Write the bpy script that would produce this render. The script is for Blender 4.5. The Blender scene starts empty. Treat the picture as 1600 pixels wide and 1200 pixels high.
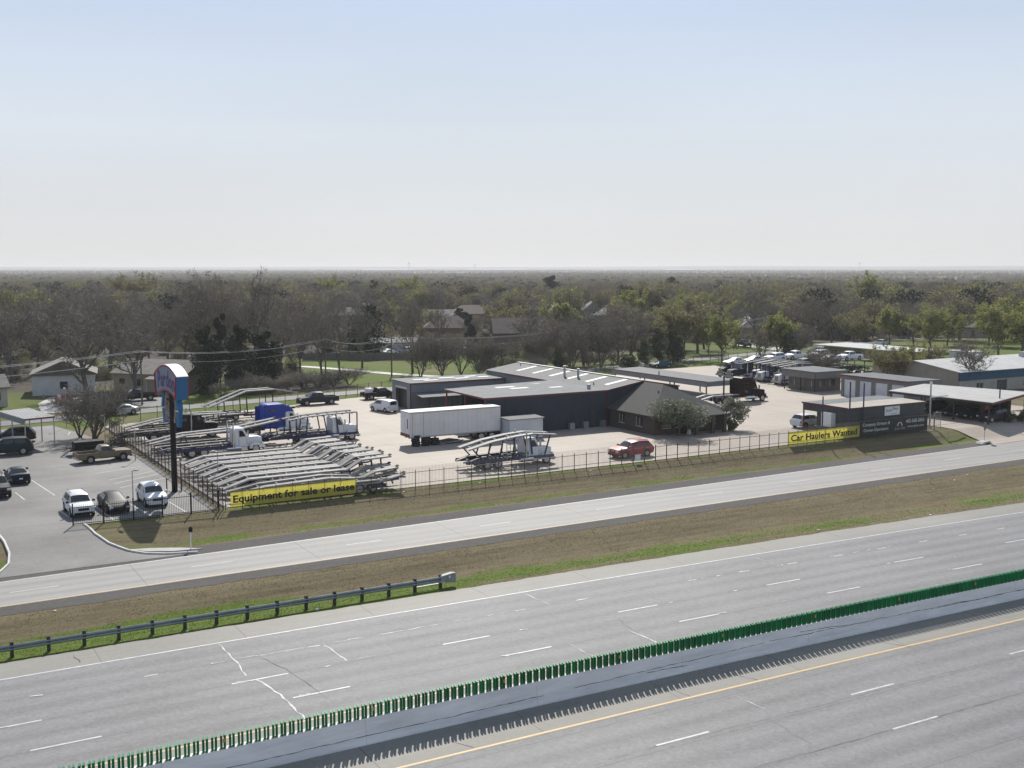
import bpy, math, random
from mathutils import Vector, Matrix, noise
R = math.radians
rnd = random.Random(11)
K = 0.8985            # survey units to metres
scene = bpy.context.scene
COL = scene.collection

# ------------------------------------------------------------------ camera, sky, sun, exposure
cam_d = bpy.data.cameras.new('camera')
cam = bpy.data.objects.new('camera', cam_d); COL.objects.link(cam)
cam.location = (0, 0, 24 * K)
cam.rotation_euler = (R(90) - math.atan(182 / 1720), 0, -R(30.16))
cam_d.sensor_width = 36; cam_d.lens = 36 * 1720 / 1600
cam_d.clip_start = 0.5; cam_d.clip_end = 90000
scene.camera = cam
SUN_AZ, SUN_EL = 27.0, 41.0           # clockwise from +Y, above horizon
world = bpy.data.worlds.new('World'); scene.world = world; world.use_nodes = True
wn = world.node_tree.nodes; wl = world.node_tree.links
sky = wn.new('ShaderNodeTexSky'); sky.sky_type = 'NISHITA'; sky.sun_disc = False
sky.sun_elevation = R(SUN_EL); sky.sun_rotation = R(SUN_AZ)
sky.altitude = 150; sky.air_density = 1.0; sky.dust_density = 1.0; sky.ozone_density = 1.0
bg = wn['Background']; bg.inputs['Strength'].default_value = 0.0615
# pale haze veil low in the sky, the same all round the horizon
_g = wn.new('ShaderNodeNewGeometry'); _sx = wn.new('ShaderNodeSeparateXYZ'); wl.new(_g.outputs['Incoming'], _sx.inputs[0])
_m = wn.new('ShaderNodeMath'); _m.operation = 'ABSOLUTE'; wl.new(_sx.outputs['Z'], _m.inputs[0])
_r = wn.new('ShaderNodeValToRGB'); wl.new(_m.outputs[0], _r.inputs[0]); _cr = _r.color_ramp      # how much veil
_cr.elements[0].position = 0.0; _cr.elements[0].color = (.98,) * 3 + (1,); _cr.elements[1].position = 0.95; _cr.elements[1].color = (.28,) * 3 + (1,)
for _p, _v in ((.24, .88), (.36, .66), (.55, .42)):
    _e = _cr.elements.new(_p); _e.color = (_v,) * 3 + (1,)
_c = wn.new('ShaderNodeValToRGB'); wl.new(_m.outputs[0], _c.inputs[0]); _cc = _c.color_ramp         # veil colour by height
_cc.elements[0].position = 0.0; _cc.elements[0].color = (.755, .75, .74, 1); _cc.elements[1].position = .26; _cc.elements[1].color = (.545, .665, .88, 1)
_e = _cc.elements.new(.12); _e.color = (.71, .775, .85, 1)
_tn = wn.new('ShaderNodeTexNoise'); _tn.inputs['Scale'].default_value = 1.6; _tn.inputs['Detail'].default_value = 5      # uneven thin haze
_mp = wn.new('ShaderNodeMapping'); _mp.inputs['Scale'].default_value = (1, 1, 5); wl.new(_g.outputs['Incoming'], _mp.inputs['Vector']); wl.new(_mp.outputs[0], _tn.inputs['Vector'])
_mr = wn.new('ShaderNodeMapRange'); _mr.inputs[1].default_value = .3; _mr.inputs[2].default_value = .7; _mr.inputs[3].default_value = 12.75; _mr.inputs[4].default_value = 13.75; wl.new(_tn.outputs['Fac'], _mr.inputs[0])
_vm = wn.new('ShaderNodeVectorMath'); _vm.operation = 'SCALE'; wl.new(_mr.outputs[0], _vm.inputs['Scale']); wl.new(_c.outputs[0], _vm.inputs[0])
_mx = wn.new('ShaderNodeMix'); _mx.data_type = 'RGBA'; wl.new(_r.outputs[0], _mx.inputs['Factor']); wl.new(sky.outputs[0], _mx.inputs[6]); wl.new(_vm.outputs[0], _mx.inputs[7])
wl.new(_mx.outputs[2], bg.inputs['Color'])
sd = bpy.data.lights.new('sun', 'SUN'); sd.energy = 4.1; sd.angle = R(0.53); sd.color = (1.0, 0.948, 0.865)
sun = bpy.data.objects.new('sun', sd); COL.objects.link(sun)
sdir = Vector((math.sin(R(SUN_AZ)) * math.cos(R(SUN_EL)), math.cos(R(SUN_AZ)) * math.cos(R(SUN_EL)), math.sin(R(SUN_EL))))
sun.rotation_euler = sdir.to_track_quat('Z', 'Y').to_euler(); sun.location = (40, 200, 150)
scene.view_settings.view_transform = 'Standard'; scene.view_settings.look = 'None'
scene.view_settings.gamma = 1; scene.view_settings.exposure = 0.3
try:
    scene.cycles.max_bounces = 5; scene.cycles.diffuse_bounces = 2; scene.cycles.glossy_bounces = 2
    scene.cycles.transmission_bounces = 3; scene.cycles.volume_bounces = 0; scene.cycles.transparent_max_bounces = 6
    scene.cycles.sample_clamp_indirect = 4; scene.cycles.use_denoising = True
except Exception: pass

# ------------------------------------------------------------------ materials
MATS = {}
def M(name, c, rough=0.6, metal=0.0, var=0.0, scale=1.0, c2=None, bump=0.0, bscale=None, spec=0.5, stretch=None, coat=0.0, emit=None, local=False):
    if name in MATS: return MATS[name]
    m = bpy.data.materials.new(name); m.use_nodes = True; MATS[name] = m
    nt = m.node_tree; b = nt.nodes['Principled BSDF']
    b.inputs['Roughness'].default_value = rough; b.inputs['Metallic'].default_value = metal
    b.inputs['Specular IOR Level'].default_value = spec
    b.inputs['Coat Weight'].default_value = coat
    b.inputs['Base Color'].default_value = (*c, 1)
    if emit: b.inputs['Emission Color'].default_value = (*emit, 1); b.inputs['Emission Strength'].default_value = 1
    if var > 0 or c2 or bump > 0:
        if local:
            g = nt.nodes.new('ShaderNodeTexCoord'); src = g.outputs['Object']
        else:
            g = nt.nodes.new('ShaderNodeNewGeometry'); src = g.outputs['Position']
        mp = nt.nodes.new('ShaderNodeMapping'); nt.links.new(src, mp.inputs['Vector'])
        if stretch: mp.inputs['Scale'].default_value = stretch
        n = nt.nodes.new('ShaderNodeTexNoise'); n.inputs['Scale'].default_value = scale; n.inputs['Detail'].default_value = 6
        n.inputs['Roughness'].default_value = 0.65
        nt.links.new(mp.outputs[0], n.inputs['Vector'])
        r = nt.nodes.new('ShaderNodeValToRGB'); nt.links.new(n.outputs['Fac'], r.inputs[0])
        a = c2 or tuple(x * (1 - var) for x in c); d = c if c2 else tuple(min(1, x * (1 + var)) for x in c)
        r.color_ramp.elements[0].color = (*a, 1); r.color_ramp.elements[1].color = (*d, 1)
        r.color_ramp.elements[0].position = 0.34; r.color_ramp.elements[1].position = 0.66
        nt.links.new(r.outputs[0], b.inputs['Base Color'])
        if bump > 0:
            n2 = nt.nodes.new('ShaderNodeTexNoise'); n2.inputs['Scale'].default_value = bscale or scale * 6; n2.inputs['Detail'].default_value = 4
            nt.links.new(mp.outputs[0], n2.inputs['Vector'])
            bp = nt.nodes.new('ShaderNodeBump'); bp.inputs['Strength'].default_value = bump; bp.inputs['Distance'].default_value = 0.05
            nt.links.new(n2.outputs['Fac'], bp.inputs['Height']); nt.links.new(bp.outputs[0], b.inputs['Normal'])
    return m

def math_node(nt, op, a, bval=None):
    n = nt.nodes.new('ShaderNodeMath'); n.operation = op
    nt.links.new(a, n.inputs[0])
    if bval is not None:
        if isinstance(bval, (int, float)): n.inputs[1].default_value = bval
        else: nt.links.new(bval, n.inputs[1])
    return n.outputs[0]

def mixc(nt, fac, a, b, typ='MIX'):
    n = nt.nodes.new('ShaderNodeMix'); n.data_type = 'RGBA'; n.blend_type = typ
    if isinstance(fac, (int, float)): n.inputs['Factor'].default_value = fac
    else: nt.links.new(fac, n.inputs['Factor'])
    for k, x in ((6, a), (7, b)):
        if isinstance(x, tuple): n.inputs[k].default_value = (*x, 1)
        else: nt.links.new(x, n.inputs[k])
    return n.outputs[2]

def ramp(nt, val, p0, p1, c0=(0, 0, 0), c1=(1, 1, 1)):
    r = nt.nodes.new('ShaderNodeValToRGB'); nt.links.new(val, r.inputs[0])
    r.color_ramp.elements[0].position = p0; r.color_ramp.elements[1].position = p1
    r.color_ramp.elements[0].color = (*c0, 1); r.color_ramp.elements[1].color = (*c1, 1)
    return r.outputs[0]

def noise_n(nt, vec, scale, detail=5, rough=0.6):
    n = nt.nodes.new('ShaderNodeTexNoise'); n.inputs['Scale'].default_value = scale; n.inputs['Detail'].default_value = detail
    n.inputs['Roughness'].default_value = rough; nt.links.new(vec, n.inputs['Vector']); return n.outputs['Fac']

def mapping(nt, vec, sc):
    mp = nt.nodes.new('ShaderNodeMapping'); nt.links.new(vec, mp.inputs['Vector']); mp.inputs['Scale'].default_value = sc; return mp.outputs[0]

def attr(nt, name):
    a = nt.nodes.new('ShaderNodeAttribute'); a.attribute_name = name; return a

def corrugated(name, c, pitch=0.3, axis='x', rough=0.6, metal=0.0, var=0.12, depth=0.03, spec=0.22):
    """ribbed sheet metal: fine ribs as bump plus dirty streaks, in object space"""
    if name in MATS: return MATS[name]
    m = M(name, c, rough, metal, spec=spec); nt = m.node_tree; b = nt.nodes['Principled BSDF']
    g = nt.nodes.new('ShaderNodeTexCoord'); v = g.outputs['Object']
    sx = nt.nodes.new('ShaderNodeSeparateXYZ'); nt.links.new(v, sx.inputs[0])
    if axis == 'h': co = math_node(nt, 'ADD', sx.outputs['X'], sx.outputs['Y'])
    else: co = sx.outputs['X' if axis == 'x' else 'Y']
    w = math_node(nt, 'FRACT', math_node(nt, 'DIVIDE', co, pitch))
    rib = math_node(nt, 'PINGPONG', math_node(nt, 'MULTIPLY', w, 6.0), 1.0)
    rib = math_node(nt, 'MULTIPLY', rib, math_node(nt, 'LESS_THAN', w, 0.34))
    bp = nt.nodes.new('ShaderNodeBump'); bp.inputs['Strength'].default_value = 0.8; bp.inputs['Distance'].default_value = depth
    nt.links.new(rib, bp.inputs['Height']); nt.links.new(bp.outputs[0], b.inputs['Normal'])
    f = noise_n(nt, mapping(nt, v, (0.5, 0.5, 0.5)), 1.2, 6)
    f2 = noise_n(nt, mapping(nt, v, (3, 3, 0.25)), 1.0, 4)
    col = mixc(nt, ramp(nt, f, 0.3, 0.7), tuple(x * (1 - var) for x in c), tuple(min(1, x * (1 + var)) for x in c))
    col = mixc(nt, math_node(nt, 'MULTIPLY', ramp(nt, f2, 0.55, 0.75), 0.25), col, tuple(x * 0.6 for x in c))
    col = mixc(nt, math_node(nt, 'MULTIPLY', rib, 0.12), col, tuple(x * 0.5 for x in c))
    nt.links.new(col, b.inputs['Base Color'])
    return m

def translucent(m, f=.45):
    nt = m.node_tree; b = nt.nodes['Principled BSDF']; tr = nt.nodes.new('ShaderNodeBsdfTranslucent'); mx = nt.nodes.new('ShaderNodeMixShader'); mx.inputs[0].default_value = f
    l = b.inputs['Base Color'].links
    if l: nt.links.new(l[0].from_socket, tr.inputs['Color'])
    else: tr.inputs['Color'].default_value = b.inputs['Base Color'].default_value
    nt.links.new(b.outputs[0], mx.inputs[1]); nt.links.new(tr.outputs[0], mx.inputs[2]); nt.links.new(mx.outputs[0], nt.nodes['Material Output'].inputs['Surface'])
    return m

# ------------------------------------------------------------------ mesh collector
class MB:
    def __init__(s): s.v = []; s.f = []; s.m = []
    def add(s, vs, fs, m=0):
        o = len(s.v); s.v.extend(tuple(p) for p in vs)
        for f in fs: s.f.append(tuple(i + o for i in f)); s.m.append(m)
        return s
    def box(s, x0, x1, y0, y1, z0, z1, m=0):
        return s.add([(x0, y0, z0), (x1, y0, z0), (x1, y1, z0), (x0, y1, z0), (x0, y0, z1), (x1, y0, z1), (x1, y1, z1), (x0, y1, z1)],
              [(0, 3, 2, 1), (4, 5, 6, 7), (0, 1, 5, 4), (1, 2, 6, 5), (2, 3, 7, 6), (3, 0, 4, 7)], m)
    def poly(s, pts, m=0): return s.add(pts, [tuple(range(len(pts)))], m)
    def prism(s, pts, z0, z1, m=0):
        n = len(pts); vs = [(x, y, z0) for x, y in pts] + [(x, y, z1) for x, y in pts]
        fs = [tuple(range(n - 1, -1, -1)), tuple(range(n, 2 * n))] + [(i, (i + 1) % n, n + (i + 1) % n, n + i) for i in range(n)]
        return s.add(vs, fs, m)
    def beam(s, p, q, w, h, m=0):
        p, q = Vector(p), Vector(q); d = (q - p)
        if d.length < 1e-6: return s
        d.normalize(); up = Vector((0, 0, 1))
        if abs(d.z) > 0.97: up = Vector((0, 1, 0))
        a = d.cross(up).normalized() * (w / 2); b = a.cross(d).normalized() * (h / 2)
        vs = [p - a - b, p + a - b, p + a + b, p - a + b, q - a - b, q + a - b, q + a + b, q - a + b]
        return s.add(vs, [(0, 1, 2, 3), (7, 6, 5, 4), (0, 4, 5, 1), (1, 5, 6, 2), (2, 6, 7, 3), (3, 7, 4, 0)], m)
    def tube(s, p, q, r0, r1=None, n=6, m=0, cap=True):
        r1 = r0 if r1 is None else r1
        p, q = Vector(p), Vector(q); d = q - p
        if d.length < 1e-6: return s
        d.normalize(); up = Vector((0, 0, 1)) if abs(d.z) < 0.9 else Vector((1, 0, 0))
        a = d.cross(up).normalized(); b = d.cross(a)
        vs = []
        for c, r in ((p, r0), (q, r1)):
            for i in range(n):
                t = 2 * math.pi * i / n; vs.append(c + a * (math.cos(t) * r) + b * (math.sin(t) * r))
        fs = [(i, (i + 1) % n, n + (i + 1) % n, n + i) for i in range(n)]
        if cap: fs += [tuple(range(n - 1, -1, -1)), tuple(range(n, 2 * n))]
        return s.add(vs, fs, m)
    def prof(s, pts, w, c=0.05, m=0, y=0.0):
        """side profile (x,z) pulled across y from -w to w, edges chamfered by c"""
        n = len(pts); cx = sum(p[0] for p in pts) / n; cz = sum(p[1] for p in pts) / n
        def ins(p):
            dx, dz = cx - p[0], cz - p[1]; l = math.hypot(dx, dz) or 1; return (p[0] + dx / l * c, p[1] + dz / l * c)
        rings = [(-w, True), (-w + c, False), (w - c, False), (w, True)]
        vs = []
        for yy, i in rings:
            for p in pts:
                q = ins(p) if i else p; vs.append((q[0], y + yy, q[1]))
        fs = [tuple(range(n)), tuple(range(4 * n - 1, 3 * n - 1, -1))]
        for k in range(3):
            for i in range(n): j = (i + 1) % n; fs.append((k * n + i, (k + 1) * n + i, (k + 1) * n + j, k * n + j))
        return s.add(vs, fs, m)
    def build(s, name, mats, parent=None, loc=None, smooth=False, rz=0):
        me = bpy.data.meshes.new(name); me.from_pydata(s.v, [], s.f)
        for x in (mats if isinstance(mats, (list, tuple)) else [mats]): me.materials.append(x)
        if any(s.m): me.polygons.foreach_set('material_index', s.m)
        if smooth: me.polygons.foreach_set('use_smooth', [True] * len(s.f))
        me.update()
        o = bpy.data.objects.new(name, me); COL.objects.link(o)
        if parent: o.parent = parent
        if loc: o.location = loc
        if rz: o.rotation_euler.z = rz
        return o

def tag(o, label=None, cat=None, group=None, kind=None):
    if label: o['label'] = label
    if cat: o['category'] = cat
    if group: o['group'] = group
    if kind: o['kind'] = kind
    return o
def thing(name, label, cat, loc=(0, 0, 0), rz=0.0, group=None):
    o = bpy.data.objects.new(name, None); COL.objects.link(o); o.empty_display_size = 0.3
    o.location = loc; o.rotation_euler.z = rz
    return tag(o, label, cat, group)
def copy_tree(o, parent=None):
    c = o.copy(); COL.objects.link(c); c.parent = parent
    for ch in list(o.children): copy_tree(ch, c)
    return c
def dup(o, label, loc, rz=0.0, group=None, scale=None):
    c = copy_tree(o); c.location = loc; c.rotation_euler.z = rz; c['label'] = label
    if group: c['group'] = group
    if scale: c.scale = scale
    return c
def B(name, mat, parent, *a, **k):
    """one box as one part"""
    return MB().box(*a).build(name, mat, parent, **k)
def setattr_f(o, name, vals):
    a = o.data.attributes.new(name, 'FLOAT', 'POINT'); a.data.foreach_set('value', vals)
def text_mesh(s, w, h, mat, parent, loc, rot, name='lettering', bold=0.0, ext=0.004):
    cu = bpy.data.curves.new('txt', 'FONT'); cu.body = s; cu.size = 1; cu.offset = bold; cu.extrude = 0.0; cu.resolution_u = 3
    o = bpy.data.objects.new('txt', cu); COL.objects.link(o)
    bpy.context.view_layer.update()
    dg = bpy.context.evaluated_depsgraph_get()
    me = bpy.data.meshes.new_from_object(o.evaluated_get(dg))
    bpy.data.objects.remove(o); bpy.data.curves.remove(cu)
    xs = [v.co.x for v in me.vertices]; ys = [v.co.y for v in me.vertices]
    x0, x1, y0, y1 = min(xs), max(xs), min(ys), max(ys)
    for v in me.vertices: v.co = ((v.co.x - x0) / (x1 - x0) * w, (v.co.y - y0) / (y1 - y0) * h, 0)
    me.materials.clear(); me.materials.append(mat)
    n = bpy.data.objects.new(name, me); COL.objects.link(n); n.parent = parent; n.location = loc; n.rotation_euler = rot
    return n
def sm(t): t = max(0.0, min(1.0, t)); return t * t * (3 - 2 * t)
def lerp(a, b, t): return a + (b - a) * t

# ------------------------------------------------------------------ palette
black = M('black_paint', (0.008, 0.008, 0.009), 0.5, spec=.25)
dark_iron = M('dark_iron', (0.03, 0.028, 0.026), 0.45, 0.3, var=0.3, scale=3)
galv = M('galvanised_steel', (0.42, 0.43, 0.44), 0.42, 0.7, var=0.15, scale=4)
rubber = M('tyre_rubber', (0.014, 0.014, 0.015), 0.8)
chrome = M('polished_metal', (0.62, 0.63, 0.65), 0.22, 1.0)
alu = M('aluminium_deck', (0.29, 0.28, 0.265), 0.6, 0.0, var=0.3, spec=.25, scale=1.2, bump=0.15, bscale=6)
glass = M('dark_glass', (0.015, 0.02, 0.022), 0.06, 0, spec=0.9)
white_paint = M('white_paint', (0.74, 0.75, 0.76), 0.35, coat=0.3)
line_white = M('line_paint_white', (0.62, 0.62, 0.6), 0.55, var=0.2, scale=1.8, c2=(0.40, 0.40, 0.39))
line_yellow = M('line_paint_yellow', (0.60, 0.40, 0.17), 0.6, var=0.1, scale=1.5)
red_trim = M('red_trim', (0.15, 0.026, 0.024), 0.5, var=0.2, scale=0.8)
lens_red = M('tail_lens', (0.28, 0.01, 0.01), 0.25)
lens_clear = M('head_lens', (0.6, 0.62, 0.65), 0.12, spec=0.8)
wood = M('weathered_wood', (0.16, 0.12, 0.085), 0.8, var=0.3, scale=2)
concrete = M('grey_concrete', (0.42, 0.41, 0.39), 0.85, var=0.15, scale=0.6, bump=0.2)
YZ = 1.0              # yard level, survey units
# ------------------------------------------------------------------ terrain shape (survey units)
def hv(u):
    d = max(u - 5, 0.0)
    return -0.00023 * d * d if d < 150 else -0.00023 * 22500 - 0.069 * (d - 150)
def fs(u): return 0.017 * max(-40, min(u, 300))
def fw(u): return 0.035 * max(-20, min(u, 140))
def edges(u): return 71.9 + hv(u), 82.2 + fs(u), 93.9 + fw(u), 102.4 + 0.012 * max(0, min(u, 140))
def drive_w(u):
    return max(sm((u - 4) / 3) * sm((21 - u) / 4), sm((u - 129.5) / 4) * sm((164 - u) / 4))
def gz(u, v):
    a, b, c, d = edges(u)
    if v <= a: return -0.03
    if v < b:
        t = max(0, min(1, (v - a - .8) / (b - a - 1.9))); return -0.03 - 0.75 * math.sin(math.pi * t) ** 1.5
    if v <= c: return -0.03
    if v < d:
        t = (v - c) / (d - c)
        z = lerp(-0.03, -0.22, sm(t / 0.18)) if t < 0.18 else lerp(-0.22, 0.93, sm((t - 0.18) / 0.82))
        return lerp(z, lerp(-0.03, 0.93, sm(t)), drive_w(u))
    return 0.93
def nz(x, y, s): return noise.noise((x * s, y * s, 3.7))
def green(u, v):
    a, b, c, d = edges(u); n = nz(u, v, 0.16) * 0.5 + nz(u, v, 0.6) * 0.3
    if v < a: return 0.5
    if v < b:
        t = (v - a) / (b - a); wob = nz(u, 0, 0.07) * 0.12
        g = 1.0 - sm((t - 0.30 - wob - .2 * sm((48 - u) / 30)) / 0.26)
        g = max(g, 0.75 * math.exp(-((t - 0.45 - wob) / 0.13) ** 2))
        g *= 0.55 + 0.45 * sm((42 - u) / 10) if t < 0.12 else 1
        return max(0, min(1, g * (.9 + .5 * nz(u, v, .11)) + n * 0.6 - 0.08))
    if v < c: return 0.25 + n * 0.4
    if v < d + 1.2:
        t = (v - c) / (d - c)
        g = max(math.exp(-((t - 0.20) / 0.17) ** 2) * 1.0, sm((t - 0.88) / 0.1) * 0.75, 0.12)
        if u < 26: g = max(g, 0.35 + 0.3 * n)
        if u > 124: g = max(g, sm((u - 124) / 6) * 0.62)
        return max(0, min(1, g * (.75 + .5 * nz(u, v, .2)) + n * 0.4))
    if v < 165: return 0.3 + n * 0.5
    if v < 300: return max(0, min(1, 0.72 + n * 0.9))
    return max(0, min(1, 0.22 + n * 0.6))

def leaf_litter(u, v):
    s_ = 173.8 + .22 * u
    if v < s_ + 4: return 0.0
    if u < 66 and v < 222: return .12 + .25 * sm(nz(u, v, .06) * 2)
    if 82 < u < 142 and v < 266: return 0.0
    if 142 <= u < 205 and v < s_ + 30: return .25
    if 205 < u < 262 and v < 262: return .2
    return sm((nz(u, v, .02) + .75) / .5)
def spread(lo, hi, step, far):
    xs = []; x = lo
    while x <= hi: xs.append(x); x += step
    g = step; x = hi
    while x < far: g *= 1.28; x += g; xs.append(x)
    g = step; x = lo; pre = []
    while x > -far: g *= 1.28; x -= g; pre.append(x)
    return pre[::-1] + xs
def axis_v():
    xs = [40.0]; x = 40
    while x < 62: x += 3; xs.append(x)
    while x < 108: x += 0.6; xs.append(x)
    while x < 320: x += 4; xs.append(x)
    g = 4
    while x < 33000: g *= 1.28; x += g; xs.append(x)
    pre = []; x = 40; g = 6
    while x > -20000: g *= 1.4; x -= g; pre.append(x)
    return pre[::-1] + xs
us, vs_ = spread(-40, 175, 1.1, 33000), axis_v()
gm = MB(); gvals = []
for v in vs_:
    for u in us:
        gm.v.append((u * K, v * K, gz(u, v) * K)); gvals.append(green(u, v))
nu = len(us)
for j in range(len(vs_) - 1):
    for i in range(nu - 1):
        o = j * nu + i; gm.f.append((o, o + 1, o + nu + 1, o + nu)); gm.m.append(0)
def ground_mat():
    m = bpy.data.materials.new('grassland'); m.use_nodes = True; nt = m.node_tree; b = nt.nodes['Principled BSDF']
    b.inputs['Roughness'].default_value = 0.95; b.inputs['Specular IOR Level'].default_value = 0.15
    p = nt.nodes.new('ShaderNodeNewGeometry').outputs['Position']; g = attr(nt, 'green').outputs['Fac']
    n1 = noise_n(nt, mapping(nt, p, (0.5, 2.2, 1)), 0.55, 7, 0.7); n2 = noise_n(nt, mapping(nt, p, (1, 2.4, 1)), 4.0, 4, 0.7)
    f = math_node(nt, 'ADD', g, math_node(nt, 'MULTIPLY', math_node(nt, 'SUBTRACT', n1, 0.5), 0.9))
    f = ramp(nt, f, 0.38, 0.72)
    n3 = noise_n(nt, mapping(nt, p, (.12, 2.6, 1)), 1.1, 6, 0.7)
    dry = mixc(nt, ramp(nt, n2, 0.25, 0.75), (0.130, 0.106, 0.056), (0.225, 0.188, 0.108))
    dry = mixc(nt, ramp(nt, n3, 0.42, 0.72), dry, (0.085, 0.066, 0.042))
    n4 = noise_n(nt, mapping(nt, p, (.6, 1.2, 1)), .22, 4, .6)
    dry = mixc(nt, math_node(nt, 'MULTIPLY', ramp(nt, n4, .4, .7), .45), dry, (.215, .185, .115))
    gr = mixc(nt, ramp(nt, n2, 0.3, 0.7), (0.06, 0.088, 0.012), (0.135, 0.19, 0.03))
    wd = attr(nt, 'litter').outputs['Fac']
    wc = mixc(nt, ramp(nt, n1, .35, .65), (.05, .043, .035), (.10, .085, .062))
    nt.links.new(mixc(nt, wd, mixc(nt, f, dry, gr), wc), b.inputs['Base Color'])
    bp = nt.nodes.new('ShaderNodeBump'); bp.inputs['Strength'].default_value = 0.3; bp.inputs['Distance'].default_value = 0.05
    nt.links.new(n2, bp.inputs['Height']); nt.links.new(bp.outputs[0], b.inputs['Normal'])
    return m
ground = tag(gm.build('ground', ground_mat(), smooth=True), 'mown brown and green grass ground', kind='structure')
setattr_f(ground, 'green', gvals)
setattr_f(ground, 'litter', [leaf_litter(u, v) for v in vs_ for u in us])

# ------------------------------------------------------------------ paved ribbons
def ribbon(name, lo, hi, u0, u1, z, mat, nlat=1, step=4.0, zf=None):
    mb = MB(); lat = []; lon = []; n = int((u1 - u0) / step) + 1
    for i in range(n + 1):
        u = u0 + (u1 - u0) * i / n; a, b = lo(u), hi(u)
        for j in range(nlat + 1):
            v = lerp(a, b, j / nlat)
            mb.v.append((u * K, v * K, ((zf(u, v) if zf else 0) + z) * K)); lat.append(v - hv(u)); lon.append(u)
    for i in range(n):
        for j in range(nlat):
            o = i * (nlat + 1) + j; mb.f.append((o, o + nlat + 1, o + nlat + 2, o + 1)); mb.m.append(0)
    ob = mb.build(name, mat); setattr_f(ob, 'lat', lat); setattr_f(ob, 'lon', lon)
    return ob

def road_mat(name, c, lane=None, phase=0.0, amp=0.16, rough=0.68, joint=None, grain=0.12, patch=0.15, spec=0.32):
    m = bpy.data.materials.new(name); m.use_nodes = True; nt = m.node_tree; b = nt.nodes['Principled BSDF']
    b.inputs['Roughness'].default_value = rough; b.inputs['Specular IOR Level'].default_value = spec
    p = nt.nodes.new('ShaderNodeNewGeometry').outputs['Position']
    lat, lon = attr(nt, 'lat').outputs['Fac'], attr(nt, 'lon').outputs['Fac']
    cb = nt.nodes.new('ShaderNodeCombineXYZ'); nt.links.new(math_node(nt, 'MULTIPLY', lon, 0.05), cb.inputs[0]); nt.links.new(lat, cb.inputs[1])
    st = noise_n(nt, cb.outputs[0], 0.9, 5, 0.6)
    pa = noise_n(nt, p, 0.12, 4, 0.55); gr = noise_n(nt, p, 5.0, 3, 0.8); mid = noise_n(nt, p, 2.2, 5, 0.75)
    f = math_node(nt, 'ADD', math_node(nt, 'MULTIPLY', math_node(nt, 'SUBTRACT', pa, 0.5), patch * 3),
                  math_node(nt, 'ADD', math_node(nt, 'MULTIPLY', math_node(nt, 'SUBTRACT', gr, 0.5), grain * 4),
                            math_node(nt, 'MULTIPLY', math_node(nt, 'SUBTRACT', mid, 0.5), grain * 4)))
    f = math_node(nt, 'ADD', f, math_node(nt, 'MULTIPLY', math_node(nt, 'SUBTRACT', st, 0.5), 0.4))
    if lane:
        w = math_node(nt, 'COSINE', math_node(nt, 'MULTIPLY', math_node(nt, 'SUBTRACT', lat, phase), 4 * math.pi / lane))
        w2 = math_node(nt, 'COSINE', math_node(nt, 'MULTIPLY', math_node(nt, 'SUBTRACT', lat, phase), 2 * math.pi / lane))
        f = math_node(nt, 'SUBTRACT', f, math_node(nt, 'MULTIPLY', w, amp))
        f = math_node(nt, 'ADD', f, math_node(nt, 'MULTIPLY', w2, amp * 0.35))
    f = math_node(nt, 'ADD', f, 1.0)
    s = nt.nodes.new('ShaderNodeMix'); s.data_type = 'RGBA'; s.blend_type = 'MULTIPLY'; s.inputs['Factor'].default_value = 1
    s.inputs[6].default_value = (*c, 1); nt.links.new(f, s.inputs[7]); col = s.outputs[2]
    if joint:
        for co, per, off, wd in joint:
            src = lat if co == 'lat' else lon
            q = math_node(nt, 'FRACT', math_node(nt, 'DIVIDE', math_node(nt, 'ADD', math_node(nt, 'SUBTRACT', src, off), math_node(nt, 'MULTIPLY', math_node(nt, 'SUBTRACT', mid, 0.5), 0.05)), per))
            hit = math_node(nt, 'LESS_THAN', q, wd / per)
            col = mixc(nt, math_node(nt, 'MULTIPLY', hit, 0.6), col, tuple(x * 0.35 for x in c))
    nt.links.new(col, b.inputs['Base Color'])
    bp = nt.nodes.new('ShaderNodeBump'); bp.inputs['Strength'].default_value = 0.35; bp.inputs['Distance'].default_value = 0.01
    nt.links.new(gr, bp.inputs['Height']); nt.links.new(bp.outputs[0], b.inputs['Normal'])
    return m
LANE = 3.87
m_hw = road_mat('highway_concrete', (0.192, 0.191, 0.194), LANE, 65.35, 0.085, grain=.2, joint=[('lat', LANE, 65.25 - 17 * LANE, 0.05)])
m_hs = road_mat('shoulder_concrete', (0.25, 0.24, 0.215), None, joint=[('lon', 9.0, 2.0, 0.07)], grain=0.08)
m_fr = road_mat('frontage_concrete', (0.27, 0.262, 0.25), 3.5, 87.6, 0.06, joint=[('lon', 14.0, 3.0, 0.07)], grain=0.07, patch=0.08)
m_fs = road_mat('frontage_shoulder_asphalt', (0.10, 0.094, 0.088), None, rough=.9, spec=.15, grain=0.2)
m_lot = road_mat('lot_asphalt', (0.168, 0.164, 0.158), None, grain=0.12, patch=0.55)
m_yard = road_mat('yard_concrete', (0.355, 0.305, 0.255), None, joint=[('lon', 5.2, 0.3, 0.07), ('lat', 5.2, 1.2, 0.07)], grain=0.06, patch=0.16)
m_street = road_mat('street_asphalt', (0.13, 0.133, 0.14), None, grain=0.1)

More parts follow.
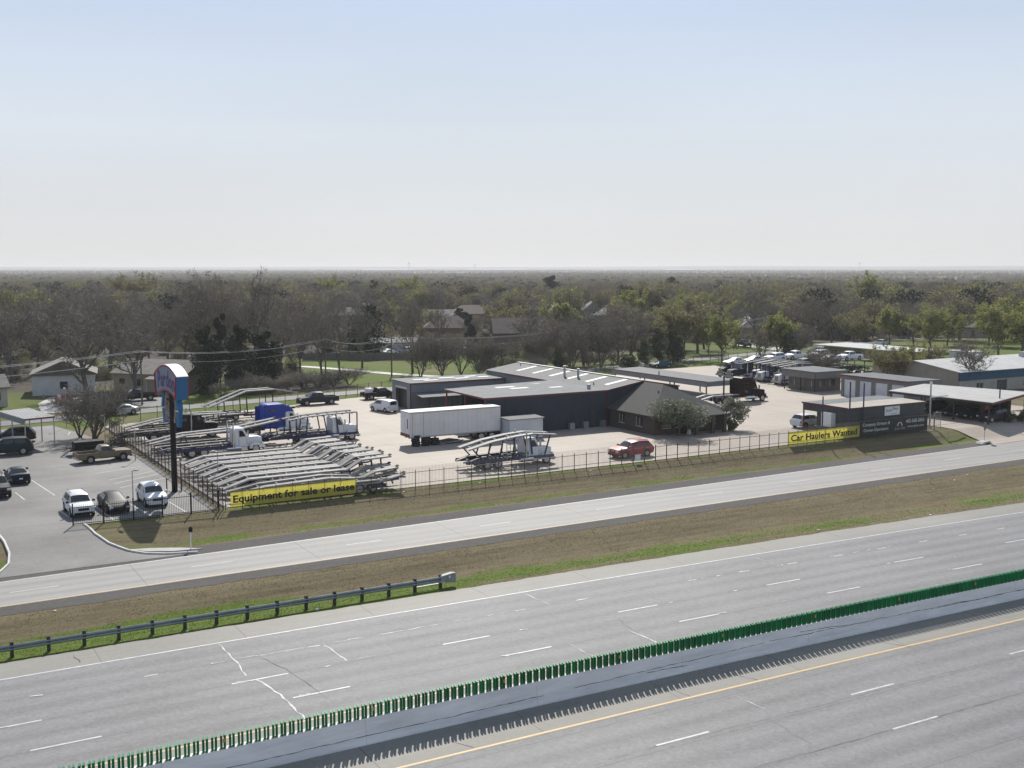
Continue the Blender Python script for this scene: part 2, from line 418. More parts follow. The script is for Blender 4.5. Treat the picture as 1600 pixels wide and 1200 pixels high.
highway = tag(ribbon('highway', lambda u: 5 + hv(u), lambda u: 69.05 + hv(u), -90, 420, 0.0, m_hw, 8), 'grey multi-lane concrete highway', kind='structure')
hs = tag(ribbon('highway_shoulder', lambda u: 69.05 + hv(u), lambda u: 71.85 + hv(u) + 0.14 * nz(u, 0, 0.5) + .1 * nz(u, 2, 1.6), -60, 300, -0.004, m_hs, 2, .5), 'pale concrete highway shoulder', kind='structure')
mb_ = tag(ribbon('median_shoulder', lambda u: 46.55 + hv(u), lambda u: 54.2 + hv(u), -90, 420, 0.006, m_hs, 3), 'concrete shoulder beside the median barrier', kind='structure')
frontage = tag(ribbon('frontage_road', lambda u: 83.9 + fs(u), lambda u: 90.8 + fw(u), -110, 380, 0.0, m_fr, 4), 'pale two-lane frontage road', kind='structure')
fsh = tag(ribbon('frontage_shoulder', lambda u: 81.75 + fs(u) + 0.3 * nz(u, 5, 0.25) + .22 * nz(u, 3, 1.1), lambda u: 93.55 + fw(u) + 0.22 * nz(u, 9, 0.3) + .15 * nz(u, 4, 1.2), -60, 260, -0.012, m_fs, 6, .55), 'dark asphalt frontage road shoulder', kind='structure')

def strip(name, f, w, u0, u1, z, mat, parent, step=3.0):
    mb = MB(); n = max(1, int((u1 - u0) / step)); 
    for i in range(n + 1):
        u = lerp(u0, u1, i / n); v = f(u)
        mb.v += [(u * K, (v - w / 2) * K, z * K), (u * K, (v + w / 2) * K, z * K)]
    for i in range(n): mb.f.append((2 * i, 2 * i + 2, 2 * i + 3, 2 * i + 1)); mb.m.append(0)
    return mb.build(name, mat, parent)
strip('edge_line', lambda u: 68.85 + hv(u), 0.16, -90, 420, 0.006, line_white, highway)
strip('yellow_edge_line', lambda u: 46.75 + hv(u), 0.17, -90, 420, 0.014, line_yellow, highway)
strip('yellow_edge_line', lambda u: 54.3 + hv(u), 0.17, -90, 420, 0.014, line_yellow, highway)
strip('edge_line', lambda u: 90.6 + fw(u), 0.14, -110, 380, 0.006, line_white, frontage)
strip('yellow_edge_line', lambda u: 84.15 + fs(u), 0.14, -110, 380, 0.006, line_yellow, frontage)
for row, ph in ((61.45, 16.9), (57.7, 19.3), (42.65, 33.1), (38.2, 45.0)):
    for k in range(-5, 12):
        u = ph + 13.6 * k
        strip('lane_dash', lambda t: row + hv(t), 0.15, u, u + 3.4, 0.006, line_white, highway)
for k in range(-9, 22):
    u = 58.3 + 5.06 * k
    if k < 0 and k % 3 == 1: continue
    strip('lane_dash', lambda t: 65.2 + hv(t), 0.12, u, u + (1.05 if k >= 0 else 0.8), 0.006, line_white, highway)
for k in range(-4, 14):
    u = 7.8 + 13.4 * k
    strip('lane_dash', lambda t: lerp(84.15 + fs(t), 90.6 + fw(t), 0.5), 0.12, u, u + 3.4, 0.006, line_white, frontage)
# crack sealing and patches on the highway
sealw = M('crack_seal_white', (0.58, 0.58, 0.57), 0.7, var=0.3, scale=3)
seald = M('crack_dark', (0.09, 0.09, 0.095), 0.8)
def crack(pts, w, mat, parent=highway, z=0.009):
    mb = MB(); path = []
    for (a, b) in zip(pts, pts[1:]):
        n = max(2, int(math.hypot(b[0] - a[0], b[1] - a[1]) / 0.5))
        for i in range(n):
            t = i / n; path.append((lerp(a[0], b[0], t) + rnd.uniform(-.07, .07), lerp(a[1], b[1], t) + rnd.uniform(-.07, .07)))
    path.append(pts[-1])
    for i, (x, y) in enumerate(path):
        q = path[min(i + 1, len(path) - 1)]; p = path[max(i - 1, 0)]
        dx, dy = q[0] - p[0], q[1] - p[1]; l = math.hypot(dx, dy) or 1; ww = w * .8 * rnd.choice((.25, .5, .8, 1.0, 1.3)) / 2
        mb.v += [((x - dy / l * ww) * K, (y + dx / l * ww) * K, z * K), ((x + dy / l * ww) * K, (y - dx / l * ww) * K, z * K)]
    for i in range(len(path) - 1): mb.f.append((2 * i, 2 * i + 1, 2 * i + 3, 2 * i + 2)); mb.m.append(0)
    return mb.build('crack_seal', mat, parent)
for pts, w, mt in (([(18.1, 68.6), (18.2, 65.4), (18.0, 62.2)], .11, sealw), ([(18.2, 65.4), (20, 65.2), (23.6, 65.0)], .09, sealw),
        ([(19.5, 65.25), (23.6, 65.2), (29, 65.05), (33.4, 65.05), (39.5, 64.9)], .1, sealw), ([(18.4, 61.3), (18.8, 58.4), (18.9, 54.5)], .13, sealw),
        ([(23.9, 65.0), (24.1, 61.6)], .13, sealw), ([(22.8, 61.8), (26, 61.5)], .07, sealw), ([(40.6, 69), (40.9, 64.9)], .11, sealw),
        ([(40.9, 64.9), (48.6, 64.6)], .05, sealw), ([(37.5, 57.4), (37.6, 54.3)], .1, sealw), ([(42.5, 57.6), (42.5, 54.3)], .11, sealw),
        ([(62.5, 67.9), (62.4, 64.3)], .06, sealw), ([(43.2, 59.9), (42.5, 57.1)], .04, seald), ([(19.7, 64.7), (20.5, 61.7), (20.7, 59.2), (20.9, 56.4)], .035, seald),
        ([(40.9, 45.8), (41.1, 43.2)], .06, sealw), ([(40.3, 41.9), (40, 38.6)], .035, seald), ([(9.7, 71.2), (9.9, 69.6)], .07, seald),
        ([(38.5, 47.9), (38.7, 46.6)], .06, seald), ([(42.9, 48.2), (43.7, 46.6)], .06, seald), ([(55, 47.6), (56, 45.9)], .06, seald), ([(24, 48.6), (25, 46.9)], .06, seald),
        ([(30, 42.4), (60, 41.6)], .022, seald), ([(30, 38.3), (62, 37.3)], .025, seald)):
    crack(pts, w, mt, highway, 0.012 if mt is sealw else 0.016)
for k in range(26):       # worn marker patches along the lane joints
    row = rnd.choice((61.45, 57.75, 65.2, 65.2)); u = rnd.uniform(4, 75)
    crack([(u, row + hv(u) + rnd.uniform(-.1, .1)), (u + rnd.uniform(.25, .8), row + hv(u) + rnd.uniform(-.1, .1))], .16, sealw, highway, 0.02)

# ------------------------------------------------------------------ median barrier with glare blades
m_bar = M('barrier_concrete', (0.86, 0.85, 0.83), 0.85, c2=(0.66, 0.655, 0.645), scale=0.9, stretch=(0.35, 1, 2.2), bump=0.25, bscale=5)
m_scuff = M('tyre_scuff', (0.09, 0.095, 0.10), 0.8, var=0.4, scale=3)
m_blade = translucent(M('green_blade', (0.003, 0.26, 0.095), 0.5, var=0.3, scale=0.7), .35)
m_bladeb = M('blade_base', (0.30, 0.31, 0.30), 0.6)
BV, BH = 50.25, 1.32
barrier = thing('median_barrier', 'long grey concrete median barrier topped with green glare blades', 'barrier', (0, 0, 0))
prof_b = [(-0.36, 0.0), (-0.36, 0.08), (-0.29, 0.30), (-0.17, BH), (0.17, BH), (0.29, 0.30), (0.36, 0.08), (0.36, 0.0)]
u = -60.0
while u < 260:
    mb = MB(); n = 4; u1 = u + 10.05
    for i in range(n + 1):
        t = lerp(u, u1, i / n); c = BV + hv(t)
        mb.v += [(t * K, (c + y) * K, z * K + 0.004) for y, z in prof_b]
    k = len(prof_b)
    for i in range(n):
        for j in range(k): mb.f.append((i * k + j, i * k + (j + 1) % k, (i + 1) * k + (j + 1) % k, (i + 1) * k + j)); mb.m.append(0)
    mb.f += [tuple(range(k)), tuple(range((n + 1) * k - 1, n * k - 1, -1))]; mb.m += [0, 0]
    mb.build('barrier_section', m_bar, barrier); u = u1 + 0.012
def bar_y(z): return -(0.29 - (z - 0.30) / (BH - 0.30) * 0.12)
for (ua, ub, za, zb) in ((12, 31, .42, .5), (33, 47, .55, .72), (47.4, 72, .75, .62), (38, 41, .5, .4), (50, 56, .95, .7), (62, 75, .6, .66), (80, 110, .62, .7)):
    mb = MB(); n = int((ub - ua) / 0.35)
    for i in range(n + 1):
        t = lerp(ua, ub, i / n); z = lerp(za, zb, i / n) + rnd.uniform(-.02, .02) + 0.04 * nz(t, 2, .6); c = BV + hv(t); w = rnd.uniform(.004, .022)
        for zz in (z - w, z + w): mb.v.append((t * K, (c + bar_y(zz) - 0.007) * K, zz * K))
    for i in range(n):
        mb.f.append((2 * i, 2 * i + 2, 2 * i + 3, 2 * i + 1)); mb.m.append(0)
    mb.build('scuff_mark', m_scuff, barrier)
# one blade unit = two upright plates on a small foot
bm = MB(); az = R(90 - (30.16 - 15.5)); ca, sa = math.cos(az), math.sin(az)
for off in (-0.085, 0.085):
    for (t0, t1, z0, z1) in ((-0.15, 0.15, 0.03, 0.69),):
        pts = []
        for s_, w in ((-1, .4), (-.6, 1), (.6, 1), (1, .4)): pts.append((s_ * 0.15, w))
        loop = [(t * 1.3, 0.052 * w) for t, w in pts] + [(t * 1.3, -0.052 * w) for t, w in pts[::-1]]
        bm.prism([((off + t * ca - n_ * sa) * K, (t * sa + n_ * ca) * K) for t, n_ in loop], z0 * K, z1 * K, 0)
bm.box(-0.12 * K, 0.12 * K, -0.05 * K, 0.05 * K, 0.0, 0.03 * K, 1)
first = None; st_or = M('amber_reflector', (0.55, 0.25, 0.03), 0.4)
k = 0; u = -20.0
while k < 299:
    c = (u * K, (BV + hv(u)) * K, BH * K + 0.006)
    if first is None: first = o = bm.build('glare_blade', [m_blade, m_bladeb], barrier, loc=c)
    else:
        o = first.copy(); COL.objects.link(o); o.location = c
    o.rotation_euler.z = rnd.uniform(-.05, .05)
    if k % 18 == 7:
        MB().box(-.05, .05, -.012, .012, .3, .48).build('reflector', st_or, o, loc=(0.0, -0.16, 0))
    u += 0.422; k += 1
rest = MB()
while u < 255:
    for off in (-0.085, 0.085): rest.beam(((u + off) * K, (BV + hv(u)) * K, (BH + .03) * K), ((u + off) * K, (BV + hv(u)) * K, (BH + .62) * K), .05, .26)
    u += 0.422
tag(rest.build('glare_blades_beyond', m_blade, barrier), kind='stuff')

# ------------------------------------------------------------------ guardrail
m_wood = M('guard_post', (0.045, 0.04, 0.036), 0.85, var=0.3, scale=3)
m_rail = M('guardrail_steel', (0.24, 0.27, 0.28), 0.45, 0.55, var=0.15, scale=1.2)
gr = thing('guardrail', 'galvanised steel guardrail on dark posts ending beside the highway shoulder', 'guardrail', (0, 0, 0))
GV = lambda t: 72.75 + 0.004 * t
wb = [(0.0, 0.30), (-.05, .34), (-.08, .40), (-.05, .46), (-.01, .49), (-.05, .53), (-.08, .60), (-.05, .66), (0.0, .70)]
pu = [36.1 - 2.12 * i for i in range(40)]
for a, b in zip(pu[1:], pu[:-1]):
    mb = MB()
    for t in (a - .02, b - .02):
        for y, z in wb: mb.v.append((t * K, (GV(t) - .12 + y) * K, (z + .1) * K))
        for y, z in wb[::-1]: mb.v.append((t * K, (GV(t) - .105 + y) * K, (z + .1) * K))
    n = 18
    for j in range(n): mb.f.append((j, (j + 1) % n, n + (j + 1) % n, n + j)); mb.m.append(0)
    mb.build('rail_section', m_rail, gr)
for t in pu:
    z0 = gz(t, GV(t)) - .1
    pm = MB().box(-.09, .09, -.08, .12, z0 * K, .93 * K); pm.build('post', m_wood, gr, loc=(t * K, GV(t) * K, 0))
    MB().box(-.09, .09, -.16, -.081, .42 * K, .8 * K).build('block', m_wood, gr, loc=(t * K, GV(t) * K, 0))
# end terminal
t0 = 36.1; mb = MB()
mb.prof([((t0 - .1) * K, .40 * K), ((t0 - .1) * K, .82 * K), (t0 * K + .0, .9 * K), ((t0 + .9) * K, 1.02 * K), ((t0 + 1.15) * K, .98 * K), ((t0 + 1.15) * K, .30 * K), ((t0 + .9) * K, .30 * K)], .2, .03, y=(GV(t0) - .12) * K)
term = mb.build('end_terminal', M('terminal_steel', (.20, .22, .225), .6, .2, var=.2, scale=2), gr)
MB().box((t0 + .55) * K, (t0 + .66) * K, (GV(t0) - .12) * K - .225, (GV(t0) - .12) * K - .2, .68 * K, .86 * K).build('reflector', white_paint, term)
MB().box((t0 - .3) * K, (t0 + .2) * K, (GV(t0) - .12) * K - .225, (GV(t0) - .12) * K - .202, .42 * K, .5 * K).build('plate', galv, term)
MB().beam(((t0 - 2) * K, (GV(t0) - .05) * K, .22), ((t0 - .1) * K, (GV(t0) - .05) * K, .25), .08, .06).build('strut', m_rail, gr)

# ------------------------------------------------------------------ lots, yard, drives
def sheet(name, polys, z, mat, label, draped=False):
    mb = MB(); lat = []; lon = []
    for p in polys:
        for q in p: lat.append(q[1]); lon.append(q[0])
        mb.poly([(q[0] * K, q[1] * K, (q[2] if len(q) > 2 else z) * K) for q in p])
    o = mb.build(name, mat); setattr_f(o, 'lat', lat); setattr_f(o, 'lon', lon)
    return tag(o, label, kind='structure')
def drive_z(u, v):
    a, b, c, d = edges(u); return lerp(-0.0, 1.0, sm((v - c + .6) / (d - c + .6)))
yard = sheet('yard', [[(28.4, 104.0), (84, 104.2), (131, 105.6), (131, 112), (165, 112), (165, 150), (176, 150), (172, 200), (150, 198), (132, 190), (100, 186), (84, 184), (72, 181.5), (58, 176.5), (38, 170.5), (28.9, 167.5)]], 1.0, m_yard, 'pale beige concrete truck yard')
lot = sheet('car_park', [[(-12, 103), (15.2, 103.4), (27.6, 103.4), (27.6, 136), (26.4, 150), (24, 163), (22, 172), (-12, 168)]], 1.0, m_lot, 'grey asphalt car park with white bay lines')
def drive(name, lf, rf, v0, v1, mat, label, n=14):
    mb = MB(); lat = []; lon = []
    for i in range(n + 1):
        v = lerp(v0, v1, i / n); a, b = lf(v), rf(v)
        for j in range(5):
            u = lerp(a, b, j / 4); mb.v.append((u * K, v * K, (drive_z(u, v) + 0.006) * K)); lat.append(v); lon.append(u)
    for i in range(n):
        for j in range(4): o = i * 5 + j; mb.f.append((o, o + 1, o + 6, o + 5)); mb.m.append(0)
    o = mb.build(name, mat); setattr_f(o, 'lat', lat); setattr_f(o, 'lon', lon); return tag(o, label, kind='structure')
def curve_pts(pts):
    def f(v):
        for (u0, v0), (u1, v1) in zip(pts, pts[1:]):
            if v0 <= v <= v1: return lerp(u0, u1, (v - v0) / (v1 - v0))
        return pts[0][0] if v < pts[0][1] else pts[-1][0]
    return f
RK = [(22.8, 92.2), (20.4, 92.9), (19.0, 93.9), (17.8, 95.4), (16.6, 97.6), (15.9, 100), (15.5, 103.4)]
LK = [(2.6, 91.4), (6.0, 92.2), (7.6, 93.6), (8.5, 95.6), (8.8, 97.8), (8.7, 100.5), (8.4, 103.4)]
drive('car_park_drive', curve_pts(LK), curve_pts(RK), 92.2, 103.4, m_lot, 'asphalt drive from the frontage road into the car park')
RY = [(131.5, 95.4), (132.0, 96.5), (132.8, 99), (133.2, 103), (133.0, 112)]
drive('yard_drive', curve_pts(RY), lambda v: 158, 95.2, 112.0, m_yard, 'concrete drive from the frontage road into the yard', 16)
kerbm = M('kerb_white', (0.62, 0.61, 0.58), 0.8, var=0.15, scale=2)
def kerb(pts, label, w=.16):
    mb = MB()
    P = []
    for a, b in zip(pts, pts[1:]):
        for i in range(4): P.append((lerp(a[0], b[0], i / 4), lerp(a[1], b[1], i / 4)))
    P.append(pts[-1])
    for i, (x, y) in enumerate(P):
        q = P[min(i + 1, len(P) - 1)]; p = P[max(i - 1, 0)]; dx, dy = q[0] - p[0], q[1] - p[1]; l = math.hypot(dx, dy)
        nx, ny = -dy / l * w / 2, dx / l * w / 2; z = drive_z(x, y)
        mb.v += [((x - nx) * K, (y - ny) * K, (z - .1) * K), ((x - nx) * K, (y - ny) * K, (z + .14) * K), ((x + nx) * K, (y + ny) * K, (z + .14) * K), ((x + nx) * K, (y + ny) * K, (z - .1) * K)]
    for i in range(len(P) - 1):
        for j in range(3): mb.f.append((4 * i + j, 4 * i + j + 1, 4 * i + j + 5, 4 * i + j + 4)); mb.m.append(0)
    n = len(P) - 1; mb.f += [(0, 3, 2, 1), (4 * n, 4 * n + 1, 4 * n + 2, 4 * n + 3)]; mb.m += [0, 0]
    return tag(mb.build('kerb', kerbm), label, kind='structure')
kerb(RK, 'curved white kerb at the grass corner of the car park drive'); kerb(LK, 'curved white kerb on the far left of the car park drive')
ap = MB().prism([(x * K, y * K) for x, y in ((17.9, 96.0), (19.2, 94.6), (21, 93.6), (23.5, 93.2), (22.0, 94.4), (19.6, 95.6))], -.1, .05)
tag(ap.build('kerb_apron', concrete), 'pale concrete apron behind the drive kerb', kind='structure')
def lot_line(a, b, w=.12):
    dx, dy = b[0] - a[0], b[1] - a[1]; l = math.hypot(dx, dy); nx, ny = -dy / l * w / 2, dx / l * w / 2
    MB().poly([((a[0] - nx) * K, (a[1] - ny) * K, 1.007 * K), ((b[0] - nx) * K, (b[1] - ny) * K, 1.007 * K), ((b[0] + nx) * K, (b[1] + ny) * K, 1.007 * K), ((a[0] + nx) * K, (a[1] + ny) * K, 1.007 * K)]).build('bay_line', line_white, lot)
for a, b in (((20.8, 128.8), (26.2, 131.0)), ((21.4, 124.1), (26.6, 127)), ((21.5, 121.8), (26.9, 125)), ((21.6, 119.1), (27, 122.3)), ((24.4, 109.4), (24.75, 103.7)),
             ((14.1, 128.2), (15.1, 118.4)), ((11.8, 122), (12.2, 117.6)), ((14.5, 110.3), (15.0, 105.6)), ((17.7, 111), (18.2, 104.0)), ((20.9, 110), (21.5, 104.2)), ((22.6, 161), (23.2, 163.5))): lot_line(a, b)
# street behind, paths
def seg_road(name, pts, w, z, mat, label):
    mb = MB(); lat = []; lon = []
    for i, (x, y) in enumerate(pts):
        q = pts[min(i + 1, len(pts) - 1)]; p = pts[max(i - 1, 0)]; dx, dy = q[0] - p[0], q[1] - p[1]; l = math.hypot(dx, dy)
        for s_ in (-1, 1): mb.v.append(((x - s_ * dy / l * w / 2) * K, (y + s_ * dx / l * w / 2) * K, z * K)); lat.append(y); lon.append(x)
    for i in range(len(pts) - 1): mb.f.append((2 * i, 2 * i + 1, 2 * i + 3, 2 * i + 2)); mb.m.append(0)
    o = mb.build(name, mat); setattr_f(o, 'lat', lat); setattr_f(o, 'lon', lon); return tag(o, label, kind='structure')
seg_road('street', [(-60, 160), (0, 174), (33, 181.5), (84, 191.5), (130, 203), (171, 213), (230, 229), (300, 246), (400, 262)], 5.2, 1.0, m_street, 'grey street running behind the yard')
pathm = road_mat('path_concrete', (0.45, 0.43, 0.40), None, grain=0.05)
seg_road('path', [(70, 262), (87, 246), (93, 232), (98, 218), (104, 208), (108, 198.5)], 3.0, 0.985, pathm, 'pale concrete path across the lawn')
seg_road('house_drive', [(26, 187), (27, 200), (30, 209)], 7.0, 0.985, pathm, 'pale concrete drive of the white house')
seg_road('house_drive', [(40, 187.5), (39.5, 200)], 9.0, 0.98, m_street, 'grey drive in front of the tan house')
seg_road('house_drive', [(222, 229), (226, 252)], 8.0, 0.985, pathm, 'pale drive of the house beyond the back fence')

# ------------------------------------------------------------------ fences
picketm = M('picket_steel', (0.16, 0.15, 0.14), 0.4, 0.5)
def fence(name, label, pts, spacing, h, rails, pm=picketm, postm=dark_iron, pick=0.13, pick_h=None, pick_w=.022, zf=None, post_w=.08, group=None, picket=True):
    x0, y0 = pts[0]; t = thing(name, label, 'fence', (x0 * K, y0 * K, 0), 0, group)
    zz = zf or (lambda u, v: gz(u, v))
    pk = MB(); post_me = None
    for (ax, ay), (bx, by) in zip(pts, pts[1:]):
        L = math.hypot(bx - ax, by - ay); n = max(1, round(L / spacing))
        for i in range(n + 1):
            u, v = lerp(ax, bx, i / n), lerp(ay, by, i / n); z = zz(u, v) * K
            if i == n and (bx, by) != pts[-1]: continue
            if post_me is None:
                p = MB().box(-post_w / 2, post_w / 2, -post_w / 2, post_w / 2, -.1, h + .12).build('post', postm, t); post_me = p.data
            else:
                p = bpy.data.objects.new('post', post_me); COL.objects.link(p); p.parent = t
            p.location = ((u - x0) * K, (v - y0) * K, z)
            if i < n:
                u2, v2 = lerp(ax, bx, (i + 1) / n), lerp(ay, by, (i + 1) / n); z2 = zz(u2, v2) * K
                for rh in rails:
                    MB().beam(((u - x0) * K, (v - y0) * K, z + rh), ((u2 - x0) * K, (v2 - y0) * K, z2 + rh), .045, .05).build('rail', postm, t)
        if picket:
            m = int(L * K / pick); ph = pick_h or h
            for i in range(1, m):
                u, v = lerp(ax, bx, i / m), lerp(ay, by, i / m); z = zz(u, v) * K; w = pick_w / 2
                x, y = (u - x0) * K, (v - y0) * K
                pk.box(x - w, x + w, y - w, y + w, z + .06, z + ph)
    if picket: tag(pk.build('pickets', pm, t), kind='stuff')
    return t
FV = lambda u: 102.95 + 0.012 * max(0, u - 28)
front_pts = [(28.2, FV(28)), (60, FV(60)), (100, FV(100)), (130.2, FV(130))]
fence('yard_fence', 'tall steel picket fence along the top of the grass bank', front_pts, 1.68, 1.72, (.55, 1.62), pick=0.15, pick_h=2.15, post_w=.06, postm=M('bronze_steel', (.075, .066, .056), .5, .2), pm=M('picket_pale', (0.36, 0.34, 0.31), 0.35, 0.6), pick_w=.018)
fence('side_fence', 'dark picket fence between the car park and the truck yard', [(28.05, 103.2), (28.0, 125), (27.9, 160)], 1.75, 1.85, (.15, 1.0, 1.8), pick=0.16, pick_h=1.85, pick_w=.016)
fence('lot_fence', 'black picket fence in front of the three parked cars', [(14.6, 103.3), (27.6, 103.05)], 2.6, 1.75, (.2, 1.55), pm=black, postm=black, pick=0.14, pick_h=1.75, pick_w=.022, post_w=.1)
link = M('chain_link_wire', (0.22, 0.22, 0.21), 0.5, 0.5)
fence('rear_fence', 'wire fence on thin posts along the street behind the trucks', [(29, 169), (45, 174.5), (60, 180), (78, 186.5), (100, 190.5)], 2.9, 1.8, (1.75,), postm=M('rusty_post', (0.16, 0.10, 0.065), 0.7), pm=link, pick=.3, pick_w=.012)
fence('rear_fence', 'wire fence on thin posts behind the far right trucks', [(104, 192), (132, 195), (150, 201), (178, 206), (205, 209)], 3.2, 1.9, (1.8,), postm=M('rusty_post', (0.16, 0.10, 0.065), 0.7), pm=link, pick=.3, pick_w=.012)
# concrete fence footing on the left side
tag(MB().box(28.35 * K, 28.75 * K, 104.4 * K, 166 * K, .7 * K, 1.12 * K).build('low_wall', concrete), 'low concrete footing wall along the side fence', 'wall')

# ------------------------------------------------------------------ banners on the fence
yel = translucent(M('banner_yellow', (0.68, 0.60, 0.11), 0.55, var=0.07, scale=1.2), .5)
txt_dark = M('banner_print_dark', (0.018, 0.018, 0.016), 0.6)
txt_white = M('banner_print_white', (0.55, 0.56, 0.56), 0.6)
bk = M('banner_black', (0.012, 0.016, 0.018), 0.55)
def banner(label, u0, u1, z0, z1, mat, n, off=.07):
    v0 = FV(u0) - off; ang = math.atan2(FV(u1) - FV(u0), u1 - u0)
    t = thing('banner', label, 'banner', (u0 * K, v0 * K, gz(u0, FV(u0)) * K), ang)
    L = (u1 - u0) * K
    for i in range(n):
        a, b = L * i / n + .012, L * (i + 1) / n - .012
        MB().poly([(a, -.02, z0), (b, -.02, z0), (b, -.02, z1), (a, -.02, z1)]).build('panel', mat, t)
    MB().box(0, L, .002, .03, z0 - .03, z0).box(0, L, .002, .03, z1, z1 + .03).build('frame', dark_iron, t)
    return t, L
RT = (R(90), 0, 0)
t, L = banner('yellow banner reading Equipment for sale or lease on the fence', 28.7, 41.6, .28, 1.58, yel, 8)
text_mesh('Equipment for sale or lease', L * .965, .86, txt_dark, t, (L * .018, -.024, .40), RT, bold=.03)
t, L = banner('yellow banner reading Car Haulers Wanted on the fence', 101.6, 114.8, .28, 1.66, yel, 7)
text_mesh('Car Haulers Wanted', L * .93, .80, txt_dark, t, (L * .035, -.024, .56), RT, bold=.028)
t, L = banner('black banner with white lettering and phone number beside the yellow one', 114.95, 128.6, .22, 1.98, bk, 5)
text_mesh('Company Drivers &', L * .40, .52, txt_white, t, (L * .03, -.024, 1.30), RT, bold=.012)
text_mesh('Owner-Operators', L * .36, .50, txt_white, t, (L * .045, -.024, .62), RT, bold=.012)
text_mesh('405-568-2856', L * .28, .46, txt_white, t, (L * .665, -.024, 1.33), RT, bold=.014)
text_mesh('www.jkst.com', L * .25, .34, txt_white, t, (L * .69, -.024, .68), RT, bold=.01)
lm = MB()                                       # arched road emblem with a script name under it
for s_ in (-1, 1):
    pts = [(math.sin(a) * .52 * s_, math.cos(a) * .62) for a in [0.05 + i * .19 for i in range(8)]]
    pin = [(math.sin(a) * .33 * s_, math.cos(a) * .50) for a in [0.05 + i * .19 for i in range(8)]]
    for i in range(7):
        lm.poly([(pts[i][0], -.024, pts[i][1]), (pts[i + 1][0], -.024, pts[i + 1][1]), (pin[i + 1][0], -.024, pin[i + 1][1]), (pin[i][0], -.024, pin[i][1])][::s_])
lm.build('emblem', txt_white, t, loc=(L * .575, 0, .95))
text_mesh('Just Sky', L * .16, .40, M('banner_print_grey', (0.30, 0.36, 0.36), 0.6), t, (L * .50, -.025, .52), RT, bold=.004)
# ------------------------------------------------------------------ building helper in survey units
class Bld:
    def __init__(s, name, label, cat, u, v, z=1.0, group=None, ang=0.0):
        s.o = (u, v, z); s.t = thing(name, label, cat, (u * K, v * K, z * K), ang, group)
    def p(s, u, v, z): return ((u - s.o[0]) * K, (v - s.o[1]) * K, (z - s.o[2]) * K)
    def box(s, name, mat, u0, u1, v0, v1, z0, z1, parent=None):
        a, b = s.p(u0, v0, z0), s.p(u1, v1, z1)
        return MB().box(a[0], b[0], a[1], b[1], a[2], b[2]).build(name, mat, parent or s.t)
    def slab(s, name, mat, pts, th, parent=None):
        """polygon with thickness th (survey units) below it"""
        q = [s.p(*x) for x in pts]; n = len(q); mb = MB()
        mb.add(q + [(x, y, z - th * K) for x, y, z in q], [tuple(range(n)), tuple(range(2 * n - 1, n - 1, -1))] + [(i, n + i, n + (i + 1) % n, (i + 1) % n) for i in range(n)])
        return mb.build(name, mat, parent or s.t)
    def poly(s, name, mat, faces, parent=None):
        mb = MB()
        for f in faces: mb.poly([s.p(*x) for x in f])
        return mb.build(name, mat, parent or s.t)
    def beam(s, name, mat, a, b, w, h, parent=None):
        return MB().beam(s.p(*a), s.p(*b), w, h).build(name, mat, parent or s.t)
    def post(s, u, v, z0, z1, mat, w=.12, name='post'):
        a = s.p(u, v, z0); b = s.p(u, v, z1); return MB().box(a[0] - w / 2, a[0] + w / 2, a[1] - w / 2, a[1] + w / 2, a[2], b[2]).build(name, mat, s.t)

wall_blue = corrugated('steel_wall_blue_grey', (0.04, 0.049, 0.064), .34, 'h')
wall_grey = corrugated('steel_wall_grey', (0.21, 0.22, 0.235), .34, 'h')
wall_dark = corrugated('steel_wall_dark', (0.075, 0.077, 0.08), .34, 'h')
wall_tan = corrugated('steel_wall_tan', (0.19, 0.185, 0.18), .34, 'h')
roof_u = corrugated('steel_roof_grey', (0.125, 0.135, 0.145), .45, 'x', 0.7, 0.0, .2, spec=.2)
roof_v = corrugated('steel_roof_ridged', (0.115, 0.12, 0.125), .4, 'y', 0.7, 0.0, .15, spec=.2)
roof_white = corrugated('steel_roof_white', (0.42, 0.415, 0.40), .5, 'y', 0.7, 0.0, .12, spec=.2)
roof_bright = corrugated('steel_roof_bright', (0.50, 0.50, 0.49), .5, 'y', 0.7, 0.0, .1, spec=.2)
roof_beige = corrugated('steel_roof_beige', (0.40, 0.36, 0.31), .5, 'y', 0.7, 0.0, .12, spec=.2)
skylight = M('skylight_panel', (0.50, 0.50, 0.48), 0.6, var=0.06, scale=2)
dark_in = M('dark_interior', (0.03, 0.03, 0.032), 0.8)
door_dark = M('door_dark', (0.045, 0.047, 0.05), 0.5)
door_white = corrugated('door_white', (0.60, 0.62, 0.65), .5, 'h', .5)
brick = M('brown_brick', (0.11, 0.085, 0.066), 0.9, c2=(0.062, 0.048, 0.038), scale=5, stretch=(1, 1, 3), bump=.3, bscale=9)
shingle = M('grey_shingle', (0.046, 0.047, 0.046), 0.9, var=0.25, scale=3.2, stretch=(1, 1, 2), bump=.4, bscale=5)
win = M('window_glass', (0.03, 0.038, 0.045), 0.08, spec=0.8)
frame_w = M('window_frame_white', (0.5, 0.5, 0.48), 0.5)

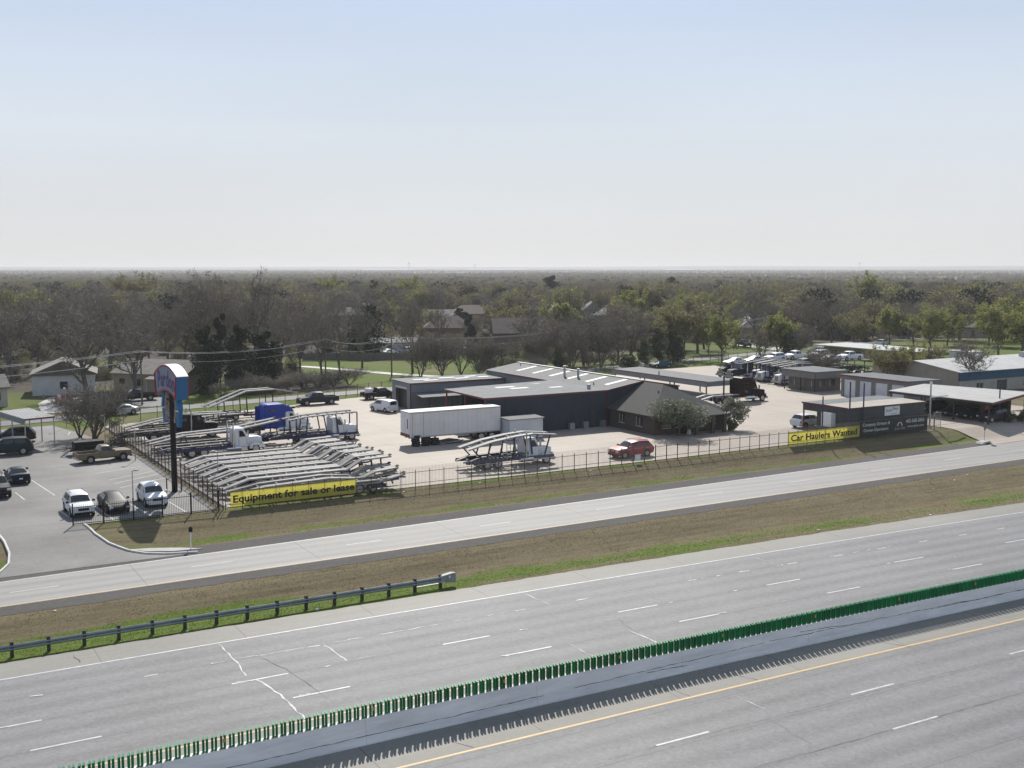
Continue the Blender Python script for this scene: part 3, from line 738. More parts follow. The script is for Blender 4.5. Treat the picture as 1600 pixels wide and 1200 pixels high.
# ------------------------------------------------------------------ main workshop
b = Bld('workshop', 'large blue-grey steel workshop with ridged skylit roof and red trim', 'workshop', 71.7, 130.7)
FL, FR, FF, FB, FZ = 71.7, 91.9, 130.7, 142.7, 6.3
wl_ = b.box('front_wall', wall_blue, FL, FR, FF, FF + .25, 1, FZ - .28)
b.box('personnel_door', door_dark, 88.9, 90.0, FF - .05, FF - .003, 1, 3.5, wl_)
b.box('fascia', red_trim, FL - .05, FR + .08, FF - .06, FF - .004, FZ - .28, FZ - .08)
b.slab('low_roof', roof_u, [(FL - .15, FF - .12, FZ), (FR, FF - .12, FZ), (FR, FB + 3, FZ + .12), (FL - .15, FB, FZ + .12)], .1)
b.beam('side_trim', red_trim, (FL - .2, FF - .1, FZ - .1), (FL - .2, FB, FZ + .0), .05, .22)
b.box('back_wall', wall_blue, FL + 4, FR, FB + 2.7, FB + 2.9, 1, FZ - .1)
b.box('corner_trim', red_trim, FL - .06, FL + .1, FF - .05, FF + .1, 1, FZ - .3)
b.box('corner_trim', red_trim, FR + .0, FR + .16, FF - .14, FF - .02, 1, FZ - .1)
for v in (FF + 6, FB - .2): b.post(FL + .1, v, 1, FZ - .05, red_trim, .16)
for (u0, v0, l) in ((79, 140.3, 3.2), (80.2, 138, 3.0), (84.5, 141.8, 3.2), (86, 136.5, 2.2)):
    b.slab('skylight', skylight, [(u0, v0, FZ + .085), (u0 + l, v0, FZ + .085), (u0 + l, v0 + 1.0, FZ + .1), (u0, v0 + 1.0, FZ + .1)], .02)
for u, v in ((90.3, 133),): b.post(u, v, FZ, FZ + .7, galv, .35, 'roof_vent')
for k, u in enumerate((85.2, 87.6, 90.6)):
    b.box('wall_unit', galv, u, u + .8, FF - .6, FF - .06, 1.02, 1.95)
# gabled hall
GL, GR_, GV0, GV1, GE, GP = 91.9, 105.2, 130.7, 167.0, 6.3, 7.35
GM = 98.4
def rz_(u): return GE + (GP - GE) * (1 - abs(u - GM) / (GM - GL))
b.poly('gable_wall', wall_blue, [[(GL + .1, GV0, 1), (GR_ - .1, GV0, 1), (GR_ - .1, GV0, rz_(GR_ - .1) - .1), (GM, GV0, GP - .12), (GL + .1, GV0, GE - .1)]])
b.poly('gable_wall', wall_blue, [[(GL + .1, GV1, 1), (GL + .1, GV1, GE - .1), (GM, GV1, GP - .12), (GR_ - .1, GV1, rz_(GR_ - .1) - .1), (GR_ - .1, GV1, 1)]])
b.box('side_wall', wall_grey, GL + .02, GL + .2, GV0 + .3, GV1 - .02, 1, GE - .13)
b.box('side_wall', wall_grey, GR_ - .2, GR_ - .02, GV0 + .02, GV1 - .02, 1, rz_(GR_) - .1)
rl = b.slab('roof', roof_v, [(GL - .1, GV0 - .15, GE), (GM, GV0 - .15, GP), (GM, GV1 + .15, GP), (GL - .1, GV1 + .15, GE)], .08)
b.slab('roof', roof_v, [(GM + .01, GV0 - .15, GP), (GR_ + .1, GV0 - .15, rz_(GR_)), (GR_ + .1, GV1 + .15, rz_(GR_)), (GM + .01, GV1 + .15, GP)], .08)
b.beam('ridge_cap', skylight, (GM, GV0 - .2, GP + .05), (GM, GV1 + .2, GP + .05), .55, .05)
b.beam('rake_trim', red_trim, (GL - .1, GV0 - .2, GE - .08), (GM, GV0 - .2, GP - .08), .04, .16)
b.beam('rake_trim', red_trim, (GM, GV0 - .2, GP - .08), (GR_, GV0 - .2, rz_(GR_) - .08), .04, .16)
b.beam('eave_trim', red_trim, (GL - .16, FB + 3.2, GE - .09), (GL - .16, 160.4, GE - .09), .05, .2)
for v in (133.4, 138.6, 143.8, 149.0, 154.2, 159.4):
    ua, ub = GL + 2.0, GM - .7
    b.slab('skylight', skylight, [(ua, v, rz_(ua) + .035), (ub, v, rz_(ub) + .035), (ub, v + .95, rz_(ub) + .035), (ua, v + .95, rz_(ua) + .035)], .02)
for u, v, h in ((94.8, 146.5, 1.5), (95.2, 143.2, 1.2)):
    MB().tube(b.p(u, v, rz_(u) - .2), b.p(u, v, rz_(u) + h), .17, .17, 8).tube(b.p(u, v, rz_(u) + h), b.p(u, v, rz_(u) + h + .25), .26, .2, 8).build('roof_flue', galv, b.t)
for u, v in ((93.2, 136), (97, 164)): MB().tube(b.p(u, v, rz_(u) - .1), b.p(u, v, rz_(u) + .45), .09, .09, 6).build('roof_vent', galv, b.t)
# rear-left garage wing
WL, WR, WF, WB, WZ = 74.3, 91.85, 160.5, 167.6, 5.5
b.box('wing_wall', wall_grey, WL + .02, WR, WF, WF + .2, 1, WZ - .13)
b.box('wing_wall', wall_grey, WL + .02, WR, WB - .2, WB, 1, WZ - .13)
b.box('wing_end', wall_grey, WL, WL + .018, WF + 5.6, WB, 1, WZ - .14); b.box('wing_end', wall_grey, WL, WL + .018, WF, WF + 1.3, 1, WZ - .14)
b.box('wing_end', wall_grey, WL, WL + .018, WF + 1.3, WF + 5.6, 4.7, WZ - .14)
b.box('roller_door', door_dark, WL + .8, WL + .9, WF + 1.0, WF + 6, 1, 4.9)
b.box('door_head', frame_w, WL - .03, WL - .004, WF + 1.3, WF + 5.6, 4.35, 4.7)
b.box('corner_trim', red_trim, WL - .05, WL + .12, WF - .06, WF - .004, 1, WZ - .15)
wr = b.slab('wing_roof', roof_u, [(WL - .2, WF - .2, WZ), (WR, WF - .2, WZ + .02), (WR, WB + .2, WZ + .1), (WL - .2, WB + .2, WZ + .08)], .1)
b.box('eave_trim', red_trim, WL - .2, WR, WF - .26, WF - .21, WZ - .22, WZ - .01)
for u0, v0, l in ((76.5, 163.7, 3), (77.6, 161.8, 2.6), (81.5, 164.2, 3), (83.5, 162.2, 2.6), (86.5, 164.5, 2.2), (88.0, 162.6, 2.2)):
    b.slab('skylight', skylight, [(u0, v0, WZ + .1), (u0 + l, v0, WZ + .1), (u0 + l, v0 + 1, WZ + .12), (u0, v0 + 1, WZ + .12)], .03)
b.slab('lean_to_roof', roof_u, [(WL + .3, WF - 3.8, 3.55), (WR, WF - 3.8, 3.55), (WR, WF - .02, 3.95), (WL + .3, WF - .02, 3.95)], .07)
for u in (76, 80, 84, 88): b.post(u, WF - 3.6, 1, 3.5, dark_iron, .12)
# right-hand open canopy
b2 = Bld('yard_canopy', 'open steel canopy with grey fascia behind the workshop', 'canopy', 127, 150)
b2.slab('roof', roof_u, [(126.6, 149.5, 3.95), (133.4, 149.5, 4.1), (133.4, 178.4, 4.1), (126.6, 178.4, 3.95)], .08)
b2.box('fascia', wall_grey, 126.55, 126.59, 149.4, 178.4, 3.0, 3.95); b2.box('fascia', wall_grey, 126.6, 133.3, 149.36, 149.46, 3.1, 3.95)
b2.box('fascia_trim', red_trim, 126.5, 126.54, 149.3, 178.5, 3.86, 4.02)
for v in (150, 159, 168, 177.6):
    for u in (126.9, 133): b2.post(u, v, 1, 3.9, red_trim, .16)
b2.post(126.9, 163.6, 3.9, 4.7, dark_iron, .12, 'roof_stub')

# ------------------------------------------------------------------ brick office
b = Bld('brick_office', 'brown brick office with dark hipped shingle roof and porch', 'office', 92.3, 119.8)
OL, OR_, OF, OB = 92.3, 104.4, 119.8, 130.4
def wall_open(bl, name, mat, a, bnd, z0, z1, axis, at, th, holes, fm=frame_w):
    """wall along axis between a..bnd at fixed coordinate with window holes (s0,s1,z0,z1,kind)"""
    def bx(nm, m, s0, s1, zz0, zz1, t0, t1, par=None):
        if s1 - s0 < .01 or zz1 - zz0 < .01: return None
        return bl.box(nm, m, s0, s1, at + t0, at + t1, zz0, zz1, par) if axis == 'u' else bl.box(nm, m, at + t0, at + t1, s0, s1, zz0, zz1, par)
    hs = sorted(holes); s = a
    for h in hs:
        bx(name, mat, s, h[0], z0, z1, 0, th)
        bx(name, mat, h[0], h[1], z0, h[2], 0, th); bx(name, mat, h[0], h[1], h[3], z1, 0, th)
        w = bx('door' if h[4] == 'd' else 'window', door_dark if h[4] == 'd' else win, h[0], h[1], h[2], h[3], th * .45, th * .6)
        if h[4] == 'w':
            for q in (0, 1): bx('frame', fm, *( (h[0], h[0] + .09) if q == 0 else (h[1] - .09, h[1]) ), h[2], h[3], th * .3, th * .449, w)
            mid = (h[0] + h[1]) / 2; bx('mullion', fm, mid - .04, mid + .04, h[2] + .1, h[3] - .1, th * .3, th * .449, w)
            bx('sill', fm, h[0], h[1], h[2], h[2] + .09, th * .0 - .04, th * .449, w)
        s = h[1]
    bx(name, mat, s, bnd, z0, z1, 0, th)
wall_open(b, 'front_wall', brick, OL, OR_, 1, 3.75, 'u', OF, .3, [(93.6, 95.2, 1.8, 3.2, 'w'), (95.9, 97.2, 1.8, 3.2, 'w'), (98.6, 99.7, 1, 3.2, 'd'), (100.3, 101.2, 1.6, 3.2, 'w'), (102.2, 103.2, 1.8, 3.2, 'w')])
wall_open(b, 'side_wall', brick, OF + .3, OB, 1, 3.75, 'v', OL, .3, [(122.5, 124.2, 1.8, 3.2, 'w'), (126.8, 128.2, 1.8, 3.2, 'w')])
wall_open(b, 'side_wall', brick, OF + .3, OB, 1, 3.75, 'v', OR_ - .3, .3, [(123, 124.4, 1.8, 3.2, 'w')])
EL, ER, EF, EZ, RZ, RV = OL - .75, OR_ + .75, OF - .75, 3.72, 7.2, 125.8
def rfp(name, pts): b.slab(name, shingle, pts, .12)
rfp('roof', [(EL, EF, EZ), (GM, RV, RZ), (GM, GV0 - .22, RZ), (EL, GV0 - .22, EZ)])
rfp('roof', [(ER, GV0 - .22, EZ), (GM, GV0 - .22, RZ), (GM, RV, RZ), (ER, EF, EZ)])
rfp('roof', [(EL, EF, EZ), (ER, EF, EZ), (GM, RV, RZ)])
rfp('porch_roof', [(97.4, 117.2, 3.62), (103.2, 117.2, 3.62), (102.2, 120.6, 4.6), (98.4, 120.6, 4.6)])
rfp('porch_roof', [(97.4, 117.2, 3.62), (98.4, 120.6, 4.6), (97.4, 119.1, 3.7)]); rfp('porch_roof', [(103.2, 117.2, 3.62), (103.2, 119.1, 3.7), (102.2, 120.6, 4.6)])
for u in (97.8, 100.6, 102.8): b.post(u, 117.5, 1, 3.55, brick, .42, 'porch_pillar')
for u, v, z in ((96.6, 124.6, 6.0), (100.6, 124.6, 5.7), (101.5, 127, 5.5)):
    MB().tube(b.p(u, v, z - .6), b.p(u, v, z + .55), .09, .09, 6).build('roof_pipe', M('pipe_black', (.02, .02, .02), .5), b.t)
b.box('white_bin', white_paint, 97.0, 97.4, 118.2, 118.6, 1, 1.7)

# ------------------------------------------------------------------ shed by the road
b = Bld('roadside_shed', 'dark grey metal shed with flat pale roof behind the black banner', 'shed', 113.9, 105.2)
SL, SR, SF, SB, SZ = 113.9, 129.3, 105.2, 113.6, 5.0
b.box('front_wall', wall_dark, SL, SR, SF, SF + .2, 1, SZ - .16); b.box('right_wall', wall_dark, SR - .2, SR, SF + .21, SB, 1, SZ - .16)
b.box('back_wall', wall_dark, SL + 3, SR - .21, SB - .2, SB, 1, SZ - .16)
b.box('left_wall', wall_dark, SL, SL + .2, SF + .21, 110.9, 1, SZ - .16); b.box('left_header', wall_dark, SL, SL + .2, 110.91, SB, 3.9, SZ - .16)
b.post(SL + .1, SB - .1, 1, 3.9, red_trim, .14); b.box('inner_wall', wall_dark, SL + .3, SL + 6, 110.8, 110.95, 1, SZ - .3)
b.slab('roof', roof_beige, [(SL - .12, SF - .15, SZ), (SR + .12, SF - .15, SZ), (SR + .12, 109.4, SZ + .08), (SL - .12, 109.4, SZ + .08)], .12)
b.slab('roof', roof_u, [(SL - .12, 109.42, SZ + .08), (SR + .12, 109.42, SZ + .08), (SR + .12, SB + .2, SZ + .0), (SL - .12, SB + .2, SZ + .0)], .12)
b.box('trim', red_trim, SL - .16, SL - .13, SF - .1, SB + .1, SZ - .16, SZ + .05); b.box('trim', M('brown_trim', (.06, .045, .04), .5), SL - .1, SR + .1, SF - .2, SF - .16, SZ - .2, SZ + .02)
b.box('corner_trim', red_trim, SL - .03, SL + .12, SF - .03, SF - .003, 1, SZ - .2)
cab = b.box('wall_cabinet', white_paint, SL - .9, SL - .02, 107.4, 109.2, 2.2, 4.1); b.box('cabinet_leg', galv, SL - .85, SL - .75, 107.5, 107.6, 1, 2.2, cab); b.box('cabinet_leg', galv, SL - .85, SL - .75, 109.0, 109.1, 1, 2.2, cab)
sg = b.box('sign_board', white_paint, 121.0, 124.0, SF - .08, SF - .02, 3.5, 4.75)
text_mesh('Just', 1.1, .42, txt_dark, sg, b.p(121.2, SF - .085, 3.95), RT, bold=.01); text_mesh('Sky', 1.0, .42, txt_dark, sg, b.p(122.55, SF - .085, 4.12), RT, bold=.01)
text_mesh('car hauling', 1.0, .16, txt_dark, sg, b.p(122.3, SF - .085, 3.62), RT)

# ------------------------------------------------------------------ other yard buildings
b = Bld('guard_office', 'small flat-roofed grey building with deep fascia beside the parked trucks', 'building', 150, 146.6)
b.box('core', M('dim_brown_wall', (.13, .115, .10), .8, var=.2, scale=1.5), 151.0, 157.5, 147.6, 154.6, 1, 3.5)
b.box('fascia', wall_tan, 149.9, 158.2, 146.6, 155.3, 3.5, 4.75); b.slab('roof', roof_u, [(149.7, 146.4, 4.83), (158.4, 146.4, 4.83), (158.4, 155.5, 4.9), (149.7, 155.5, 4.9)], .07)
b.box('fascia_trim', red_trim, 149.84, 149.89, 146.54, 146.72, 3.45, 4.7)
for v in (148.4, 150.6, 152.8): w = b.box('window', win, 150.94, 150.99, v, v + 1.2, 1.9, 3.1); b.box('frame', frame_w, 150.9, 150.935, v, v + .12, 1.9, 3.1, w)
for u in (152, 154.6): w = b.box('window', win, u, u + 1.4, 147.54, 147.59, 1.9, 3.1); b.box('frame', frame_w, u, u + .12, 147.5, 147.535, 1.9, 3.1, w)
for v in (147.0, 150.6, 154.8): b.post(150.2, v, 1, 3.5, dark_iron, .14)
b = Bld('garage_row', 'row of four white garage doors in a long grey building', 'garage', 150.2, 126)
b.box('back', wall_tan, 150.5, 158, 125.8, 140.6, 1, 4.75)
v = 125.8
for k in range(4):
    v0 = 126.6 + k * 3.55
    d = b.box('garage_door', door_white, 150.34, 150.42, v0, v0 + 2.7, 1, 4.1)
    b.box('pier', wall_tan, 150.2, 150.49, v, v0, 1, 4.75); b.box('lintel', wall_tan, 150.2, 150.49, v0, v0 + 2.7, 4.1, 4.75); v = v0 + 2.7
b.box('pier', wall_tan, 150.2, 150.49, v, 140.6, 1, 4.75)
b.slab('roof', roof_u, [(149.9, 125.6, 4.95), (158.3, 125.6, 4.85), (158.3, 140.8, 4.85), (149.9, 140.8, 4.95)], .12); b.box('trim', red_trim, 149.85, 149.89, 125.6, 140.8, 4.76, 4.93)
b = Bld('carport', 'long open carport with pale sheet roof over parked cars at the right edge', 'carport', 141.5, 103.2)
b.slab('roof', roof_white, [(141.0, 102.8, 4.35), (155.2, 106.4, 4.75), (151.0, 123.2, 4.75), (140.6, 121.6, 4.35)], .1)
b.box('back_wall', dark_in, 152.4, 152.6, 108, 122, 1, 4.4)
b.beam('eave_beam', dark_iron, (141.05, 102.9, 4.1), (140.7, 121.5, 4.1), .12, .3); b.beam('eave_beam', red_trim, (141.0, 102.8, 4.14), (155, 106.35, 4.5), .08, .24)
for u, v in ((141.3, 103.6), (141.1, 109.5), (141.0, 115.4), (140.9, 121.2), (147.8, 105), (154.2, 106.8), (150.6, 122.6)): b.post(u, v, 1, 4.25, dark_iron, .16)

# right-hand buildings
cream = M('cream_block', (0.36, 0.34, 0.30), 0.85, var=0.15, scale=1, bump=.2)
tan_wall = corrugated('steel_wall_sand', (0.33, 0.30, 0.25), .4, 'h')
blue_band = corrugated('steel_band_blue', (0.03, 0.095, 0.17), .4, 'h')
b = Bld('warehouse', 'long white-roofed warehouse with blue band and cream block wall at the right', 'warehouse', 171, 132)
b.poly('end_wall', tan_wall, [[(171, 152, 1), (171, 132, 1), (171, 132, 5.0), (171, 142, 6.4), (171, 152, 5.0)]])
wall_open(b, 'front_wall', cream, 171.2, 232, 1, 3.3, 'u', 132, .3, [(176.2, 178.2, 1.4, 2.7, 'w'), (182.0, 185, 1, 3.0, 'd'), (190, 192, 1.4, 2.7, 'w'), (198, 200, 1.4, 2.7, 'w'), (210, 213, 1, 3.0, 'd')])
b.box('upper_wall', blue_band, 171.2, 232, 131.9, 132.2, 3.31, 4.92)
b.slab('roof', roof_bright, [(170.7, 131.5, 5.0), (232.4, 131.5, 5.0), (232.4, 142, 6.45), (170.7, 142, 6.45)], .1); b.slab('roof', roof_bright, [(170.7, 142.02, 6.45), (232.4, 142.02, 6.45), (232.4, 152.5, 5.0), (170.7, 152.5, 5.0)], .1)
for u in (185, 200, 215): b.box('roof_unit', galv, u, u + 2, 139, 140.4, 6.0, 7.1)
b.box('far_wall', tan_wall, 171.2, 232, 151.7, 152, 1, 4.9)
b = Bld('long_shed', 'long low pale shed with flat white roof beyond the car haulers', 'shed', 214, 178)
wall_open(b, 'wall', cream, 179, 207.5, 1, 3.75, 'v', 215, .3, [(183, 185, 1.4, 2.8, 'w'), (190, 191.4, 1, 3.2, 'd'), (195, 197, 1.4, 2.8, 'w'), (203, 205, 1.4, 2.8, 'w')])
b.box('end_wall', cream, 215.3, 224, 178.7, 179.0, 1, 3.75); b.box('back_wall', cream, 223.7, 224, 179.01, 207.5, 1, 3.75); b.box('end_wall', cream, 215.3, 224, 207.51, 207.8, 1, 3.75)
b.slab('roof', roof_bright, [(212.6, 177.6, 4.05), (225, 177.6, 4.15), (225, 209, 4.15), (212.6, 209, 4.05)], .22)
for v in (180, 188, 196, 206): b.post(213, v, 1, 3.85, frame_w, .14)
b = Bld('white_cabin', 'small white cabin at the end of the long low shed', 'cabin', 226, 172.0)
b.box('body', white_paint, 226, 230.5, 171.5, 177.4, 1.2, 3.8); b.slab('roof', roof_bright, [(225.7, 171.2, 3.95), (230.8, 171.2, 3.95), (230.8, 177.7, 4.05), (225.7, 177.7, 4.05)], .12); b.box('skirt', dark_in, 226.1, 230.4, 171.6, 177.3, .9, 1.19)

# left carport
b = Bld('small_carport', 'open carport with grey sheet roof over a dark vehicle in the car park', 'carport', 16.1, 150.3)
C1, C2, C3, C4 = (16.0, 150.2), (19.7, 150.95), (17.85, 161.6), (13.9, 160.4)
b.slab('roof', corrugated('carport_roof', (.30, .30, .30), .4, 'x', .7, 0, spec=.2), [(*C1, 4.95), (*C2, 5.0), (*C3, 5.0), (*C4, 4.95)], .08)
b.beam('trim', red_trim, (*C1, 4.83), (*C2, 4.88), .06, .18)
b.beam('trim', red_trim, (*C2, 4.9), (*C3, 4.9), .06, .18)
b.beam('fascia', wall_grey, (C1[0] - .05, C1[1] + .1, 4.55), (C4[0] - .05, C4[1], 4.55), .04, .62)
for (x, y) in (C1, C2, C3, C4, (lerp(C2[0], C3[0], .5), lerp(C2[1], C3[1], .5)), (lerp(C1[0], C4[0], .5), lerp(C1[1], C4[1], .5))): b.post(lerp(x, 17, .05), lerp(y, 156, .05), 1, 4.85, galv, .12)

# ------------------------------------------------------------------ container and box trailer
b = Bld('shipping_container', 'pale blue-grey storage container against the workshop wall', 'container', 72.8, 125.9)
b.box('body', corrugated('container_paint', (.58, .61, .63), .28, 'h', .5), 72.8, 78.0, 125.9, 128.4, 1.1, 3.75)
b.slab('roof', roof_u, [(72.6, 125.7, 3.82), (78.2, 125.7, 3.82), (78.2, 128.6, 3.95), (72.6, 128.6, 3.95)], .08)
for u in (73.2, 77.4): b.box('skid', dark_iron, u, u + .25, 125.95, 128.35, 1.0, 1.1)
# ------------------------------------------------------------------ pylon sign
sg_white = M('sign_face_white', (0.19, 0.235, 0.31), 0.5, var=.05, scale=1); sg_red = M('sign_red', (0.33, 0.03, 0.05), 0.45); sg_blue = M('sign_blue', (0.015, 0.13, 0.30), 0.45, var=.08, scale=1)
sg_navy = M('sign_navy', (0.03, 0.04, 0.20), 0.5); sg_top = M('sign_top', (0.72, 0.72, 0.70), 0.5); cow = M('cowhide_print', (0.42, 0.36, 0.32), 0.7, c2=(0.12, 0.05, 0.04), scale=3.5)
py = thing('pylon_sign', 'tall pylon sign with arched white cabinet and blue legs on black pole', 'sign', (26.1 * K, 114.2 * K, 1 * K), R(96.8))
# local x runs along the face (towards the far end), y = left of it: face looks to -u
MB().tube((0, 0, 0), (0, 0, 10.4 * K), .27, .25, 12).build('pole', black, py)
MB().box(-.45, .45, -.45, .45, 0, .04).build('base_plate', dark_iron, py)
W2, T2 = 2.85, .52
def arch_top(x): return (13.15 + 1.0 * (1 - (x / W2) ** 2)) * K - K
def arch_bot(x): return (10.75 + .75 * (1 - (x / (W2 * .92)) ** 2)) * K - K
N = 14
def band(fa, fb, wa, wb, y0, y1, name, mat):
    mb = MB()
    for i in range(N + 1):
        s_ = -1 + 2 * i / N; xa, xb = s_ * wa, s_ * wb
        mb.v += [(xa, y0, fa(xa)), (xb, y0, fb(xb)), (xb, y1, fb(xb)), (xa, y1, fa(xa))]
    for i in range(N):
        for j in range(4): mb.f.append((4 * i + j, 4 * i + 4 + j, 4 * i + 4 + (j + 1) % 4, 4 * i + (j + 1) % 4)); mb.m.append(0)
    n = 4 * N; mb.f += [(3, 2, 1, 0), (n, n + 1, n + 2, n + 3)]; mb.m += [0, 0]
    return mb.build(name, mat, py)
band(arch_bot, arch_top, W2 * .9, W2, -T2, T2, 'cabinet', sg_blue)
band(lambda x: arch_top(x) + .004, lambda x: arch_top(x) + .05, W2 + .03, W2 + .03, -T2 - .03, T2 + .03, 'cabinet_top', sg_top)
for s_ in (1, -1):
    y = s_ * T2
    a, bb_ = (y + .004 * s_, y + .03 * s_)
    band(lambda x: arch_bot(x) + .16, lambda x: arch_top(x) - .16, W2 * .9 - .18, W2 - .18, min(a, bb_), max(a, bb_), 'face_panel', sg_white)
    band(lambda x: arch_top(x) - .155, lambda x: arch_top(x), W2 - .02, W2, min(y + .005 * s_, y + .06 * s_), max(y + .005 * s_, y + .06 * s_), 'red_border', sg_red)
    band(lambda x: arch_bot(x), lambda x: arch_bot(x) + .155, W2 * .9, W2 * .9, min(y + .005 * s_, y + .06 * s_), max(y + .005 * s_, y + .06 * s_), 'red_border', sg_red)
    for e in (1, -1):
        MB().beam((e * (W2 * .9 - .08), y + .035 * s_, arch_bot(W2 * .9) + .02), (e * (W2 - .08), y + .035 * s_, arch_top(W2) - .02), .05, .17).build('red_border', sg_red, py)
for s_ in (1, -1):
    tx = 'Pardon'; xs = [-1.95, -1.2, -.5, .22, .98, 1.68]
    for ch, x, hh in zip(tx, xs, (1.55, .95, .95, 1.5, .95, .95)):
        cx = x + .3; zz = arch_bot(cx * .9) + .42
        for off, mt, gx in ((.034, sg_red, .06), (.045, sg_navy, 0)):
            text_mesh(ch, .62 + 2 * gx, hh + 2 * gx, mt, py, ((x - gx) * -s_ if s_ == 1 else x - gx, s_ * (T2 + off), zz - gx), (R(90), 0, R(180) if s_ == 1 else 0), name='letter', bold=.03)
for e in (1, -1):      # two bent blue legs with cowhide panels under the cabinet
    base = arch_bot(1.6) + .1
    lg = MB(); lg.beam((e * 1.5, 0, base), (e * 2.0, 0, base - 1.5), .5, .42); lg.beam((e * 2.0, 0, base - 1.4), (e * 1.65, 0, base - 3.0), .5, .36); lg.build('leg', sg_blue, py)
    MB().beam((e * 1.1, 0, base - .1), (e * 1.35, 0, base - 1.3), .34, .34).beam((e * 1.35, 0, base - 1.25), (e * 1.05, 0, base - 2.7), .34, .4).build('chaps', cow, py)
    MB().box(e * 1.85 - .28, e * 1.85 + .28, -.27, .27, base - 1.62, base - 1.5).build('knee_patch', sg_top, py)
MB().beam((-1.7, 0, 10.5 * K - K), (1.7, 0, 10.5 * K - K), .2, .2).build('cross_arm', black, py)
boll = None
for u, v, lab in ((25.55, 115.3, 'left of the pair behind the pole'), (25.3, 114.2, 'nearest the parked white car'), (27.05, 115.2, 'right of the pair by the fence'), (26.7, 113.9, 'right of the pole towards the road')):
    t = thing('bollard', 'thin dark red bollard guarding the pylon pole, ' + lab, 'bollard', (u * K, v * K, K), 0, 'bollards round the pylon pole')
    MB().tube((0, 0, -.1), (0, 0, 1.1), .06, .06, 8).build('tube', red_trim, t); MB().tube((0, 0, 1.1), (0, 0, 1.15), .065, .03, 8).build('cap', dark_iron, t)

# ------------------------------------------------------------------ lamp posts and poles
lamp_m = M('lamp_white', (0.75, 0.75, 0.74), 0.4)
for u, v, h, lab in ((20.2, 105.2, 4.2, 'thin grey lamp post between the parked sedan and white crossover'), (25.5, 149.6, 3.8, 'thin grey lamp post beside the bare bush'), (26.4, 135.2, 3.9, 'thin grey lamp post in front of the old pickup'),
        (31.0, 115.7, 3.6, 'thin grey lamp post standing among the empty trailers'), (23.5, 168.6, 5.6, 'grey lamp post with white head at the back of the car park')):
    t = thing('lamp_post', lab, 'lamp post', (u * K, v * K, K), rnd.uniform(0, 6))
    MB().tube((0, 0, 0), (0, 0, h * K), .05, .04, 6).build('pole', galv, t)
    MB().tube((0, 0, h * K - .05), (.35, 0, h * K + .03), .03, .03, 5).build('arm', galv, t)
    MB().prof([(.25, h * K - .02), (.25, h * K + .1), (.6, h * K + .12), (.7, h * K + .02)], .12, .02).build('lamp_head', lamp_m if h > 5 else M('lamp_grey', (.3, .31, .31), .5), t)
pb = M('pole_navy', (0.02, 0.03, 0.07), 0.4)
for u, v, h, mt, w, lab in ((108.8, 104.9, 5.9, pb, .09, 'thin navy pole behind the yellow hauler banner'), (113.75, 104.8, 7.6, pb, .1, 'tall navy pole at the corner of the roadside shed'), (116.45, 104.85, 7.3, pb, .1, 'tall navy pole in front of the shed wall'),
        (145.6, 105.0, 4.9 + .8, pb, .1, 'navy pole at the near corner of the long carport')):
    t = thing('banner_pole', lab, 'pole', (u * K, v * K, K), 0); MB().tube((0, 0, -.1), (0, 0, h * K), w, w * .85, 8).build('shaft', mt, t); MB().tube((0, 0, h * K), (0, 0, h * K + .06), w * 1.1, w * .5, 8).build('cap', mt, t)
t = thing('gate_light_pole', 'grey pole with lamp and horizontal arm at the yard gate', 'pole', (131.3 * K, 105.9 * K, K)); hp = 6.3 * K
MB().tube((0, 0, -.1), (0, 0, hp), .12, .1, 8).build('shaft', galv, t); MB().tube((0, 0, hp - .02), (0, 0, hp + .32), .2, .14, 8).build('lamp_head', lamp_m, t)
MB().box(.1, 3.4, -.05, .05, 3.9, 4.06).build('arm', lamp_m, t); MB().box(-.2, .2, -.2, .2, -.1, .12).build('footing', concrete, t)
t = thing('gate', 'low chain gate of thin pipe across the yard entrance', 'gate', (132.0 * K, 105.9 * K, K))
for a in range(2): MB().beam((0, 0, .15 + a * .0), (11.6, .1, .35), .03, .03).build('chain', dark_iron, t); break
MB().box(.15, .21, -.03, .03, 0, 1.9).box(1.45, 1.51, -.03, .03, 0, 1.9).box(.15, 1.5, -.02, .02, 1.85, 1.9).box(.15, 1.5, -.02, .02, .2, .25).build('gate_frame', galv, t)
gp = MB()
for i in range(9): gp.box(.26 + i * .13, .275 + i * .13, -.008, .008, .25, 1.85)
tag(gp.build('wire_infill', galv, t), kind='stuff')
t = thing('gate_sign', 'dark red gate panel with a red symbol beside the carport', 'sign', (144.6 * K, 106.4 * K, K), R(-35))
MB().box(-.75, -.62, -.06, .06, 0, 2.9).box(.62, .75, -.06, .06, 0, 2.9).build('posts', M('maroon_steel', (.10, .02, .02), .5), t); MB().box(-.62, .62, -.04, .04, .5, 2.8).build('panel', M('panel_dark', (.035, .012, .012), .5), t)
MB().poly([(-.28, -.046, 1.5), (-.12, -.046, 1.5), (.0, -.046, 1.95), (-.05, -.046, 2.1)]).poly([(.12, -.046, 1.5), (.28, -.046, 1.5), (.05, -.046, 2.1), (0.0, -.046, 1.95)]).poly([(-.1, -.047, 1.64), (.1, -.047, 1.64), (.06, -.047, 1.76), (-.06, -.047, 1.76)]).build('symbol', M('symbol_red', (.6, .03, .03), .4), t)
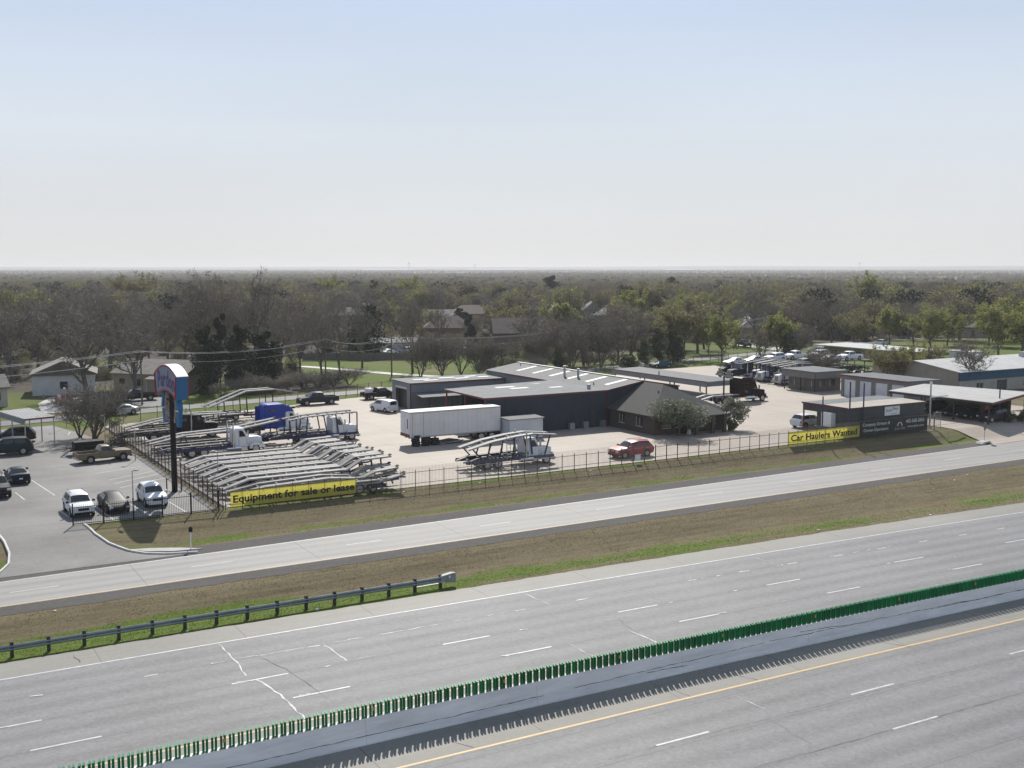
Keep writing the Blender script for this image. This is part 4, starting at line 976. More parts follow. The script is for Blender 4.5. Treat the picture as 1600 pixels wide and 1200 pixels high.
# stop sign seen from behind, culvert, marker post
t = thing('stop_sign', 'back of a stop sign on a thin post at the yard drive corner', 'sign', (131.6 * K, 97.0 * K, gz(131.6, 97) * K), R(20))
MB().tube((0, 0, -.2), (0, 0, 2.35), .035, .035, 6).build('post', galv, t)
oc = [(math.cos(R(22.5 + 45 * i)) * .58, math.sin(R(22.5 + 45 * i)) * .58) for i in range(8)]
mb = MB(); mb.add([(x, -.05, 2.1 + z) for x, z in oc] + [(x, -.035, 2.1 + z) for x, z in oc], [tuple(range(8)), tuple(range(15, 7, -1))] + [(i, (i + 1) % 8, 8 + (i + 1) % 8, 8 + i) for i in range(8)])
mb.build('plate', M('sign_back', (.13, .10, .09), .5), t)
t = thing('culvert_headwall', 'pale concrete culvert end in the ditch below the stop sign', 'culvert', (130.9 * K, 96.6 * K, -.12), R(10))
MB().prof([(-1.1, -.2), (1.1, -.2), (1.1, .2), (.7, .42), (-.7, .42), (-1.1, .2)], .5, .05).build('block', concrete, t); MB().box(-.3, .5, -.52, -.495, -.1, .26).build('pipe_mouth', dark_in, t)
t = thing('marker_post', 'short white marker post with a round black top by the frontage road', 'marker', (22.6 * K, 93.6 * K, gz(22.6, 93.6) * K))
MB().tube((0, 0, -.1), (0, 0, 1.45), .045, .045, 8).build('post', white_paint, t); MB().tube((0, 0, 1.4), (0, 0, 1.72), .15, .15, 10).tube((0, 0, 1.72), (0, 0, 1.82), .15, .05, 10).build('top', black, t)
t = thing('marker_post', 'thin grey marker stake in the grass near the yard drive', 'marker', (128.2 * K, 100.2 * K, gz(128.2, 100.2) * K))
MB().tube((0, 0, -.1), (0, 0, 1.5), .03, .03, 6).build('post', galv, t); MB().box(-.05, .05, -.035, .035, 1.2, 1.5).build('plate', galv, t)
t = thing('notice_board', 'small white notice tied to the fence in front of the red car', 'notice', (77.3 * K, (FV(77.3) - .08) * K, gz(77.3, FV(77.3)) * K))
MB().box(-.35, .35, -.015, 0, .35, 1.0).build('board', white_paint, t); MB().box(-.37, .37, .001, .015, .97, 1.03).build('batten', galv, t)

# ------------------------------------------------------------------ utility poles and wires
poles = [(-30, 166.5, 9.5), (38.7, 190.9, 9.2), (78.1, 208.8, 9.0), (94.9, 214.2, 8.6), (150, 222, 8.8), (222, 236, 9.0)]
labs = ['leaning wooden utility pole at far left of the street', 'wooden utility pole beside the parked black pickup', 'wooden utility pole among the bare trees behind the dark pickup', 'wooden utility pole with transformer behind the workshop wing', 'wooden utility pole behind the rear fence', 'wooden utility pole beyond the car haulers']
tops = []
for (u, v, h), lb in zip(poles, labs):
    t = thing('utility_pole', lb, 'utility pole', (u * K, v * K, .9), R(15), 'utility poles along the back street')
    MB().tube((0, 0, -.2), (0, 0, h * K), .16, .11, 8).build('pole', wood, t); MB().box(-.06, .06, -1.1, 1.1, h * K - .5, h * K - .36).build('cross_arm', wood, t)
    for y in (-1, -.35, .35, 1): MB().tube((0, y, h * K - .36), (0, y, h * K - .2), .05, .04, 6).build('insulator', galv, t)
    tops.append((u * K, v * K, .9 + h * K))
t = bpy.data.objects['utility_pole.003'] if 'utility_pole.003' in bpy.data.objects else None
if t: MB().tube((.3, .2, 6.0), (.3, .2, 6.9), .25, .25, 10).build('transformer', lamp_m, t)
wirem = M('wire', (0.55, 0.55, 0.55), 0.4, 0.2)
for i in range(len(tops) - 1):
    for k, (off, dz, nm) in enumerate(((-1.0, -.18, 'top left'), (1.0, -.18, 'top right'), (0.1, -1.6, 'lower'))):
        a, b_ = Vector(tops[i]), Vector(tops[i + 1]); mb = MB(); P = []
        for j in range(13):
            s_ = j / 12; p = a.lerp(b_, s_); p.z += dz - 1.1 * 4 * s_ * (1 - s_); p.y += off; P.append(p)
        for p, q in zip(P, P[1:]): mb.tube(p, q, .03, .03, 4, cap=False)
        tag(mb.build('power_line', wirem), '%s wire of the power line, span %s' % (nm, ('left of the black pickup', 'from the black pickup to the bare trees', 'above the dark pickup', 'behind the workshop', 'beyond the rear fence')[i]), 'wire', 'power line wires')

# ------------------------------------------------------------------ wheels and cars
rimm = M('alloy_rim', (0.38, 0.38, 0.39), 0.35, 0.8)
def wheel_mb(r, w, hub=.6):
    t = MB(); n = 16
    prof = [(-w / 2, r * .72), (-w / 2, r * .93), (-w * .36, r), (w * .36, r), (w / 2, r * .93), (w / 2, r * .72)]
    for y, rr in prof:
        for i in range(n): a = 2 * math.pi * i / n; t.v.append((math.cos(a) * rr, y, math.sin(a) * rr))
    for k in range(len(prof) - 1):
        for i in range(n): t.f.append((k * n + i, k * n + (i + 1) % n, (k + 1) * n + (i + 1) % n, (k + 1) * n + i)); t.m.append(0)
    rm = MB()
    for s_ in (-1, 1):
        rm.tube((0, s_ * (w / 2 - .05), 0), (0, s_ * (w / 2 - .01), 0), r * .73, r * hub, 12); rm.tube((0, s_ * (w / 2 - .012), 0), (0, s_ * (w / 2 + .015), 0), r * .2, r * .16, 8)
    return t, rm
WH = {}
def wheel(parent, x, y, r, w, rim=None):
    key = (round(r, 3), round(w, 3), id(rim))
    if key not in WH:
        a, c = wheel_mb(r, w); o = a.build('wheel', rubber, parent); q = c.build('rim', rim or rimm, o); WH[key] = (o.data, q.data)
    else:
        o = bpy.data.objects.new('wheel', WH[key][0]); COL.objects.link(o); o.parent = parent
        q = bpy.data.objects.new('rim', WH[key][1]); COL.objects.link(q); q.parent = o
    o.location = (x, y, r)
    return o
PAINT = {}
def paint(name, c, rough=.3, metal=.0): dk = max(c) < .12; return M('paint_' + name, c, .5 if dk else .4, metal * .4, coat=0 if dk else .1, var=.04, scale=.8, spec=.16 if dk else .35)
# stations: x, low, belt, top, half width, half width of roof
CARS = {
 'sedan': dict(st=[(2.36, .32, .60, .60, .72, .60), (2.22, .24, .72, .72, .84, .70), (1.5, .22, .86, .86, .90, .76), (.95, .22, .93, .95, .91, .74), (.2, .22, .95, 1.38, .91, .62), (-.45, .22, .96, 1.44, .91, .62), (-1.05, .22, .98, 1.40, .91, .60), (-1.75, .24, 1.0, 1.03, .90, .66), (-2.2, .3, .97, .98, .85, .70), (-2.36, .4, .80, .80, .76, .62)], ws=3, roof=(4, 6), rw=6, wb=(1.42, -1.36), r=.33),
 'suv': dict(st=[(2.38, .4, .78, .78, .74, .62), (2.25, .3, .95, .95, .88, .74), (1.6, .28, 1.06, 1.06, .94, .80), (1.1, .28, 1.10, 1.13, .95, .78), (.4, .28, 1.12, 1.66, .95, .68), (-.6, .28, 1.13, 1.74, .95, .69), (-1.75, .28, 1.14, 1.70, .95, .68), (-2.2, .32, 1.14, 1.18, .93, .78), (-2.38, .42, .95, .95, .86, .72)], ws=3, roof=(4, 6), rw=6, wb=(1.45, -1.42), r=.38),
 'van': dict(st=[(2.3, .34, .72, .72, .72, .60), (2.15, .26, .92, .92, .86, .72), (1.55, .24, 1.06, 1.08, .90, .76), (.75, .24, 1.10, 1.74, .91, .72), (-.6, .24, 1.1, 1.82, .91, .76), (-1.9, .24, 1.1, 1.80, .91, .76), (-2.22, .26, 1.1, 1.72, .90, .74), (-2.3, .34, .95, .96, .86, .74)], ws=2, roof=(3, 5), rw=6, wb=(1.5, -1.45), r=.33),
 'pickup': dict(st=[(2.9, .5, .92, .92, .80, .68), (2.75, .38, 1.08, 1.08, .94, .80), (2.0, .36, 1.16, 1.16, .98, .84), (1.5, .36, 1.18, 1.21, .99, .82), (.8, .36, 1.2, 1.80, .99, .70), (0, .36, 1.2, 1.85, .99, .70), (-.55, .36, 1.2, 1.80, .99, .70), (-.75, .36, 1.2, 1.24, .99, .80)], ws=3, roof=(4, 6), rw=6, wb=(1.95, -1.75), r=.40, bed=(-.78, -2.85)),
 'oldpickup': dict(st=[(2.7, .5, .95, .95, .84, .74), (2.62, .42, 1.03, 1.03, .95, .84), (1.6, .4, 1.08, 1.08, .97, .86), (.95, .4, 1.10, 1.13, .97, .82), (.45, .4, 1.1, 1.66, .97, .68), (0, .4, 1.1, 1.70, .97, .68), (-.3, .4, 1.1, 1.67, .97, .68), (-.5, .4, 1.1, 1.14, .97, .80)], ws=3, roof=(4, 6), rw=6, wb=(1.75, -1.55), r=.38, bed=(-.52, -2.68)),
}
def ring(s_):
    x, lo, be, to, w, wr = s_
    mid = lo + (be - lo) * .55
    half = [(0, lo), (w * .82, lo), (w * .98, lo + .12), (w, mid), (w * .96, be), (wr, to - .06 if to > be + .1 else to - .01), (wr * .72, to), (0, to + .02)]
    return [(x, y, z) for y, z in half] + [(x, -y, z) for y, z in half[-2:0:-1]]
def car(kind, name, label, u, v, hd, pm, z=1.0, cat='car', group=None, s=1.0, rack=False, trim=None, pitch=0.0):
    d = CARS[kind]; st = d['st']; t = thing(name, label, cat, (u * K, v * K, z * K), R(hd), group)
    if s != 1.0: t.scale = (s, s, s)
    if pitch: t.rotation_euler.y = R(pitch)
    rs = [ring(x) for x in st]; n = len(rs[0]); mb = MB()
    for r_ in rs: mb.v += r_
    for k in range(len(rs) - 1):
        for i in range(n): mb.f.append((k * n + i, k * n + (i + 1) % n, (k + 1) * n + (i + 1) % n, (k + 1) * n + i)); mb.m.append(0)
    mb.f += [tuple(range(n - 1, -1, -1)), tuple(range((len(rs) - 1) * n, len(rs) * n))]; mb.m += [0, 0]
    body = mb.build('body', pm, t, smooth=True)
    mod = body.modifiers.new('edge', 'EDGE_SPLIT'); mod.split_angle = R(38)
    def pane(k, idx, f0=.08, f1=.92, name='window', off=.014):
        a, b_ = rs[k], rs[k + 1]; mb = MB(); A = [Vector(a[i]) for i in idx]; Bq = [Vector(b_[i]) for i in idx]
        row0 = [p.lerp(q, f0) for p, q in zip(A, Bq)]; row1 = [p.lerp(q, f1) for p, q in zip(A, Bq)]
        for i in range(len(idx) - 1):
            q = [row0[i], row0[i + 1], row1[i + 1], row1[i]]; nn = (q[1] - q[0]).cross(q[3] - q[0])
            if nn.length < 1e-6: continue
            nn.normalize(); c = sum(q, Vector()) / 4; cc = Vector((c.x, 0, (st[k][1] + 1.0)))
            if nn.dot(c - cc) < 0: nn = -nn
            mb.poly([x + nn * off for x in q])
        return mb.build(name, glass, t)
    top = [5, 6, 7, 8, 9]
    pane(d['ws'], top, .1, .92, 'windshield')
    if kind != 'van' : pane(d['rw'], top, .1, .9, 'rear_window')
    else:
        MB().poly([(-2.285, -.6, 1.12), (-2.285, .6, 1.12), (-2.245, .55, 1.6), (-2.245, -.55, 1.6)][::-1]).build('rear_window', glass, t)
    def side(k0, k1, s_):
        idx = (4, 5) if s_ > 0 else (10, 9)
        for k in range(k0, k1):
            a, b_ = rs[k], rs[k + 1]; q = []
            lo0, hi0 = Vector(a[idx[0]]), Vector(a[idx[1]]); lo1, hi1 = Vector(b_[idx[0]]), Vector(b_[idx[1]])
            A = lo0.lerp(hi0, .12), lo0.lerp(hi0, .88); C = lo1.lerp(hi1, .12), lo1.lerp(hi1, .88)
            f0, f1 = .06, .94
            q = [A[0].lerp(C[0], f0), A[0].lerp(C[0], f1), A[1].lerp(C[1], f1), A[1].lerp(C[1], f0)]
            for x in q: x.y += s_ * .015
            MB().poly(q if s_ > 0 else q[::-1]).build('side_window', glass, t)
    k0, k1 = d['roof']
    for s_ in (1, -1):
        side(k0, k1 if kind != 'van' else k0 + 1, s_)
        a = rs[k0]; c0 = rs[k0 - 1]; i4, i5 = (4, 5) if s_ > 0 else (10, 9)      # small quarter light
        p = [Vector(c0[i4]).lerp(Vector(a[i4]), .5), Vector(a[i4]), Vector(a[i4]).lerp(Vector(a[i5]), .8)]
        p[0].z += .05; p[1].z += .07
        for x in p: x.y += s_ * .014
        MB().poly(p if s_ < 0 else p[::-1]).build('side_window', glass, t)
    r = d['r']; w = st[len(st) // 2][4]
    for x in d['wb']:
        for s_ in (1, -1):
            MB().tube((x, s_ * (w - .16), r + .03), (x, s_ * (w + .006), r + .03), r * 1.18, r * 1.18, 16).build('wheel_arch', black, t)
            wheel(t, x, s_ * (w - .085), r, .22)
    xf, xr = st[0][0], st[-1][0]; wf = st[1][4]; hz = st[1][2] - .14
    if 'bed' in d:
        x1, x0 = d['bed']; bw = w; zb = 1.16 if kind == 'pickup' else 1.06; lo = .45
        bd = MB()
        for s_ in (1, -1): bd.box(x0, x1, *sorted((s_ * bw, s_ * (bw - .12))), lo, zb)
        bd.box(x0, x1, -bw + .12, bw - .12, lo, lo + .22); bd.box(x0, x0 + .07, -bw + .12, bw - .12, lo + .22, zb - .02); bd.box(x1 - .06, x1, -bw + .12, bw - .12, lo + .22, zb)
        bd.build('bed', pm, t); MB().box(x0 - .1, x0 - .002, -bw + .05, bw - .05, .42, .6).build('rear_bumper', chrome, t); xr = x0
        for s_ in (1, -1): MB().box(x0 - .03, x0 - .003, *sorted((s_ * bw, s_ * (bw - .16))), .62, 1.0).build('tail_light', lens_red, t)
    else:
        for s_ in (1, -1): MB().box(xr + .02, xr + .16, *sorted((s_ * (st[-2][4] + .012), s_ * (st[-2][4] - .22))), hz - .04, hz + .14).build('tail_light', lens_red, t)
        MB().box(xr - .06, xr + .1, -.7, .7, .36, .52).build('rear_bumper', trim or pm, t)
    for s_ in (1, -1):
        MB().box(xf - .16, xf + .02, *sorted((s_ * (wf - .02), s_ * (wf - .32))), hz - .1, hz + .06).build('headlight', lens_clear, t)
        MB().box(st[d['ws']][0] - .28, st[d['ws']][0] - .1, *sorted((s_ * (w + .0), s_ * (w + .2))), st[d['ws']][2] + .02, st[d['ws']][2] + .18).build('mirror', trim or pm, t)
    MB().box(xf - .1, xf + .03, -.42, .42, hz - .16, hz + .04).build('grille', black, t)
    MB().box(xf - .1, xf + .07, -.74, .74, .34, .52).build('front_bumper', trim or black, t)
    MB().box(xr - .075, xr - .061, -.16, .16, .55, .68).build('plate', white_paint, t)
    if rack:
        rk = MB()
        for s_ in (1, -1): rk.beam((st[k0][0] - .2, s_ * .58, st[k0 + 1][3] + .07), (st[k1][0], s_ * .58, st[k1][3] + .09), .04, .04)
        rk.build('roof_rack', black, t)
    return t
P_white = paint('white', (.70, .71, .72)); P_black = paint('black', (.012, .012, .015)); P_navy = paint('navy', (.012, .022, .04)); P_grey = paint('graphite', (.035, .036, .04), .28, 0)
P_silver = paint('silver', (.45, .46, .48), .3, .5); P_red = paint('crimson', (.34, .008, .03)); P_tan = paint('tan', (.17, .135, .085)); P_maroon = paint('maroon', (.014, .003, .004)); P_teal = paint('teal', (.02, .09, .11))
P_green = paint('dark_green', (.018, .035, .035)); P_blue = paint('royal_blue', (.012, .045, .30)); P_char = paint('charcoal', (.03, .033, .04))
car('suv', 'suv', 'white off-road estate nearest the car park drive, behind the black fence', 15.9, 108.6, -89, P_white, rack=True, trim=black)
car('sedan', 'sedan', 'dark grey saloon parked between the two white cars', 19.05, 108.7, -88, P_grey, s=1.03)
car('suv', 'crossover', 'white crossover parked beside the pylon sign', 22.85, 109.7, -90, P_white, s=.98, trim=P_white)
car('sedan', 'sedan', 'dark blue saloon seen from behind at the left of the car park', 12.7, 128.5, 92, P_navy, s=1.02)
car('suv', 'suv', 'silver and black estate cut off by the left picture edge', 10.0, 121.8, -88, P_char, s=1.08, rack=True)
car('oldpickup', 'pickup', 'old tan pickup truck with white roof and empty bed', 23.0, 136.9, 9, P_tan, cat='pickup', s=1.05)
car('suv', 'suv', 'dark green boxy estate parked in front of the small carport', 13.6, 147.6, 176, P_green, s=1.12)
car('suv', 'suv', 'dark vehicle with pale windows parked beneath the small carport', 15.4, 158.0, 170, P_char, s=1.02)
car('sedan', 'sedan', 'silver saloon standing on the street behind the bare bush', 33.2, 179.4, 188, P_silver, cat='car')
car('pickup', 'pickup', 'black pickup in front of the tan house', 39.3, 197.3, 178, P_black, cat='pickup')
car('suv', 'suv', 'dark off-road vehicle with red bonnet parked beside the tan house drive', 33.6, 197.6, 185, P_maroon)
car('suv', 'car', 'maroon car parked in front of the white house', 27.4, 198.5, 95, P_red, s=.95)
car('pickup', 'pickup', 'dark crew cab pickup parked alone at the back of the yard', 64.4, 176.2, 180, P_char, cat='pickup', s=1.06)
pk = car('pickup', 'pickup', 'black flatbed pickup carrying a white tank beside the workshop wing', 76.6, 178.4, 2, P_black, cat='pickup')
tk = thing('water_tank', 'white plastic tank standing on the black flatbed pickup', 'tank', (74.6 * K, 178.4 * K, 1.62)); MB().tube((0, 0, 0), (0, 0, 1.0), .62, .62, 14).tube((0, 0, 1.0), (0, 0, 1.2), .62, .25, 14).build('shell', lamp_m, tk, smooth=False); MB().tube((0, 0, 1.2), (0, 0, 1.28), .2, .2, 10).build('lid', black, tk)
car('van', 'van', 'small white delivery van at the workshop roller door', 70.4, 162.2, 104, P_white, cat='van')
car('suv', 'suv', 'red estate car parked behind the notice on the fence', 79.4, 107.7, 181, P_red, s=1.05, rack=True)
car('suv', 'suv', 'white estate car beside the roadside shed', 116.6, 115.2, 2, P_white, s=1.02)
car('sedan', 'sedan', 'dark teal car under the evergreen bushes at the back fence', 157.2, 202, 170, P_teal)
for k, (v, pm, lb) in enumerate(((105.6, P_char, 'dark car at the near end under the long carport'), (109.4, P_navy, 'dark blue car second under the long carport'), (113.2, P_grey, 'grey car third under the long carport'), (117.2, P_char, 'dark estate at the far end under the long carport'))):
    car('suv' if k % 3 == 0 else 'sedan', 'car', lb, 145.2 + k * .2, v, 178, pm)
car('pickup', 'pickup', 'dark pickup on the drive of the house beyond the back fence', 220.5, 244, 250, P_green, cat='pickup')
car('sedan', 'sedan', 'white car parked by the long low shed', 233, 214, 200, P_white)
car('suv', 'suv', 'white car glinting behind the long low shed roof', 258, 226, 20, P_white)
for k, (u, v, h) in enumerate(((118, 268, 20), (123, 269, 160), (131, 262, 30), (137, 259, 10))): car('suv' if k % 2 else 'sedan', 'car', ('white car at the left of the far parking strip', 'silver car second in the far parking strip', 'white car third in the far parking strip', 'pale car at the right of the far parking strip')[k], u, v, h, P_white if k % 2 == 0 else P_silver)
# ------------------------------------------------------------------ lorries
frm = M('chassis_black', (0.02, 0.02, 0.022), 0.55); frb = M('chassis_blue', (0.012, 0.02, 0.075), 0.5, var=.3, scale=2); steelrim = M('truck_rim', (.48, .48, .5), .3, .8)
def rail_pair(mb, pts, y, w=.5, h=.09):
    for s_ in (1, -1):
        for p, q in zip(pts, pts[1:]): mb.beam((p[0], s_ * y, p[1]), (q[0], s_ * y, q[1]), w, h)
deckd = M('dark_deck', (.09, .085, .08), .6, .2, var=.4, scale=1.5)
def runners(parent, pts, y=.95, w=.52, mat=alu, name='upper_runner', rungs=True):
    """two wheel tracks with edge lips; local x,z polyline"""
    for s_ in (1, -1):
        mb = MB()
        for p, q in zip(pts, pts[1:]):
            mb.beam((p[0], s_ * y, p[1]), (q[0], s_ * y, q[1]), w, .05)
            for e in (1, -1): mb.beam((p[0], s_ * y + e * (w / 2 + .02), p[1] - .03), (q[0], s_ * y + e * (w / 2 + .02), q[1] - .03), .03, .14)
        mb.build(name, mat, parent)
def crossbars(parent, pts, y, n, mat, name='crossbar'):
    tot = [0]
    for p, q in zip(pts, pts[1:]): tot.append(tot[-1] + math.hypot(q[0] - p[0], q[1] - p[1]))
    for i in range(n):
        d = tot[-1] * (i + .5) / n
        for k in range(len(pts) - 1):
            if tot[k] <= d <= tot[k + 1]:
                f = (d - tot[k]) / (tot[k + 1] - tot[k]); x, z = lerp(pts[k][0], pts[k + 1][0], f), lerp(pts[k][1], pts[k + 1][1], f)
                MB().box(x - .06, x + .06, -y - .3, y + .3, z - .16, z - .03).build(name, mat, parent)
def tractor(label, u, v, hd, pm, sleeper='none', hood=None, slen=1.9, cabm=None, frame=frm, L=7.6, stacks=True, rear=None, rack=None, cat='lorry', z=1.0, group=None):
    """x=0 at the rear axles' middle, front towards +x"""
    t = thing('semi_truck', label, cat, (u * K, v * K, z * K), R(hd), group)
    F = L - 1.6; hood = hood or pm
    fr = MB()
    for s_ in (1, -1): fr.box(-1.6, F, *sorted((s_ * .36, s_ * .48)), .78, 1.02)
    for x in (-1.4, 0, 1.6, 3.0): fr.box(x - .08, x + .08, -.36, .36, .8, 1.0)
    fr.build('chassis', frame, t)
    MB().tube((-.25, 0, 1.03), (-.25, 0, 1.15), .5, .45, 12).build('fifth_wheel', frm, t)
    hx = F - .05; cx1 = F - 1.75; cl = 1.5; cx0 = cx1 - cl
    MB().prof([(cx1 - .05, .75), (cx1 - .05, 1.92), (hx - .5, 1.82), (hx - .06, 1.74), (hx, 1.64), (hx, .75)], .74, .06, 0).build('hood', hood, t)
    for s_ in (1, -1):
        MB().prof([(F - 1.55, .55), (F - 1.5, .95), (F - 1.2, 1.22), (F - .55, 1.2), (F - .12, .95), (F - .08, .6), (F - .45, .6), (F - .5, .9), (F - 1.2, .9), (F - 1.3, .55)], .22, .03, y=s_ * .97).build('fender', hood, t)
        MB().box(F - .14, F + .0, *sorted((s_ * .72, s_ * 1.02)), .98, 1.2).build('headlight', lens_clear, t)
    MB().box(hx + .002, hx + .06, -.52, .52, .72, 1.62).build('grille', chrome, t)
    gl = MB()
    for i in range(6): gl.box(hx + .062, hx + .07, -.42 + i * .15, -.34 + i * .15, .78, 1.54)
    gl.build('grille_bars', black, t)
    MB().prof([(F - .02, .38), (F - .02, .75), (F + .22, .75), (F + .25, .42)], 1.18, .05).build('bumper', chrome, t)
    cab = MB().prof([(cx0, .8), (cx0, 2.78), (cx0 + .25, 2.9), (cx1 - .42, 2.86), (cx1 - .05, 2.0), (cx1, 1.9), (cx1, .8)], 1.08, .08).build('cab', cabm or pm, t)
    MB().poly([(cx1 - .40, -.95, 2.78), (cx1 - .06, -.95, 2.05), (cx1 - .06, .95, 2.05), (cx1 - .40, .95, 2.78)]).build('windshield', glass, t, loc=(.025, 0, .012))
    for s_ in (1, -1):
        q = [(cx0 + .55, s_ * 1.09, 1.95), (cx1 - .22, s_ * 1.09, 1.95), (cx1 - .6, s_ * 1.09, 2.62), (cx0 + .55, s_ * 1.09, 2.66)]
        MB().poly(q if s_ < 0 else q[::-1]).build('side_window', glass, t)
        dr = MB().box(cx0 + .48, cx0 + .5, *sorted((s_ * 1.082, s_ * 1.095)), 1.0, 2.7).box(cx1 - .14, cx1 - .12, *sorted((s_ * 1.082, s_ * 1.095)), 1.0, 2.0).build('door_seam', frm, t)
        MB().box(cx1 - .1, cx1 + .02, *sorted((s_ * 1.2, s_ * 1.42)), 1.95, 2.6).build('mirror', chrome, t)
        MB().tube((cx0 - .9, s_ * .98, .72), (cx0 + .7, s_ * .98, .72), .31, .31, 12).build('fuel_tank', chrome, t)
        MB().box(cx0 + .75, cx1 - .1, *sorted((s_ * .75, s_ * 1.14)), .42, .82).build('step_box', chrome, t)
    sx = cx0
    if sleeper == 'flat':
        sx = cx0 - 1.75; MB().prof([(sx, .95), (sx, 2.95), (sx + .2, 3.08), (cx0 - .02, 3.02), (cx0 - .02, .95)], 1.12, .08).build('sleeper', pm, t)
        for s_ in (1, -1): MB().box(sx + .55, sx + 1.1, *sorted((s_ * 1.122, s_ * 1.13)), 2.1, 2.5).build('side_window', glass, t)
    elif sleeper == 'aero':
        sx = cx0 - slen; MB().prof([(sx, .95), (sx, 3.75), (sx + .3, 3.9), (cx0 - .3, 3.85), (cx0 + .5, 3.55), (cx1 - .35, 2.92), (cx0 + .2, 2.91), (cx0 - .02, 2.9), (cx0 - .02, .95)], 1.13, .1).build('sleeper', pm, t)
        for s_ in (1, -1):
            MB().box(sx + .6, sx + 1.35, *sorted((s_ * 1.132, s_ * 1.14)), 2.95, 3.25).build('vent_window', glass, t); MB().box(sx + .6, sx + 1.3, *sorted((s_ * 1.132, s_ * 1.14)), 1.55, 1.85).build('side_window', glass, t)
            MB().box(sx - .5, sx + .02, *sorted((s_ * 1.08, s_ * 1.12)), 1.0, 3.5).build('side_fairing', pm, t)
    if stacks:
        for s_ in (1, -1): MB().tube((cx0 - .16, s_ * 1.2, .9), (cx0 - .16, s_ * 1.2, 3.55), .085, .085, 8).tube((cx0 - .16, s_ * 1.2, 1.5), (cx0 - .16, s_ * 1.2, 2.5), .13, .13, 8).build('exhaust_stack', chrome, t)
    for x in (-.66, .66):
        for s_ in (1, -1): wheel(t, x, s_ * .92, .51, .56, steelrim)
    for s_ in (1, -1):
        wheel(t, F - .85, s_ * 1.0, .51, .30, steelrim)
        MB().box(-1.72, -1.69, *sorted((s_ * .62, s_ * 1.2)), .3, .95).build('mud_flap', black, t)
    if rear: rear(t, sx)
    if rack: rack(t, F, sx)
    return t
def hauler_back(zd=1.25, mat=frb, x0=-4.6):
    def f(t, sx):
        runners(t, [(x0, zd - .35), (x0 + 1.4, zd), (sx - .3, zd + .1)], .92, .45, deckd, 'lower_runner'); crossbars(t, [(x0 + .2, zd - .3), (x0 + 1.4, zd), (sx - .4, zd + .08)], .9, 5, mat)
        mb = MB()
        for s_ in (1, -1): mb.box(x0 + .1, sx, *sorted((s_ * 1.18, s_ * 1.26)), .75, 1.1)
        mb.build('side_sill', mat, t)
    return f
def hauler_rack(pts, posts, mat=frb, w=.46):
    def f(t, F, sx):
        P = [(F + a, z) for a, z in pts]
        runners(t, P, .92, w); crossbars(t, P, .92, 7, mat)
        for (a, zt, b, zb) in posts:
            for s_ in (1, -1): MB().beam((F + b, s_ * 1.2, zb), (F + a, s_ * 1.2, zt), .12, .12).build('post', mat, t)
        mb = MB()
        for s_ in (1, -1): mb.box(F + pts[0][0] + .4, F + .0, *sorted((s_ * 1.16, s_ * 1.24)), .72, 1.02)
        mb.build('side_sill', mat, t)
    return f
def deck_trailer(name, label, u, v, hd, prof, L=16.0, mat=frm, lower=True, axles=(3.6, 4.9), z=1.0, group='empty car trailers parked in a row', cols=None, posts=None):
    """car trailer: x from 0 (rear tip) to L (front)"""
    t = thing(name, label, 'trailer', (u * K, v * K, z * K), R(hd), group)
    runners(t, prof, .93, .74, cols or alu); crossbars(t, prof, .93, 9, mat)
    lo = [(1.4, .75), (2.8, .85), (axles[0] - .8, .95), (axles[0] - .4, 1.15), (axles[-1] + .5, 1.15), (axles[-1] + 1.2, .7), (L - 3.6, .7), (L - 2.2, 1.2), (L - .8, 1.25)]
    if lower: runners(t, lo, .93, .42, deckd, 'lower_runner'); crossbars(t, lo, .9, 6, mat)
    fr = MB()
    for s_ in (1, -1):
        for p, q in zip(lo, lo[1:]): fr.beam((p[0], s_ * 1.22, p[1] - .12), (q[0], s_ * 1.22, q[1] - .12), .1, .24)
    fr.build('chassis', mat, t)
    def zt(x):
        for p, q in zip(prof, prof[1:]):
            if p[0] <= x <= q[0]: return lerp(p[1], q[1], (x - p[0]) / (q[0] - p[0]))
        return prof[-1][1]
    for x in posts or (2.9, 5.6, 9.0, 12.2, L - 1.6):
        for s_ in (1, -1): MB().beam((x + .15, s_ * 1.24, .7), (x, s_ * 1.24, zt(x) - .03), .12, .12).build('post', mat, t)
    for x in axles:
        for s_ in (1, -1): wheel(t, x, s_ * .95, .48, .5, steelrim)
    MB().beam((L - .9, 0, 1.1), (L + .4, 0, .95), .2, .16).build('hitch', mat, t)
    for s_ in (1, -1): MB().beam((prof[-1][0] - .1, s_ * .93, prof[-1][1] + .04), (prof[-1][0] + .12, s_ * .93, prof[-1][1] + .16), .5, .05).build('end_stop', rubber, t)
    return t
# the row of empty trailers behind the yellow banner
PR = [(0, .75), (2.6, 1.5), (12.0, 1.55), (13.5, 2.35), (16.5, 2.45)]
first = deck_trailer('car_trailer', 'empty car trailer with pale ramps, farthest of the parked row', 28.9, 123.6, 0, PR, 17.0)
ordn = ['second', 'third', 'fourth', 'fifth', 'sixth']
for k in range(5):
    dup(first, 'empty car trailer with pale ramps, %s from the white day cab in the parked row' % ordn[k], ((28.9 + .25 * (k % 2) + .12 * k) * K, (123.6 - 2.78 * (k + 1)) * K, K), R(rnd.uniform(-.6, .6)))
deck_trailer('car_trailer', 'low blue-framed car trailer right behind the yellow equipment banner', 29.6, 106.7, 0, [(0, .7), (3.0, 1.2), (9, 1.4), (12.2, 1.1), (13.6, 1.6), (15.9, 1.8)], 16.0, frb)
deck_trailer('car_trailer', 'nearest cluttered car trailer touching the fence behind the yellow banner', 30.4, 104.6, 0, [(0, .9), (4, 1.1), (8, .95), (12.4, 1.0), (15, 1.5)], 15.2, frb, axles=(10.5, 11.8))
